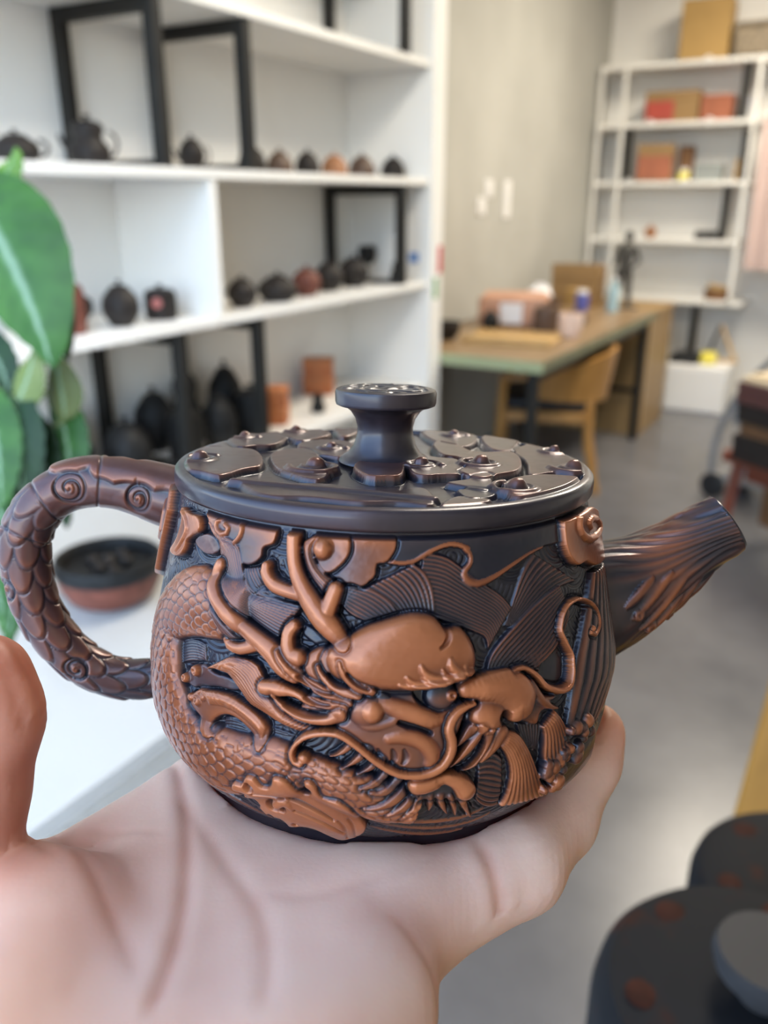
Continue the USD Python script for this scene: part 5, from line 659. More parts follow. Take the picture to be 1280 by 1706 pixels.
["tube","whisker",[2504,4077,47,2617,4087,52,2722,4078,56,2820,4031,59,2905,3968,61,2988,3895,63,3060,3815,65,3116,3733,67,3185,3650,69,3284,3574,71,3397,3515,72,3513,3466,73,3644,3423,72,3779,3421,70,3888,3462,65,3949,3529,60,3988,3608,56,4015,3693,54,4033,3779,51,4044,3867,49,4055,3957,46,4039,4051,44,3988,4148,45,3931,4245,47,3882,4339,47,3829,4434,47,3787,4527,46,3792,4616,45,3826,4700,44,3867,4778,44,3929,4849,44,4014,4914,44,4124,4962,44,4260,4989,44,4431,4996,44,4622,4969,44,4812,4905,44,4993,4817,44,5164,4704,44,5292,4581,43,5358,4472,42,5389,4367,41,5384,4270,40,5333,4187,41,5217,4132,44,5058,4100,47,4870,4205,49],{"z":1.9,"k":1.2,"wear":0.5,"over":-9}],
["dot","whisker",[4999,4254,68],{"z":1.8,"k":1.2,"wear":0.5}]]''')
LID_RELIEF = json.loads('''[["plate","cloud",[-4539,-712,-4590,-417,-4618,-146,-4627,98,-4619,313,-4598,499,-4567,653,-4529,776,-4484,872,-4434,944,-4379,995,-4321,1028,-4260,1048,-4197,1058,-4133,1062,-4068,1060,-4003,1054,-3936,1044,-3869,1031,-3800,1015,-3731,997,-3661,978,-3590,958,-3518,937,-3444,918,-3370,898,-3294,872,-3216,826,-3138,752,-3059,638,-2979,474,-2900,252,-2822,-34,-2751,-363,-2698,-686,-2672,-955,-2679,-1148,-2711,-1280,-2760,-1368,-2819,-1430,-2879,-1482,-2933,-1539,-2982,-1604,-3026,-1676,-3066,-1755,-3105,-1840,-3143,-1930,-3182,-2021,-3222,-2108,-3264,-2186,-3308,-2248,-3355,-2290,-3406,-2306,-3462,-2295,-3522,-2262,-3585,-2212,-3651,-2151,-3720,-2086,-3790,-2023,-3860,-1967,-3931,-1925,-4000,-1892,-4070,-1853,-4142,-1792,-4216,-1693,-4295,-1539,-4379,-1311,-4465,-1022],{"z":1.5,"w":0.4,"wear":0.12}],
["tube","cloud_curl",[-3846,-231,90,-4017,-175,89,-4192,-181,89,-4350,-246,88,-4471,-358,88,-4544,-501,87,-4562,-655,86,-4526,-801,86,-4445,-922,85,-4331,-1004,85,-4200,-1040,84,-4070,-1028,83,-3956,-974,83,-3872,-887,82,-3825,-781,82,-3819,-670,81,-3851,-569,80,-3913,-489,80,-3995,-438,79,-4085,-421,79,-4170,-435,78,-4241,-477,77,-4289,-537,77,-4311,-605,76,-4308,-672,76,-4282,-729,75],{"z":1.6,"k":0.6,"wear":0.1}],
["dot","cloud_curl",[-4127,-668,187],{"z":2.1,"k":0.8,"wear":0.15}],
["plate","cloud",[-4667,1485,-4680,1664,-4675,1875,-4654,2101,-4622,2321,-4582,2516,-4538,2667,-4489,2773,-4437,2842,-4379,2880,-4317,2894,-4249,2893,-4174,2884,-4093,2875,-4005,2873,-3909,2881,-3811,2883,-3716,2861,-3628,2796,-3554,2672,-3500,2474,-3469,2190,-3461,1862,-3470,1549,-3490,1303,-3521,1131,-3560,1020,-3609,959,-3666,937,-3731,945,-3804,973,-3883,1012,-3970,1052,-4062,1084,-4158,1103,-4254,1117,-4348,1131,-4436,1155,-4515,1194,-4582,1256,-4634,1351],{"z":1.2,"w":0.4,"wear":0.1}],
["plate","cloud",[-4095,2320,-4117,2588,-4098,2810,-4049,2991,-3985,3137,-3917,3253,-3850,3344,-3784,3414,-3719,3470,-3656,3515,-3594,3555,-3532,3596,-3472,3643,-3413,3696,-3351,3745,-3285,3783,-3213,3797,-3133,3780,-3043,3720,-2942,3609,-2830,3441,-2717,3224,-2619,2972,-2549,2700,-2519,2418,-2530,2144,-2569,1894,-2621,1687,-2677,1531,-2734,1418,-2794,1341,-2855,1292,-2917,1262,-2980,1245,-3043,1234,-3105,1221,-3166,1200,-3225,1163,-3282,1110,-3339,1053,-3398,1006,-3461,983,-3530,998,-3610,1065,-3702,1199,-3810,1415,-3924,1697,-4026,2012],{"z":1.6,"w":0.4,"wear":0.1}],
["tube","cloud_curl",[-3258,2379,90,-3289,2499,89,-3358,2599,89,-3455,2666,88,-3566,2695,88,-3676,2684,87,-3773,2637,86,-3845,2562,86,-3885,2469,85,-3890,2372,85,-3862,2282,84,-3806,2211,83,-3732,2165,83,-3650,2148,82,-3571,2161,82,-3504,2199,81,-3457,2255,80,-3433,2321,80,-3435,2388,79,-3458,2447,79,-3498,2491,78,-3549,2517,77,-3602,2522,77,-3650,2510,76,-3688,2483,76,-3711,2446,75],{"z":1.7,"k":0.6,"wear":0.1}],
["dot","cloud_curl",[-3618,2379,130],{"z":2.2,"k":0.8,"wear":0.15}],
["plate","cloud",[-2797,3309,-2804,3501,-2776,3674,-2721,3830,-2647,3970,-2562,4093,-2473,4201,-2388,4295,-2311,4374,-2239,4435,-2170,4475,-2101,4490,-2029,4477,-1953,4435,-1870,4360,-1777,4251,-1675,4105,-1572,3932,-1485,3743,-1430,3548,-1418,3360,-1448,3180,-1509,3011,-1587,2852,-1672,2703,-1754,2566,-1825,2440,-1890,2331,-1950,2242,-2008,2177,-2068,2139,-2131,2133,-2202,2162,-2283,2231,-2376,2345,-2479,2500,-2583,2685,-2677,2889,-2752,3102],{"z":1.4,"w":0.4,"wear":0.1}],
["tube","cloud_curl",[-2565,3976,90,-2662,3898,89,-2724,3793,89,-2745,3677,88,-2725,3565,88,-2669,3469,87,-2586,3401,86,-2487,3367,86,-2386,3369,85,-2296,3405,85,-2226,3468,84,-2184,3548,83,-2173,3634,83,-2192,3716,82,-2237,3783,82,-2299,3828,81,-2370,3847,80,-2440,3841,80,-2500,3812,79,-2544,3766,79,-2567,3711,78,-2569,3655,77,-2553,3604,77,-2521,3566,76,-2481,3542,76,-2438,3536,75],{"z":1.5,"k":0.6,"wear":0.1}],
["dot","cloud_curl",[-2415,3649,130],{"z":2.0,"k":0.8,"wear":0.15}],
["plate","cloud",[-1481,4502,-1489,4824,-1462,5058,-1404,5207,-1322,5282,-1222,5292,-1109,5247,-991,5160,-872,5042,-761,4898,-672,4726,-616,4521,-605,4281,-639,4014,-703,3741,-781,3480,-860,3252,-934,3070,-1006,2948,-1075,2897,-1145,2931,-1217,3066,-1293,3320,-1370,3684,-1438,4101],{"z":1.4,"w":0.4,"wear":0.1}],
["plate","cloud",[-2191,1434,-2204,1647,-2180,1832,-2127,1991,-2055,2125,-1971,2235,-1886,2324,-1807,2393,-1733,2443,-1665,2478,-1600,2497,-1537,2504,-1473,2500,-1408,2487,-1339,2467,-1266,2442,-1185,2414,-1097,2382,-1006,2335,-920,2258,-844,2136,-787,1956,-755,1707,-751,1388,-770,1042,-806,715,-851,451,-903,268,-959,154,-1019,95,-1083,79,-1150,95,-1218,133,-1287,181,-1355,227,-1422,262,-1486,284,-1549,300,-1612,319,-1676,349,-1742,398,-1813,475,-1889,590,-1973,752,-2061,962,-2139,1198],{"z":1.3,"w":0.4,"wear":0.12}],
["tube","cloud_curl",[-938,1156,90,-970,1276,89,-1039,1376,89,-1135,1443,88,-1246,1472,88,-1357,1461,87,-1453,1414,86,-1525,1338,86,-1565,1246,85,-1570,1149,85,-1542,1059,84,-1487,988,83,-1412,942,83,-1330,925,82,-1251,938,82,-1184,976,81,-1137,1032,80,-1114,1098,80,-1115,1165,79,-1138,1224,79,-1179,1268,78,-1229,1294,77,-1282,1299,77,-1330,1287,76,-1368,1259,76,-1392,1223,75],{"z":1.4,"k":0.6,"wear":0.1}],
["dot","cloud_curl",[-1298,1156,130],{"z":1.9,"k":0.8,"wear":0.15}],
["plate","cloud",[-2695,104,-2703,331,-2684,512,-2642,653,-2583,763,-2515,850,-2442,924,-2370,991,-2301,1053,-2233,1104,-2167,1143,-2101,1166,-2037,1168,-1973,1146,-1909,1098,-1845,1019,-1780,909,-1715,764,-1649,591,-1582,399,-1513,198,-1442,-3,-1369,-201,-1298,-401,-1235,-609,-1185,-832,-1150,-1074,-1136,-1337,-1140,-1606,-1159,-1857,-1190,-2069,-1228,-2226,-1273,-2330,-1323,-2390,-1377,-2414,-1435,-2409,-1495,-2381,-1556,-2337,-1617,-2283,-1678,-2222,-1738,-2155,-1799,-2083,-1859,-2010,-1920,-1934,-1981,-1860,-2043,-1787,-2105,-1713,-2168,-1628,-2233,-1525,-2300,-1395,-2371,-1229,-2446,-1016,-2523,-754,-2597,-464,-2657,-169],{"z":1.2,"w":0.4,"wear":0.12}],
["tube","cloud_curl",[-2087,-1193,90,-2064,-1400,89,-1973,-1580,89,-1830,-1714,88,-1654,-1788,88,-1469,-1796,87,-1298,-1741,86,-1162,-1633,86,-1075,-1490,85,-1043,-1330,85,-1069,-1176,84,-1143,-1045,83,-1255,-952,83,-1386,-905,82,-1520,-907,82,-1640,-954,81,-1731,-1036,80,-1785,-1140,80,-1798,-1250,79,-1774,-1353,79,-1717,-1435,78,-1640,-1489,77,-1554,-1511,77,-1472,-1501,76,-1403,-1466,76,-1356,-1411,75],{"z":1.5,"k":0.6,"wear":0.1}],
["dot","cloud_curl",[-1493,-1278,216],{"z":2.0,"k":0.8,"wear":0.15}],
["plate","cloud_bar",[-3050,-2470,-3072,-2371,-3074,-2298,-3057,-2250,-3023,-2224,-2976,-2218,-2916,-2228,-2845,-2252,-2767,-2287,-2684,-2329,-2596,-2376,-2507,-2426,-2418,-2475,-2331,-2520,-2249,-2559,-2170,-2592,-2095,-2619,-2024,-2641,-1955,-2659,-1890,-2672,-1828,-2681,-1768,-2688,-1710,-2691,-1654,-2693,-1601,-2693,-1548,-2691,-1497,-2689,-1448,-2687,-1399,-2686,-1351,-2685,-1304,-2685,-1258,-2687,-1211,-2692,-1165,-2699,-1119,-2710,-1073,-2724,-1026,-2743,-979,-2766,-932,-2795,-883,-2829,-834,-2868,-785,-2912,-734,-2958,-684,-3007,-632,-3056,-581,-3104,-528,-3152,-475,-3197,-422,-3238,-368,-3276,-314,-3308,-259,-3333,-203,-3352,-147,-3362,-89,-3363,-31,-3354,29,-3334,90,-3301,152,-3258,215,-3207,279,-3151,343,-3093,407,-3036,471,-2983,533,-2937,594,-2902,653,-2881,708,-2876,760,-2893,808,-2932,852,-2997,889,-3091,921,-3215,945,-3372,963,-3561,972,-3776,970,-3979,953,-4132,922,-4235,880,-4297,828,-4325,769,-4328,705,-4312,638,-4285,570,-4254,504,-4225,440,-4201,379,-4182,320,-4167,263,-4157,209,-4150,156,-4146,105,-4145,56,-4146,8,-4150,-39,-4155,-85,-4161,-130,-4167,-174,-4174,-217,-4181,-261,-4187,-304,-4192,-348,-4196,-391,-4198,-436,-4198,-481,-4195,-527,-4189,-574,-4181,-622,-4171,-670,-4159,-720,-4145,-769,-4129,-820,-4112,-871,-4095,-923,-4076,-975,-4057,-1027,-4038,-1080,-4019,-1133,-4001,-1186,-3983,-1240,-3966,-1293,-3950,-1346,-3935,-1399,-3922,-1452,-3912,-1504,-3903,-1556,-3897,-1607,-3894,-1658,-3894,-1707,-3896,-1757,-3900,-1806,-3904,-1855,-3908,-1903,-3910,-1953,-3910,-2002,-3906,-2052,-3898,-2103,-3884,-2155,-3864,-2208,-3836,-2263,-3799,-2320,-3753,-2380,-3696,-2442,-3626,-2506,-3543,-2575,-3445,-2647,-3330,-2723,-3197,-2802,-3050,-2879,-2895,-2949,-2740,-3008,-2596],{"z":1.1,"w":0.5,"wear":0.05}],
["tube","cloud_bar",[-3046,-2695,110,-2948,-2732,110,-2850,-2768,110,-2753,-2802,110,-2656,-2836,110,-2560,-2869,110,-2464,-2901,110,-2369,-2932,110,-2274,-2962,110,-2179,-2992,110,-2085,-3021,110,-1992,-3049,110,-1898,-3077,110,-1805,-3104,110,-1712,-3130,110,-1620,-3157,110,-1528,-3183,110,-1436,-3208,110,-1344,-3234,110,-1253,-3259,110,-1162,-3284,110,-1071,-3309,110,-980,-3333,110,-890,-3358,110,-800,-3383,110,-710,-3408,110,-621,-3433,110,-532,-3458,110,-443,-3483,110,-354,-3509,110,-266,-3534,110,-177,-3560,110,-89,-3587,110,-2,-3614,110,85,-3641,110,172,-3669,110,259,-3697,110,345,-3726,110,432,-3755,110,517,-3785,110,603,-3816,110,688,-3848,110,772,-3880,110,856,-3913,110,940,-3946,110],{"z":1.2,"k":0.5}],
["plate","cloud",[-690,-1271,-676,-1080,-635,-903,-577,-744,-510,-608,-442,-500,-378,-421,-317,-366,-257,-333,-198,-317,-139,-315,-79,-321,-17,-333,48,-346,116,-358,187,-377,256,-418,319,-492,373,-613,414,-792,438,-1038,445,-1338,434,-1641,409,-1898,370,-2079,321,-2195,264,-2262,201,-2294,136,-2304,71,-2306,9,-2313,-49,-2325,-104,-2338,-158,-2346,-211,-2345,-264,-2328,-319,-2292,-377,-2230,-439,-2136,-506,-2007,-573,-1846,-631,-1664,-673,-1468],{"z":2.0,"w":0.4,"wear":0.2}],
["plate","cloud",[520,-578,555,-319,607,-109,672,55,744,173,818,249,890,286,957,290,1020,269,1079,229,1137,179,1195,126,1253,77,1315,40,1380,20,1448,13,1517,6,1584,-14,1646,-57,1700,-137,1744,-263,1775,-445,1790,-693,1788,-991,1769,-1283,1735,-1514,1687,-1669,1628,-1766,1561,-1819,1490,-1841,1418,-1847,1347,-1850,1281,-1860,1218,-1875,1160,-1896,1103,-1919,1048,-1942,994,-1964,940,-1983,884,-1996,827,-2001,767,-1995,707,-1969,651,-1912,600,-1816,557,-1669,525,-1458,507,-1184,504,-878],{"z":1.7,"w":0.4,"wear":0.12}],
["tube","cloud_curl",[1264,-933,90,1225,-782,89,1138,-658,89,1017,-573,88,879,-537,88,741,-551,87,620,-610,86,530,-704,86,480,-820,85,474,-941,85,509,-1053,84,578,-1143,83,671,-1200,83,774,-1221,82,873,-1205,82,956,-1158,81,1016,-1087,80,1045,-1005,80,1043,-921,79,1014,-848,79,963,-792,78,900,-760,77,834,-753,77,774,-769,76,727,-803,76,697,-848,75],{"z":1.8,"k":0.6,"wear":0.1}],
["dot","cloud_curl",[814,-933,162],{"z":2.3,"k":0.8,"wear":0.15}],
["plate","cloud",[1184,1680,1208,1922,1255,2105,1321,2231,1400,2302,1488,2320,1579,2292,1670,2220,1754,2112,1826,1971,1886,1806,1935,1628,1977,1448,2016,1278,2055,1129,2098,1008,2146,918,2200,856,2258,817,2320,798,2386,797,2456,809,2529,833,2605,864,2684,900,2764,937,2845,969,2923,989,2997,988,3064,956,3120,887,3163,771,3191,604,3201,378,3190,92,3162,-237,3119,-568,3065,-865,3004,-1101,2937,-1281,2865,-1415,2790,-1515,2714,-1591,2638,-1652,2564,-1706,2493,-1764,2426,-1827,2363,-1893,2303,-1958,2245,-2019,2188,-2072,2132,-2116,2076,-2145,2018,-2159,1958,-2152,1895,-2123,1828,-2067,1758,-1982,1691,-1875,1636,-1750,1601,-1615,1596,-1476,1628,-1340,1694,-1208,1774,-1075,1848,-935,1896,-781,1905,-612,1881,-437,1833,-267,1767,-112,1694,15,1620,103,1552,156,1489,190,1432,226,1379,283,1330,381,1284,543,1242,781,1207,1073,1186,1385],{"z":1.9,"w":0.4,"wear":0.15}],
["tube","cloud_curl",[1957,-265,90,1823,-374,89,1737,-519,89,1708,-680,88,1735,-837,88,1813,-970,87,1929,-1065,86,2065,-1112,86,2205,-1109,85,2331,-1059,85,2428,-972,84,2486,-860,83,2501,-740,83,2475,-627,82,2413,-534,82,2327,-471,81,2228,-444,80,2131,-453,80,2048,-493,79,1987,-557,79,1954,-633,78,1951,-712,77,1974,-782,77,2018,-835,76,2074,-867,76,2134,-876,75],{"z":2.0,"k":0.6,"wear":0.1}],
["dot","cloud_curl",[2165,-720,180],{"z":2.5,"k":0.8,"wear":0.15}],
["plate","cloud",[1237,-2455,1254,-2420,1289,-2384,1339,-2346,1402,-2305,1476,-2256,1557,-2198,1644,-2129,1733,-2047,1823,-1953,1911,-1858,1995,-1772,2073,-1704,2141,-1665,2198,-1666,2239,-1716,2262,-1825,2266,-2000,2247,-2244,2212,-2515,2170,-2742,2123,-2900,2073,-2999,2019,-3051,1961,-3063,1899,-3046,1834,-3006,1766,-2951,1694,-2890,1620,-2830,1546,-2774,1474,-2720,1407,-2669,1348,-2621,1298,-2576,1262,-2533,1240,-2493],{"z":1.3,"w":0.4,"wear":0.05}],
["plate","cloud",[981,4087,1008,4292,1064,4456,1142,4583,1237,4674,1341,4735,1446,4768,1546,4778,1636,4769,1714,4743,1785,4702,1851,4647,1914,4581,1978,4505,2044,4422,2116,4333,2195,4240,2283,4142,2372,4034,2453,3906,2519,3752,2561,3564,2570,3336,2539,3062,2470,2754,2379,2449,2280,2184,2188,1989,2104,1861,2027,1789,1955,1761,1887,1769,1823,1801,1761,1850,1701,1904,1642,1961,1584,2023,1526,2095,1467,2183,1407,2291,1345,2425,1280,2592,1211,2796,1141,3037,1076,3302,1022,3576,988,3844],{"z":1.3,"w":0.4,"wear":0.1}],
["tube","cloud_curl",[2251,3501,90,2220,3622,89,2151,3722,89,2054,3789,88,1943,3818,88,1833,3807,87,1736,3760,86,1664,3684,86,1624,3592,85,1619,3495,85,1647,3405,84,1703,3333,83,1777,3287,83,1859,3271,82,1938,3284,82,2005,3321,81,2052,3378,80,2076,3444,80,2075,3511,79,2051,3570,79,2011,3614,78,1960,3639,77,1907,3645,77,1859,3632,76,1821,3605,76,1798,3569,75],{"z":1.4,"k":0.6,"wear":0.1}],
["dot","cloud_curl",[1891,3501,130],{"z":1.9,"k":0.8,"wear":0.15}],
["plate","cloud",[2551,3136,2594,3394,2659,3576,2742,3697,2839,3774,2946,3824,3059,3866,3174,3915,3289,3974,3399,4026,3499,4058,3585,4053,3651,3997,3694,3875,3708,3675,3690,3385,3637,3003,3558,2569,3464,2140,3366,1770,3273,1499,3187,1324,3105,1223,3028,1177,2955,1166,2885,1174,2819,1196,2757,1240,2702,1314,2652,1426,2610,1586,2575,1803,2548,2089,2532,2436,2532,2802],{"z":1.5,"w":0.4,"wear":0.12}],
["plate","cloud",[3181,1196,3222,1432,3296,1687,3393,1949,3505,2202,3625,2430,3741,2616,3845,2743,3934,2814,4011,2835,4079,2815,4138,2765,4192,2692,4243,2606,4295,2517,4347,2429,4399,2341,4451,2250,4501,2153,4548,2050,4591,1936,4628,1812,4659,1674,4684,1522,4703,1353,4716,1166,4724,960,4727,734,4726,486,4722,219,4712,-59,4691,-331,4654,-584,4598,-803,4523,-983,4436,-1126,4344,-1232,4256,-1306,4177,-1346,4110,-1358,4052,-1348,4001,-1322,3954,-1287,3908,-1248,3860,-1211,3809,-1185,3752,-1174,3687,-1186,3611,-1226,3526,-1292,3438,-1370,3351,-1445,3271,-1506,3203,-1538,3149,-1528,3116,-1463,3108,-1329,3129,-1109,3173,-817,3223,-486,3261,-155,3271,137,3255,384,3225,598,3194,794,3175,988],{"z":1.2,"w":0.4,"wear":0.15}],
["tube","cloud_curl",[4443,1665,90,4305,1711,89,4163,1706,89,4036,1653,88,3938,1563,88,3879,1447,87,3865,1323,86,3893,1205,86,3959,1107,85,4051,1041,85,4157,1012,84,4262,1021,83,4354,1065,83,4422,1135,82,4460,1221,82,4465,1311,81,4439,1393,80,4389,1457,80,4323,1498,79,4250,1512,79,4181,1500,78,4124,1467,77,4085,1419,77,4067,1363,76,4070,1309,76,4091,1263,75],{"z":1.3,"k":0.6,"wear":0.1}],
["dot","cloud_curl",[4216,1312,151],{"z":1.8,"k":0.8,"wear":0.15}],
["tube","cloud_curl",[3711,-704,90,3731,-883,89,3810,-1040,89,3934,-1156,88,4086,-1220,88,4247,-1227,87,4395,-1179,86,4513,-1086,86,4589,-961,85,4616,-823,85,4594,-690,84,4529,-576,83,4432,-495,83,4318,-455,82,4202,-457,82,4099,-497,81,4020,-568,80,3973,-658,80,3961,-754,79,3983,-843,79,4032,-914,78,4098,-961,77,4173,-980,77,4244,-972,76,4304,-940,76,4345,-894,75],{"z":1.4,"k":0.6,"wear":0.1}],
["dot","cloud_curl",[4226,-778,187],{"z":1.9,"k":0.8,"wear":0.15}],
["plate","cloud",[2361,-2667,2406,-2467,2467,-2297,2540,-2155,2620,-2037,2701,-1938,2780,-1853,2855,-1780,2926,-1718,2993,-1667,3057,-1624,3119,-1590,3178,-1563,3235,-1541,3290,-1525,3344,-1511,3397,-1501,3451,-1495,3505,-1491,3560,-1491,3618,-1494,3677,-1501,3740,-1510,3806,-1523,3877,-1539,3951,-1558,4022,-1587,4083,-1629,4125,-1691,4142,-1776,4126,-1890,4077,-2032,4001,-2192,3909,-2361,3810,-2528,3711,-2686,3620,-2826,3537,-2950,3461,-3059,3391,-3154,3326,-3237,3265,-3309,3206,-3372,3149,-3426,3093,-3474,3038,-3515,2982,-3551,2926,-3582,2870,-3608,2814,-3629,2758,-3646,2702,-3658,2646,-3666,2591,-3671,2536,-3670,2483,-3658,2435,-3627,2393,-3567,2360,-3469,2338,-3323,2329,-3125,2336,-2896],{"z":1.5,"w":0.4,"wear":0.15}],
["tube","cloud_curl",[2413,-2475,90,2273,-2589,89,2184,-2740,89,2153,-2907,88,2182,-3070,88,2263,-3208,87,2383,-3307,86,2525,-3356,86,2671,-3353,85,2801,-3301,85,2902,-3210,84,2963,-3094,83,2979,-2970,83,2951,-2852,82,2887,-2755,82,2797,-2690,81,2694,-2662,80,2593,-2671,80,2507,-2713,79,2443,-2779,79,2409,-2859,78,2406,-2940,77,2431,-3013,77,2476,-3069,76,2535,-3102,76,2596,-3111,75],{"z":1.6,"k":0.6,"wear":0.1}],
["dot","cloud_curl",[2629,-2948,187],{"z":2.1,"k":0.8,"wear":0.15}],
["plate","cloud",[985,-4258,1017,-4165,1062,-4060,1118,-3952,1179,-3846,1243,-3749,1304,-3669,1360,-3610,1413,-3569,1464,-3545,1513,-3535,1562,-3538,1613,-3550,1666,-3570,1723,-3595,1785,-3622,1850,-3653,1912,-3686,1967,-3723,2009,-3766,2034,-3814,2038,-3870,2018,-3931,1978,-3997,1922,-4065,1853,-4134,1776,-4201,1693,-4264,1609,-4322,1525,-4374,1442,-4418,1363,-4455,1287,-4484,1216,-4504,1152,-4515,1095,-4515,1047,-4505,1009,-4482,983,-4448,969,-4399,969,-4337],{"z":1.2,"w":0.4,"wear":0.05}],
["plate","cloud",[1397,-3058,1405,-2950,1434,-2875,1481,-2830,1542,-2809,1615,-2810,1696,-2826,1781,-2854,1866,-2888,1949,-2927,2025,-2970,2091,-3019,2143,-3073,2178,-3132,2192,-3198,2182,-3270,2146,-3347,2089,-3428,2021,-3507,1949,-3580,1882,-3644,1820,-3696,1762,-3733,1709,-3753,1660,-3752,1613,-3729,1568,-3680,1525,-3602,1483,-3491,1443,-3350,1412,-3198],{"z":0.8,"w":0.4}]]''')

# ================================================================ the carved teapot (design units: millimetres in its own frame)
POT = np.eye(4)
POT[:3, :3] = np.array([[.86604, .49954, -.02061], [-.4988, .86048, -.1038], [-.03412, .10018, .99438]])
_u, _s, _v = np.linalg.svd(POT[:3, :3]); POT[:3, :3] = _u @ _v
POT[3, :3] = (-.09124, .15468, 1.22231)

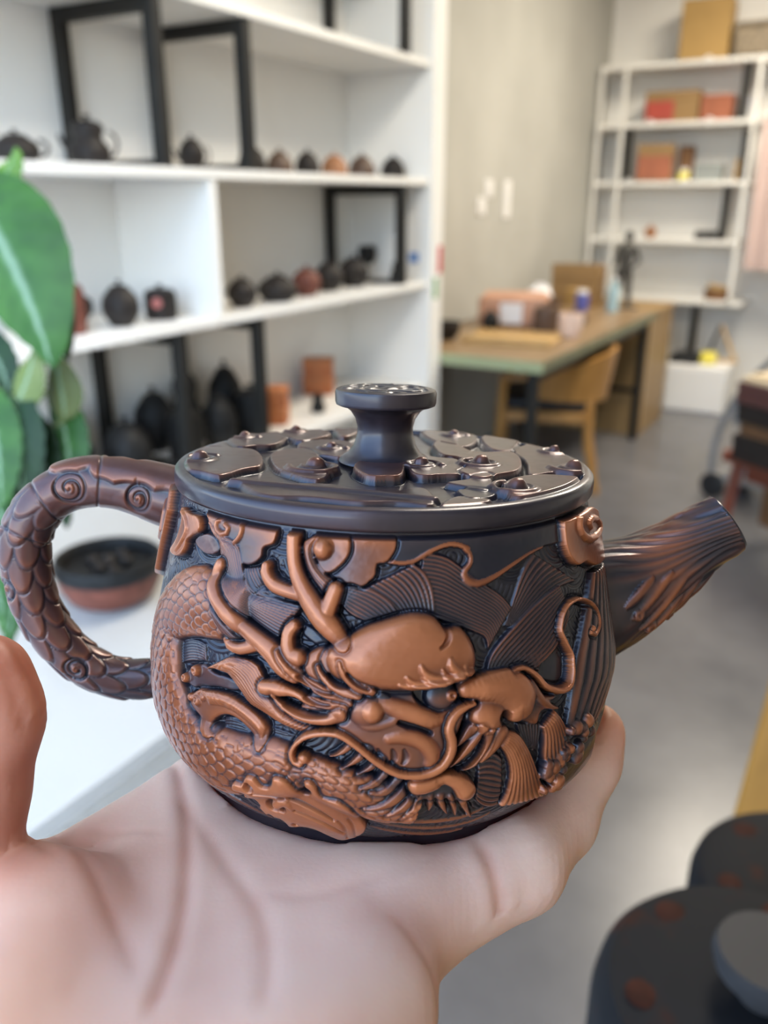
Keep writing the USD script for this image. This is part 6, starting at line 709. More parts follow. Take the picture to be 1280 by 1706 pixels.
def scale_pattern(a, b, seed=0.0):
    """Overlapping fish scales over (row, column) coordinates: rise toward each tip in [0, 1], and the groove round it."""
    h = np.zeros_like(a); g = np.ones_like(a); done = np.zeros(a.shape, bool)
    for off in (1, 0, -1):
        row = np.floor(a) - off; fa = a - row; fb = b - (row % 2) * .5 + seed * np.sin(row * 2.3); fb = fb - np.round(fb)
        rad = np.hypot(fa / 1.25, fb / .56); m = (rad < 1) & ~done
        h = np.where(m, np.clip(.55 + .45 * fa, 0, 1), h); g = np.where(m, np.clip((rad - .80) / .20, 0, 1), g); done |= m
    return h, g
class Relief:
    """A height field over design coordinates (mm) on which shapes are laid in order."""
    def __init__(s, X, Y, base):
        s.X, s.Y, s.H = X.ravel(), Y.ravel(), base.ravel().copy(); s.shape = X.shape
        s.L = np.zeros(len(s.X), np.int32); s.W = np.zeros(len(s.X)); s.names = ['ground']; s.ids = {}
        s.sep = None; s.snap = {}
    def pick(s, p, pad):
        x0, y0 = p[:, 0].min() - pad, p[:, 1].min() - pad; x1, y1 = p[:, 0].max() + pad, p[:, 1].max() + pad
        if s.sep is not None:
            xs, ys = s.sep; i0, i1 = np.searchsorted(ys, [y0, y1]); j0, j1 = np.searchsorted(xs, [x0, x1])
            return (np.arange(i0, i1)[:, None] * len(xs) + np.arange(j0, j1)[None]).ravel()
        return np.where((s.X > x0) & (s.X < x1) & (s.Y > y0) & (s.Y < y1))[0]
    def ident(s, name, key=None):
        key = key or len(s.names)
        if key not in s.ids: s.ids[key] = len(s.names); s.names.append(name)
        return s.ids[key]
    @staticmethod
    def path(x, y, p):
        """distance, arc length, signed side and radius at the nearest point of a polyline (x, y, r)."""
        best = np.full(len(x), 1e9); S = np.zeros(len(x)); G = np.zeros(len(x)); R = np.full(len(x), 1.0); acc = 0.0; n = 0
        for a, b in zip(p[:-1], p[1:]):
            dx, dy = b[0] - a[0], b[1] - a[1]; l2 = dx * dx + dy * dy + 1e-12; l = l2 ** .5
            t = np.clip(((x - a[0]) * dx + (y - a[1]) * dy) / l2, 0, 1)
            ex, ey = x - a[0] - t * dx, y - a[1] - t * dy; d = np.hypot(ex, ey); r = a[2] + t * (b[2] - a[2])
            m = d - r < best
            best[m] = (d - r)[m]; S[m] = (acc + t * l)[m]; R[m] = r[m]; G[m] = (np.where(dx * ey - dy * ex >= 0, 1, -1) * d)[m]; acc += l
        return best + R, S, G, R
    @staticmethod
    def inside(x, y, p):
        c = np.zeros(len(x), bool); d = np.full(len(x), 1e9)
        for a, b in zip(p, np.roll(p, -1, 0)):
            with np.errstate(divide='ignore', invalid='ignore'):
                c ^= ((a[1] > y) != (b[1] > y)) & (x < (b[0] - a[0]) * (y - a[1]) / (b[1] - a[1] + 1e-15) + a[0])
            dx, dy = b[0] - a[0], b[1] - a[1]; t = np.clip(((x - a[0]) * dx + (y - a[1]) * dy) / (dx * dx + dy * dy + 1e-12), 0, 1)
            d = np.minimum(d, np.hypot(x - a[0] - t * dx, y - a[1] - t * dy))
        return c, d
    def under(s, i, name, key, sig=1.3):
        """The surface as it was before this piece, softened."""
        k = key or (name, len(s.names))
        if k not in s.snap: s.snap = {k: s.H.copy()}
        h = s.snap[k][i]
        if s.sep is None: return h
        ny = (i.max() // len(s.sep[0])) - (i.min() // len(s.sep[0])) + 1
        return ndimage.gaussian_filter(h.reshape(ny, -1), sig / .152, mode='nearest').ravel()
    def moat(s, i, d, name, key):
        """A cut line round a raised piece, with a shadow outline painted into its colour."""
        w, dep = .75, .55; m = (d > 0) & (d < w) & (s.L[i] != s.ids.get(key, -1)); k = i[m]
        f = 1 - d[m] / w; s.H[k] -= dep * f; s.W[k] -= .22 * f  # tone lowered along the cut: a painted shadow outline
    def put(s, idx, h, m, name, key, wear_shade, force=False):
        m = m & ((h > s.H[idx]) | force); k = idx[m]; s.H[k] = h[m]; s.L[k] = s.ident(name, key); s.W[k] = wear_shade if np.ndim(wear_shade) == 0 else wear_shade[m]
    def lay(s, kind, name, pts, o, key=None):
        w = o.get('wear_shade', 0.0); z = o.get('z', 1.0); k = o.get('k', 1.0)
        if kind in ('tube', 'dot'):
            p = np.asarray(pts, float)
            if kind == 'dot': p = np.vstack([p, p + [[1e-4, 0, 0]]])
            i = s.pick(p, p[:, 2].max() + .9); x, y = s.X[i], s.Y[i]; d, S, G, R = s.path(x, y, p); q = np.clip(d / R, 0, 1); m = d < R
            prof = np.sqrt(np.clip(1 - q * q, 0, 1))
            if 'carve' in o: s.H[i[m]] -= o['carve'] * (1 - q[m] ** 2) ** .7; return
            if o.get('flat'): m &= (S > 1e-3) & (S < S.max() - 1e-3); prof = prof * np.clip(S / 5 + .35, 0, 1)
            if o.get('rel'): h = s.H[i] + R * k * prof
            else: h = z + np.minimum(np.minimum(R, 6.5) * k, o.get('hmax', 2.2)) * prof
            if 'over' in o:
                h = np.maximum(h, s.under(i, name, key) + o['over'] + .55 * np.minimum(R * k, 1.8) * prof); s.moat(i, d - R, name, key)
            if o.get('scales'):
                hs, gr = scale_pattern(S / 2.1, (G / R + 1) / 2 * 6.0); k_ = np.clip((1 - q) * 6, 0, 1)
                h = h + .34 * hs * k_ - .28 * gr * k_; w = w + .14 * hs - .30 * gr * k_
            s.put(i, h, m, name, key, w, o.get('over', 0) < -1)
        elif kind == 'plate':
            p = np.asarray(pts, float); i = s.pick(p, .9); x, y = s.X[i], s.Y[i]; m, d = s.inside(x, y, p); e = o.get('w', .5)
            h = z - e * (1 - np.sqrt(np.clip(1 - np.clip(1 - d / e, 0, 1) ** 2, 0, 1)))
            if o.get('soft') and m.any():
                i0, j0 = i.min() // len(s.sep[0]), i.min() % len(s.sep[0]); ny = (i.max() // len(s.sep[0])) - i0 + 1
                bl = np.pad(m.reshape(ny, -1).astype(float), 30); bl = ndimage.gaussian_filter(bl, o['soft'] / .152)[30:-30, 30:-30].ravel(); bl = np.clip((bl - .35) / max(bl.max() - .35, .05), 0, 1)
                h = h + o['dome'] * bl * (2 - bl) * .75 + .25 * o['dome'] * bl * bl
            elif o.get('dome') and m.any(): h = h + o['dome'] * (1 - (1 - np.clip(d / max(d[m].max(), 1e-6), 0, 1)) ** 2)
            if 'over' in o:
                h = np.maximum(h, s.under(i, name, key) + o['over'] * np.clip(d / .4, 0, 1) + .3 * np.clip(d / 1.5, 0, 1)); s.moat(i, np.where(m, -d, d), name, key)
            elif name in ('brow', 'cloud', 'cloud_curl', 'dragon_head'): s.moat(i, np.where(m, -d, d), name, key)
            if o.get('cut'): h = z + 0 * d
            s.put(i, h, m, name, key, w, bool(o.get('cut')))
        elif kind == 'fan':
            A, B = np.asarray(pts[0], float), np.asarray(pts[1], float); p = np.vstack([A, B[::-1]]); i = s.pick(p, .1); x, y = s.X[i], s.Y[i]; m, d = s.inside(x, y, p)
            if not m.any(): return
            from scipy.interpolate import LinearNDInterpolator
            tt = np.linspace(0, 1, 9); g = A[None] * (1 - tt)[:, None, None] + B[None] * tt[:, None, None]; vals = np.repeat(tt, len(A))
            f = LinearNDInterpolator(g.reshape(-1, 2) + 1e-6 * np.random.default_rng(1).random((len(vals), 2)), vals, fill_value=.5)
            t = np.full(len(x), .5); t[m] = f(x[m], y[m]); c = np.abs(2 * ((t * o['n']) % 1) - 1); rid = 1 - c ** 2.4
            h = z + 1.25 * o['amp'] * rid + .45 * np.sin(PI * np.clip(t, 0, 1)) * (name != 'wave') * np.clip(d / 1.0, 0, 1)
            if 'over' in o: h = np.maximum(h, s.under(i, name, key) + o['over'] + o['amp'] * rid * .8)
            s.put(i, h, m, name, key, w - .10 + .32 * rid)

MERGE = {'foam': 1, 'foam_rock': 1, 'eyeball': 1, 'pupil': 1, 'cheek': 1, 'lip': 1, 'snout': 1, 'flame': 1, 'dragon_body': 1, 'chin': 1, 'nostril': 1, 'collar': 1, 'collar_edge': 1, 'dragon_head': 1}
def lay_all(R, data, groups):
    cnt = {}
    for kind, name, pts, o in data:
        pts = [np.array(q).reshape(-1, 2) / 100 for q in pts] if kind == 'fan' else np.array(pts).reshape(-1, 2 if kind == 'plate' else 3) / 100
        c = cnt[name] = cnt.get(name, 0) + 1
        key = name if name in MERGE else groups[name][c - 1] if name in groups else None
        if name == 'eyebrow_tuft': o = dict(o, rel=1)
        R.lay(kind, name, pts, o, key)

HS = np.array([0, 3.2, 4.2, 7, 12, 20, 30, 42, 54, 62, 66.8]); RS = np.array([44.8, 45.0, 46.0, 48.6, 52.2, 54.0, 53.6, 51.3, 48.6, 46.9, 45.9])
PROF = PchipInterpolator(HS, RS); DPROF = PROF.derivative(); RREF = 52.0
UMAX = PI * RREF
def axis_u(fine, lim=92.0, back=.75):
    n = int(2 * lim / fine); a = np.linspace(-lim, lim, n); nb = int((UMAX - lim) / back); b = np.linspace(lim, UMAX, nb + 1)[1:]
    return np.concatenate([-b[::-1][1:], a, b])
us = axis_u(.15); vs = np.linspace(0.0, 66.8, 430)
U, V = np.meshgrid(us, vs)
# ground: rows of concentric ripple arcs
base = np.zeros_like(U); best = np.full(U.shape, 1e9)
for row in range(14):
    cy = row * 5.2; off = 7.0 if row % 2 else 0.0
    cx = np.round((U - off) / 14.0) * 14.0 + off; d = np.hypot(U - cx, (V - cy) * 1.15); m = d < 7.4
    base[m] = .28 * (1 - np.abs(2 * ((d[m] / 1.25) % 1) - 1) ** 2.4)
R = Relief(U, V, base); R.sep = (us, vs)
lay_all(R, RELIEF, {'antler': ['antler_a'] * 3 + ['antler_b'] * 3, 'whisker': ['wh_a', 'wh_a', 'wh_b', 'wh_b']})
H = R.H.reshape(U.shape); Wd = R.W.reshape(U.shape); Lb = R.L.reshape(U.shape)
fade = np.clip((V - 3.6) / .8, 0, 1) * np.clip((66.4 - V) / .9, 0, 1)
H = H * fade; Lb = np.where(fade > .02, Lb, 0)
H = H + fade * .10 * (meshkit.fbm(np.stack([np.sin(U / RREF) * 52, np.cos(U / RREF) * 52, V], -1) / 1.6, 3) - .5)
Hs = ndimage.gaussian_filter(H, .75, mode=['nearest', 'wrap'])
edge = np.clip((Hs - ndimage.gaussian_filter(H, 11, mode=['nearest', 'wrap'])) / .8, -1, 1)
wear_shade = np.clip(.10 + Wd * np.clip(fade, 0, 1) + .40 * edge * fade, 0, 1)
th = U / RREF; dr = DPROF(V); nl = np.hypot(1, dr)
rr = PROF(V) + Hs / nl; zz = V - dr * Hs / nl
pos = np.stack([rr * np.sin(th), -rr * np.cos(th), zz], -1).reshape(-1, 3) / 1000
F = grid_faces(len(vs), len(us), True)
nrm = vnormals(pos, F)
# the clay: slate-dark body with a warm burnish on worn relief, faint blue bloom
def clay(name, attr=True, tone=.2):
    nodes = {'g': ('texture_coordinate', {}), 'n': ('noise_texture', {'scale': 90.0, 'detail': 5.0, 'roughness': .6}), 'nb': ('noise_texture', {'scale': 28.0, 'detail': 3.0}),
             'r': ('rgb_ramp', {'ramp': [(0, (.010, .010, .016)), (.16, (.026, .019, .022)), (.34, (.090, .036, .026)), (.62, (.25, .070, .022)), (1, (.43, .135, .046))]}),
             'm': ('math', {'math_type': 'multiply_add', 'value2': .34, 'value3': -.18}), 'a2': ('math', {'math_type': 'add', 'value2': tone, 'use_clamp': True}),
             'q': ('rgb_ramp', {'ramp': [(.3, (.27,) * 3), (.7, (.38,) * 3)]}),
             'b': ('bump', {'strength': .06, 'distance': .0004}),
             'p': ('principled_bsdf', {'metallic': .58, 'coat_weight': .60, 'coat_roughness': .20, 'coat_tint': (.9, .93, 1)})}
    links = [('g.object', 'n.vector'), ('g.object', 'nb.vector'), ('nb.fac', 'm.value1'), ('m.value', 'a2.value1'), ('a2.value', 'r.fac'), ('r.color', 'p.base_color'), ('n.fac', 'q.fac'), ('q.color', 'p.roughness'),
             ('n.fac', 'b.height'), ('b.normal', 'p.normal')]
    if attr: nodes['at'] = ('attribute', {'attribute': 'wear_shade'}); links.append(('at.fac', 'a2.value2'))
    mat(name, nodes, links)
clay('carved_clay'); clay('smooth_clay', False, .15); clay('inner_clay', False, .0)
teapot = thing('teapot', 'bronze-brown clay teapot carved with a dragon and waves, resting on the open palm', 'teapot', matrix=POT)
def split(R, Lb, pos, nrm, F, wear_shade, parent, groundname, label=None):
    LF = Lb.ravel()[F].max(1); wr = wear_shade.ravel(); first = None
    for k in np.unique(LF):
        f = F[LF == k]; ids, inv = np.unique(f, return_inverse=True)
        nm = groundname if k == 0 else R.names[k]
        g = raw(nm, pos[ids], inv.reshape(f.shape), nrm[ids], 'carved_clay', parent if k == 0 or first is None else first, {'wear_shade': wr[ids]}, label)
        if k == 0: first = g
    return first
body = split(R, Lb, pos, nrm, F, wear_shade, teapot, 'body')
def mm(m): m = m.copy(); m.apply_scale(.001); return m
obj('foot_ring', mm(lathe([(0, .6), (43.2, .6), (43.6, 0), (44.6, 0), (44.78, .3), (44.7, .8), (40, 1.6), (0, 1.6)], 96)), 'smooth_clay', teapot, 40)
obj('rim', mm(lathe([(45.7, 66.79), (45.9, 66.6), (44.2, 67.3), (42, 67.3), (41.5, 64), (41.5, 60)], 96)), 'smooth_clay', body, 40)
# lid: plain rounded side, carved cloud top
side = lathe([(42, 66.9), (46.2, 66.9), (47.1, 67.2), (47.45, 67.9), (47.5, 69.6), (47.35, 70.6), (46.9, 71.15), (46.2, 71.42), (45.4, 71.5)], 220)
lid = obj('lid', mm(side), 'smooth_clay', teapot, 60)
rs = np.concatenate([[.02], np.linspace(.4, 45.42, 270)]); ts = np.arange(1150) * 2 * PI / 1150
RRr, TT = np.meshgrid(rs, ts, indexing='ij'); LX, LY = RRr * np.cos(TT), RRr * np.sin(TT)
RL = Relief(LX, LY, np.full(LX.shape, 0.0))
lay_all(RL, LID_RELIEF, {})
LH = RL.H.reshape(LX.shape); fl = np.clip((45.3 - RRr) / .7, 0, 1); LH = ndimage.gaussian_filter(LH, [1.3, 1.8], mode=['nearest', 'wrap']) * fl
le = np.clip((LH - ndimage.gaussian_filter(LH, [10, 10], mode=['nearest', 'wrap'])) / .8, -1, 1)
lw = np.clip(.15 + .8 * RL.W.reshape(LX.shape) + .12 * le, 0, 1)
lp_ = np.stack([LX, LY, 71.5 - .9 * fl + LH], -1).reshape(-1, 3) / 1000; LF_ = grid_faces(len(rs), len(ts), True)[:, ::-1]; LF_ = LF_[:, ::-1]
ln = vnormals(lp_, LF_)
if ln[:, 2].mean() < 0: LF_ = LF_[:, ::-1]; ln = -ln
split(RL, RL.L.reshape(LX.shape), lp_, ln, LF_, lw, lid, 'lid_top')
kn = obj('knob', mm(lathe([(0, 71.2), (10.6, 71.3), (10.4, 71.9), (9.6, 72.5), (8.4, 73.2), (7.2, 75), (6.45, 77.5), (6.4, 79.3), (6.9, 81.2), (8.0, 82.9), (9.2, 83.8), (10.6, 84.1), (11.3, 84.4), (11.5, 85), (11.55, 87.2), (11.3, 87.75), (10.7, 88.0), (10.2, 87.9), (0, 87.7)], 96)), 'smooth_clay', lid, 40)
kr = np.linspace(.05, 10.3, 60); kt = np.arange(200) * 2 * PI / 200; KR, KT = np.meshgrid(kr, kt, indexing='ij'); KX, KY = KR * np.cos(KT), KR * np.sin(KT)
KH = .55 * np.clip(np.sin(1.6 * np.hypot(KX - 2, KY + 1) + 2.2 * np.sin(.7 * KX + .4) + 1.5 * np.cos(.8 * KY)) * 2.2, -1, 1) * np.clip((10.2 - KR) / .8, 0, 1)
kv = np.stack([KX, KY, 87.95 + .45 * KH], -1).reshape(-1, 3) / 1000; KF = grid_faces(60, 200, True); kn_n = vnormals(kv, KF)
if kn_n[:, 2].mean() < 0: KF = KF[:, ::-1]; kn_n = -kn_n
raw('knob_top', kv, KF, kn_n, 'carved_clay', lid, {'wear_shade': np.clip(.08 + .12 * KH.ravel(), 0, 1)})
# swept tubes with relief: handle and spout
def sweep(ctrl, ns, nf, relief, wearf, wide=1.0):
    c = spline(ctrl, ns); P_, Rr = np.stack([c[:, 0], np.zeros(ns), c[:, 1]], 1), c[:, 2]
    t = np.gradient(P_, axis=0); t /= np.linalg.norm(t, axis=1, keepdims=True); nv = np.stack([-t[:, 2], 0 * t[:, 0], t[:, 0]], 1); bv = np.array([0, -1.0, 0])
    s_ = np.r_[0, np.cumsum(np.linalg.norm(np.diff(P_, axis=0), axis=1))]; ph = np.arange(nf) * 2 * PI / nf
    Sg, Pg = np.meshgrid(s_, ph, indexing='ij'); Rg = np.repeat(Rr[:, None], nf, 1)
    Hh = relief(Sg, Pg, Rg, s_[-1]); Hh2 = ndimage.gaussian_filter(Hh, .7, mode=['nearest', 'wrap'])
    e_ = np.clip((Hh2 - ndimage.gaussian_filter(Hh, 5, mode=['nearest', 'wrap'])) / .35, -1, 1)
    rad = Rg + Hh2; v = P_[:, None] + rad[..., None] * (np.cos(Pg)[..., None] * nv[:, None] + wide * np.sin(Pg)[..., None] * bv)
    f = grid_faces(ns, nf, True); v = v.reshape(-1, 3) / 1000; n = vnormals(v, f)
    cen = (v.reshape(ns, nf, 3) - P_[:, None] / 1000).reshape(-1, 3)
    if (n * cen).sum(1).mean() < 0: f = f[:, ::-1]; n = -n
    return v, f, n, np.clip(wearf(Sg, Pg) + .22 * e_, 0, 1).ravel(), Sg, Pg
def handle_relief(S, Pp, Rg, Lt):
    # phi = 0 is the outer/left side of the travel direction; overlapping scales grow toward the lower end
    hs, gr = scale_pattern(S / 6.0, Pp / (2 * PI) * 6, .13); h = .8 * hs - .55 * gr
    k = np.clip((S - .30 * Lt) / (.12 * Lt), 0, 1); h = h * (.12 + .88 * k)
    def spiral(s0, p0, r):
        nonlocal h
        dx, dy = S - s0, (np.mod(Pp - p0 + PI, 2 * PI) - PI) * 5.3; d = np.hypot(dx, dy); ang = np.arctan2(dy, dx)
        g = np.abs(((d / r * 1.6 - ang / (2 * PI)) % 1) - .5) * r / 1.6; m = d < r
        h = np.where(m, h * .3 - .55 * np.exp(-(g / .22) ** 2) + .35 * (d < r * .3), h); ring = np.exp(-((d - r) / .25) ** 2); h = h - .4 * ring
    for s0, p0, r in ((13, 1.5, 2.8), (29, 1.65, 3.6), (84, 1.5, 3.0), (108, 1.7, 3.2), (60, 2.3, 2.6)): spiral(s0, p0, r)
    for s0, p0, w_, l_ in ((10, 2.75, 4.5, 9), (19, 2.55, 4.0, 7), (27, 2.9, 3.4, 7)):   # scalloped cloud plates on the upper side
        dy = (np.mod(Pp - p0 + PI, 2 * PI) - PI) * 5.3; e = 1 - np.hypot((S - s0) / l_, dy / w_) - .10 * np.abs(np.sin((S - s0) * .75)); h = np.where(e > 0, np.maximum(h, .9 * np.clip(e * 6, 0, 1)), h)
    for s0 in (24, 38, 48): h = h - .28 * np.exp(-((S - s0 - 1.8 * np.cos(Pp + 1.2)) / .28) ** 2)
    return h
HC = [(-43, 60.5, 7.2), (-50, 61.2, 7.0), (-57, 63.3, 6.3), (-65, 64.6, 5.7), (-73, 63.6, 5.6), (-80, 59.3, 5.5), (-84.4, 52.5, 5.45), (-85.3, 44.5, 5.4), (-84.3, 36, 5.2), (-80.5, 27, 5.0), (-74.5, 19.8, 4.8), (-67, 15.6, 4.6), (-58, 15.0, 4.5), (-48, 18, 4.6)]
v, f, n, w_, Sg, Pg = sweep(HC, 620, 150, handle_relief, lambda S, P: .34 - .16 * np.clip((S - 75) / 50, 0, 1))
raw('handle', v, f, n, 'carved_clay', teapot, {'wear_shade': w_})
def spout_relief(S, Pp, Rg, Lt):
    s = S / Lt; flow = Pp * 1.0 + 1.1 * np.sin(2.4 * s + .6) ; st = np.sin(flow * 13 + 2.2 * np.sin(flow * 3.1 + 1) + 3.0 * np.sin(Pp * 2 + 4 * s))
    h = .30 * (1 - np.abs(st) ** 2.2) * np.clip((s - .25) / .2, 0, 1)
    band = np.abs(np.sin(flow * 2.5 + 1.0)); h = h + .5 * np.clip((band - .5) * 3, 0, 1) * np.clip((s - .3) / .2, 0, 1)
    def curl(s0, p0, r, hh):
        nonlocal h
        dx, dy = S - s0 * Lt, (np.mod(Pp - p0 + PI, 2 * PI) - PI) * Rg; d = np.hypot(dx, dy); h = np.where(d < r, np.maximum(h, hh * np.sqrt(np.clip(1 - (d / r) ** 2, 0, 1)) + .3), h); h = np.where(d < r * .3, h - .5, h)
    for s0, p0, r in ((.40, 1.75, 1.5), (.43, 2.25, 1.5), (.53, 2.6, 1.4), (.62, 2.75, 1.1)): curl(s0, p0, r, 1.1)
    for s0, p0, l_ in ((.50, 1.62, 7), (.54, 1.95, 8), (.52, 2.3, 6), (.62, 2.3, 7), (.60, 2.65, 5), (.70, 2.55, 6), (.45, 1.4, 5)):   # finger-like wave tips
        dx, dy = S - s0 * Lt, (np.mod(Pp - p0 + PI, 2 * PI) - PI) * Rg; e = 1 - np.hypot(dx / l_, (dy + .25 * dx) / 1.2); h = np.where(e > 0, np.maximum(h, .4 + 1.0 * np.sqrt(np.clip(e, 0, 1))), h)
    return h
SC = [(40, 33, 15), (50, 37.5, 14.4), (57.5, 41.2, 12.4), (64, 45.2, 10.0), (70, 49.6, 8.4), (76, 54.2, 7.3), (81.3, 57.9, 6.9)]
v, f, n, w_, Sg, Pg = sweep(SC, 330, 240, spout_relief, lambda S, P: .36 + .14 * np.sin(S * .22 + P))
sp = raw('spout', v, f, n, 'carved_clay', teapot, {'wear_shade': w_})
ax = np.array([.82, 0, .57]); ax /= np.linalg.norm(ax)
lipm = lathe([(7.0, -.6), (7.15, 0), (6.9, .5), (6.2, .7), (5.7, .4), (5.6, -8), (0, -8)], 72)
lipm.apply_transform(trimesh.geometry.align_vectors([0, 0, 1], ax)); lipm.apply_translation((81.3, 0, 57.9))
obj('spout_lip', mm(lipm), 'smooth_clay', sp, 40)

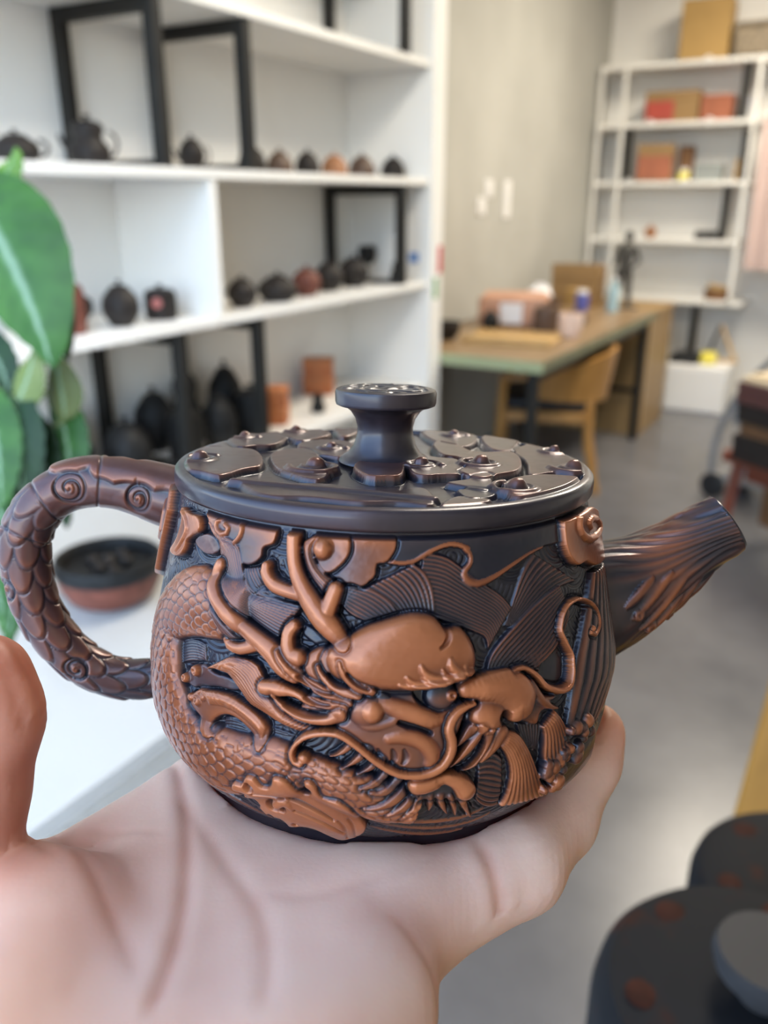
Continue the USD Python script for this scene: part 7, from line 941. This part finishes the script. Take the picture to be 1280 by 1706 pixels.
THUMB = [[-80.6, -57.1, 4.4], [-77.3, -53.0, 16.3], [-74.9, -48.5, 30.0], [-75.5, -44.8, 36.2]]
PINKY = [[29.2, -39.8, -6.4], [40.6, -23.4, -6.7], [49.5, -10.2, 0.9], [52.8, -5.9, 5.5]]
CREASES = [([(-49.3, -13.0), (-48.5, -14.9), (-47.7, -16.7), (-46.9, -18.5), (-46.1, -20.4), (-45.4, -22.1), (-44.7, -23.9), (-44.1, -25.7), (-43.5, -27.4), (-42.9, -29.1), (-42.3, -30.8), (-41.8, -32.5), (-41.2, -34.1), (-40.7, -35.7), (-40.3, -37.3), (-39.8, -38.8), (-39.4, -40.4), (-39.0, -41.9), (-38.6, -43.4), (-38.2, -44.8), (-37.9, -46.3), (-37.5, -47.7), (-37.2, -49.1), (-36.9, -50.5), (-36.6, -51.8), (-36.4, -53.2), (-36.1, -54.5), (-35.9, -55.8), (-35.6, -57.0), (-35.4, -58.3), (-35.2, -59.5), (-35.0, -60.7), (-34.8, -61.9), (-34.7, -63.1), (-34.5, -64.2), (-34.4, -65.4), (-34.3, -66.5), (-34.2, -67.6), (-34.1, -68.6), (-34.0, -69.7), (-34.0, -70.7), (-34.0, -71.7), (-33.9, -72.7), (-33.9, -73.7), (-33.9, -74.7), (-33.9, -75.6), (-34.0, -76.6), (-34.0, -77.5), (-34.0, -78.4), (-34.1, -79.3), (-34.1, -80.2), (-34.2, -81.0), (-34.2, -81.9), (-34.3, -82.7), (-34.4, -83.5), (-34.5, -84.3), (-34.5, -85.1), (-34.6, -85.9), (-34.7, -86.7), (-34.8, -87.4), (-35.0, -88.2)], 1.1, 1.3), ([(-43.3, -29.5), (-42.5, -31.0), (-41.6, -32.5), (-40.8, -33.9), (-40.0, -35.3), (-39.2, -36.7), (-38.4, -38.0), (-37.6, -39.3), (-36.8, -40.6), (-36.0, -41.8), (-35.2, -43.0), (-34.4, -44.2), (-33.6, -45.3), (-32.8, -46.4), (-32.1, -47.5), (-31.3, -48.6), (-30.5, -49.7), (-29.7, -50.7), (-29.0, -51.8), (-28.3, -52.8), (-27.5, -53.8), (-26.8, -54.9), (-26.2, -55.9), (-25.5, -56.9), (-24.8, -57.9), (-24.2, -58.9), (-23.5, -59.9), (-22.9, -60.9), (-22.3, -61.9), (-21.7, -62.9), (-21.1, -63.9), (-20.6, -65.0), (-20.2, -66.0), (-19.8, -67.1), (-19.5, -68.1), (-19.1, -69.2), (-18.8, -70.3), (-18.5, -71.3), (-18.3, -72.3), (-18.0, -73.4), (-17.8, -74.4), (-17.6, -75.4), (-17.5, -76.4), (-17.3, -77.4), (-17.2, -78.3), (-17.1, -79.3), (-17.1, -80.2), (-17.1, -81.1), (-17.1, -82.0), (-17.1, -82.9), (-17.1, -83.7), (-17.2, -84.6), (-17.3, -85.4), (-17.4, -86.2), (-17.6, -87.0), (-17.8, -87.8)], 0.6, 1.6), ([(1.3, -63.5), (2.1, -64.1), (2.8, -64.6), (3.5, -65.2), (4.3, -65.8), (5.0, -66.3), (5.7, -66.9), (6.4, -67.5), (7.1, -68.0), (7.7, -68.6), (8.4, -69.2), (9.1, -69.7), (9.7, -70.3), (10.4, -70.9), (11.0, -71.5), (11.6, -72.1), (12.2, -72.7), (12.8, -73.4), (13.3, -74.0), (13.8, -74.7), (14.3, -75.5), (14.7, -76.3), (15.0, -77.2), (15.3, -78.1), (15.5, -79.0), (15.6, -80.0), (15.7, -80.9), (15.8, -81.8), (15.8, -82.7), (15.7, -83.6), (15.6, -84.5), (15.5, -85.4), (15.3, -86.3), (15.1, -87.1)], 0.5, 1.5), ([(19.5, -42.8), (20.0, -44.0), (20.4, -45.2), (20.9, -46.4), (21.4, -47.5), (21.9, -48.7), (22.3, -49.8), (22.8, -51.0), (23.2, -52.1), (23.6, -53.2), (24.0, -54.4), (24.3, -55.6), (24.4, -56.9), (24.5, -58.1), (24.6, -59.4), (24.6, -60.7), (24.5, -61.9), (24.3, -63.2), (24.1, -64.5)], 1.0, 1.3), ([(-75.2, -40.8), (-74.0, -41.3), (-72.9, -41.9), (-71.8, -42.6), (-70.7, -43.2), (-69.6, -43.9), (-68.5, -44.7), (-67.4, -45.4), (-66.3, -46.2), (-65.2, -46.9), (-64.2, -47.7), (-63.1, -48.6), (-62.1, -49.4), (-61.1, -50.3), (-60.1, -51.3), (-59.1, -52.3), (-58.2, -53.3), (-57.3, -54.3), (-56.4, -55.3), (-55.5, -56.4), (-54.6, -57.4), (-53.8, -58.4), (-52.9, -59.4), (-52.1, -60.4), (-51.3, -61.3), (-50.5, -62.3), (-49.7, -63.3), (-48.9, -64.2), (-48.1, -65.2), (-47.4, -66.1), (-46.6, -67.0), (-45.9, -68.0), (-45.2, -68.9), (-44.5, -69.8), (-43.8, -70.7), (-43.1, -71.6), (-42.5, -72.5), (-41.8, -73.4), (-41.2, -74.3), (-40.7, -75.3), (-40.1, -76.2), (-39.5, -77.1), (-39.0, -78.0), (-38.5, -78.9), (-38.0, -79.8), (-37.5, -80.7)], 0.5, 1.4), ([(-66.5, -39.3), (-65.3, -40.5), (-64.2, -41.7), (-63.1, -42.8), (-62.1, -44.0), (-61.0, -45.2), (-60.0, -46.3), (-59.0, -47.5), (-58.0, -48.7), (-57.0, -49.8), (-56.0, -51.0), (-55.1, -52.1), (-54.1, -53.2), (-53.2, -54.4), (-52.3, -55.5), (-51.5, -56.6), (-50.6, -57.7)], 0.35, 1.0), ([(-75.7, -45.1), (-74.5, -46.0), (-73.3, -46.9), (-72.1, -47.8), (-70.9, -48.7), (-69.8, -49.6), (-68.6, -50.6), (-67.5, -51.6), (-66.4, -52.5), (-65.4, -53.5), (-64.3, -54.5), (-63.3, -55.6), (-62.2, -56.6), (-61.2, -57.6), (-60.3, -58.7), (-59.3, -59.8), (-58.3, -60.8), (-57.4, -61.9)], 0.4, 1.2), ([(-64.3, -36.7), (-63.2, -36.9), (-62.2, -37.2), (-61.1, -37.4), (-60.0, -37.7), (-58.9, -37.9), (-57.9, -38.2), (-56.8, -38.5), (-55.8, -38.8), (-54.7, -39.1), (-53.6, -39.4), (-52.6, -39.8), (-51.5, -40.1), (-50.5, -40.5), (-49.4, -40.8), (-48.3, -41.2), (-47.3, -41.6), (-46.3, -42.0), (-45.2, -42.4), (-44.2, -42.8), (-43.1, -43.2), (-42.1, -43.7), (-41.1, -44.1)], 0.25, 0.9), ([(-23.2, -57.8), (-22.3, -58.4), (-21.4, -58.9), (-20.5, -59.4), (-19.6, -59.7), (-18.7, -60.1), (-17.8, -60.3), (-17.0, -60.5), (-16.1, -60.7), (-15.3, -60.8), (-14.4, -60.8), (-13.6, -60.9), (-12.8, -60.8), (-11.9, -60.8), (-11.1, -60.7), (-10.3, -60.5), (-9.4, -60.3), (-8.6, -60.1), (-7.8, -59.9), (-7.0, -59.6), (-6.2, -59.3), (-5.3, -58.9), (-4.5, -58.6), (-3.7, -58.2), (-2.8, -57.8), (-2.0, -57.4), (-1.2, -56.9), (-0.3, -56.5), (0.5, -56.0), (1.3, -55.5), (2.2, -55.1), (3.0, -54.6), (3.9, -54.0), (4.7, -53.5), (5.6, -53.0), (6.4, -52.5), (7.3, -52.0), (8.1, -51.5), (9.0, -51.0), (9.9, -50.6), (10.7, -50.1)], 0.25, 1.8)]

# ================================================================ the left hand under the pot, palm up (design units: millimetres in the pot's frame)
HN, HD = np.array([.907, -.42, 0]), np.array([.42, .907, 0])
def hp(n, t, z): return HN * n + HD * t + np.array([0, 0, z])
def surface_nets(D, origin, step):
    """Smooth iso-surface (D = 0) of a grid of distances."""
    s = D < 0; nx, ny, nz = D.shape
    c = np.zeros((nx - 1, ny - 1, nz - 1), np.int32); acc = np.zeros(c.shape + (3,)); cnt = np.zeros(c.shape)
    for i, j, k in np.ndindex(2, 2, 2): c += s[i:nx - 1 + i, j:ny - 1 + j, k:nz - 1 + k]
    act = (c > 0) & (c < 8)
    for axis in range(3):
        for a, b in np.ndindex(2, 2):
            o0 = [0, 0, 0]; others = [q for q in range(3) if q != axis]; o0[others[0]], o0[others[1]] = a, b; o1 = list(o0); o1[axis] = 1
            d0 = D[o0[0]:nx - 1 + o0[0], o0[1]:ny - 1 + o0[1], o0[2]:nz - 1 + o0[2]]; d1 = D[o1[0]:nx - 1 + o1[0], o1[1]:ny - 1 + o1[1], o1[2]:nz - 1 + o1[2]]
            m = act & ((d0 < 0) != (d1 < 0)); t = d0[m] / (d0[m] - d1[m]); p = np.zeros((m.sum(), 3)); p[:, others[0]], p[:, others[1]], p[:, axis] = a, b, t
            acc[m] += p; cnt[m] += 1
    ids = np.full(c.shape, -1); w = np.argwhere(act); ids[act] = np.arange(len(w)); v = origin + (w + acc[act] / cnt[act][:, None]) * step
    fs = []
    for axis in range(3):
        a, b = [q for q in range(3) if q != axis]; n0 = [slice(0, -1) if q == axis else slice(1, -1) for q in range(3)]; n1 = [slice(1, None) if q == axis else slice(1, -1) for q in range(3)]
        s0, s1 = s[tuple(n0)], s[tuple(n1)]; e = np.argwhere(s0 != s1); flip = s0[s0 != s1]
        for q in range(3):
            if q != axis: e[:, q] += 1
        def cell(da, db):
            x = e.copy(); x[:, a] -= da; x[:, b] -= db; return ids[x[:, 0], x[:, 1], x[:, 2]]
        qd = np.stack([cell(1, 1), cell(0, 1), cell(0, 0), cell(1, 0)], 1)
        if axis == 1: flip = ~flip
        qd[~flip] = qd[~flip][:, ::-1]; fs.append(qd)
    f = np.vstack(fs)
    return v, f[(f >= 0).all(1)]
class DistanceGrid:
    def __init__(s, lo, hi, step):
        s.lo, s.step = np.array(lo, float), step; s.n = ((np.array(hi) - s.lo) / step).astype(int) + 1
        s.ax = [s.lo[k] + step * np.arange(s.n[k]) for k in range(3)]; s.D = np.full(s.n, 50.0, np.float32)
    def cone(s, a, ra, b, rb, k=6.0, pad=16.0):
        a, b = np.asarray(a, float), np.asarray(b, float); lo = np.minimum(a - ra, b - rb) - pad; hi = np.maximum(a + ra, b + rb) + pad
        sl = [slice(*np.clip(np.searchsorted(s.ax[q], [lo[q], hi[q]]), 0, s.n[q])) for q in range(3)]
        X, Y, Z = (x.astype(np.float32) for x in np.meshgrid(*[s.ax[q][sl[q]] for q in range(3)], indexing='ij', sparse=True)); d = b - a; l2 = d @ d + 1e-9
        t = np.clip(((X - a[0]) * d[0] + (Y - a[1]) * d[1] + (Z - a[2]) * d[2]) / l2, 0, 1)
        dist = np.sqrt((X - a[0] - t * d[0]) ** 2 + (Y - a[1] - t * d[1]) ** 2 + (Z - a[2] - t * d[2]) ** 2) - (ra + t * (rb - ra))
        o = s.D[tuple(sl)]; h = np.clip(.5 + .5 * (o - dist) / k, 0, 1); s.D[tuple(sl)] = (o * (1 - h) + dist * h - k * h * (1 - h)).astype(np.float32)
sd = DistanceGrid((-142, -236, -62), (82, 78, 62), 1.5)
# wrist and forearm
sd.cone(hp(-14, -122, -17), 18, hp(-16, -222, -32), 24); sd.cone(hp(14, -122, -17), 17, hp(12, -222, -32), 24)
# palm: metacarpals side by side, muscle pads of thumb and little finger
for n0, n1, t1, z1, r1_ in ((-17, -27, -22, -9.0, 12), (-5, -9, -17, -11.5, 12.2), (7, 11, -26, -11.0, 12.2), (18, 26, -46, -9.5, 11.5)):
    sd.cone(hp(n0, -122, -17), 15, hp(n1, t1, z1), r1_, 9)
for n0, n1, t1 in ((1, 1, -22), (9, 20, -38), (-10, -18, -20)): sd.cone(hp(n0, -100, -14), 12, hp(n1, t1, -9.5), 10.5, 8)
sd.cone(hp(25, -118, -12), 15.5, hp(29, -68, -11.5), 12.5, 9)
sd.cone(hp(-14, -118, -11), 17, hp(-29, -84, -8.5), 17, 6); sd.cone(hp(-29, -84, -8.5), 17, hp(-56, -80, -8.0), 12.5, 6)
sd.cone(hp(-31, -33, -8.5), 10.5, hp(-46, -76, -13), 9, 7)
# thumb standing up at the left
T0, T1, T2, T3 = THUMB
sd.cone(hp(-54, -82, -8), 12, T0, 11.5, 5); sd.cone(T0, 11.5, T1, 10.8, 4); sd.cone(T1, 10.8, T2, 10.6, 4); sd.cone(T2, 10.6, T3, 8.6, 4)
# index, middle and ring fingers lie under the foot
for n0, t0, n1, t1, n2, t2, n3, t3, r in ((-27, -22, -24, 24, -21, 48, -19, 66, 9.2), (-9, -17, -6, 31, -3, 58, -1, 76, 9.4), (11, -26, 13, 22, 15, 48, 17, 67, 9.0)):
    sd.cone(hp(n0, t0, -12), 10.5, hp(n1, t1, -9.6), r, 4); sd.cone(hp(n1, t1, -9.6), r, hp(n2, t2, -10.5), r * .92, 2.5); sd.cone(hp(n2, t2, -10.5), r * .92, hp(n3, t3, -10), r * .78, 2.5)
# little finger curls up beside the pot
Q0, Q1, Q2, Q3 = PINKY
sd.cone(hp(26, -46, -10.5), 11.3, Q0, 9.8, 5); sd.cone(Q0, 9.8, Q1, 9.0, 3); sd.cone(Q1, 9.0, Q2, 8.7, 3); sd.cone(Q2, 8.7, Q3, 7.6, 3)
# the flesh gives way where the pot presses on it
Xp, Yp, Zp = (x.astype(np.float32) for x in np.meshgrid(*sd.ax, indexing='ij', sparse=True))
pr_ = PROF(np.clip(Zp, 0, 66)) + np.where(Zp > 4.5, 2.2, .35); pot_d = np.maximum(np.hypot(Xp, Yp) - pr_, .15 - Zp).astype(np.float32)
sd.D = np.maximum(sd.D, -pot_d)
hv, hf = surface_nets(sd.D, sd.lo, sd.step)
hm = trimesh.Trimesh(hv, np.vstack([hf[:, [0, 1, 2]], hf[:, [0, 2, 3]]]), process=False)
trimesh.smoothing.filter_taubin(hm, iterations=5)
near = (hm.triangles_center[:, 1] < 20) & (hm.triangles_center[:, 2] > -22) & (hm.triangles_center[:, 1] > -130)
hm = hm.subdivide(face_index=np.where(near)[0])
hv, hf = np.array(hm.vertices), np.array(hm.faces); hn = vnormals(hv, hf)
if (hn * (hv - hv.mean(0))).sum() < 0: hf = hf[:, ::-1]; hn = -hn
# creases and lines of the palm, pressed into the skin; 'flush' carries blood tone (creases, finger pads) and shade painted on the thumb
disp = np.zeros(len(hv)); flush_shade = np.full(len(hv), .25)
for line, depth, wd in CREASES:
    p = np.asarray(line, float); p3 = np.c_[p, np.ones(len(p))]
    d, S, G, Rr = Relief.path(hv[:, 0], hv[:, 1], p3)
    m = (hn[:, 2] > .1) & (d < 8); tp = np.minimum(1, np.minimum(S, S.max() - S + 1e-6) / 5)
    disp[m] -= .55 * (depth * np.exp(-(d[m] / wd) ** 2) - .35 * depth * np.exp(-((d[m] - 2.4 * wd) / (1.6 * wd)) ** 2)) * tp[m]
    flush_shade[m] += .22 * min(1, depth) * np.exp(-(d[m] / (1.4 * wd)) ** 2) * tp[m]
disp += .35 * (meshkit.fbm(hv / 9.0, 3) - .5)
hv = hv + hn * disp[:, None]; hn = vnormals(hv, hf)
if (hn * (hv - hv.mean(0))).sum() < 0: hn = -hn
flush_shade += .9 * np.clip(1 - np.linalg.norm(hv - (np.asarray(T2) + np.asarray(T3)) / 2, axis=1) / 40, 0, 1) + .5 * np.clip(1 - np.linalg.norm(hv - np.asarray(Q3), axis=1) / 22, 0, 1)
flush_shade += .5 * (meshkit.fbm(hv / 16.0, 3, 5) - .5) + .25 * np.clip(1 - np.linalg.norm(hv - hp(-30, -84, 8), axis=1) / 30, 0, 1)
mat('skin', {'at': ('attribute', {'attribute': 'flush_shade'}), 'r': ('rgb_ramp', {'ramp': [(0, (.68, .46, .34)), (.3, (.65, .40, .295)), (.7, (.50, .24, .16)), (1.0, (.31, .11, .062))]}), 'g': ('texture_coordinate', {}),
     'n': ('noise_texture', {'scale': 900.0, 'detail': 3.0}), 'v': ('voronoi_texture', {'scale': 700.0, 'feature': 'distance_to_edge'}), 'x': ('math', {'math_type': 'add'}), 'b': ('bump', {'strength': .05, 'distance': .0004}),
     'p': ('principled_bsdf', {'roughness': .48, 'subsurface_weight': .25, 'subsurface_scale': .004, 'subsurface_radius': (1, .35, .2), 'specular_ior_level': .35})},
    [('at.fac', 'r.fac'), ('r.color', 'p.base_color'), ('g.object', 'n.vector'), ('g.object', 'v.vector'), ('n.fac', 'x.value1'), ('v.distance', 'x.value2'), ('x.value', 'b.height'), ('b.normal', 'p.normal')])
person = thing('person', 'open left hand held palm up under the teapot, thumb at the left edge', 'person', matrix=POT)
raw('hand', hv / 1000, hf, hn, 'skin', person, {'flush_shade': np.clip(flush_shade, 0, 1)})
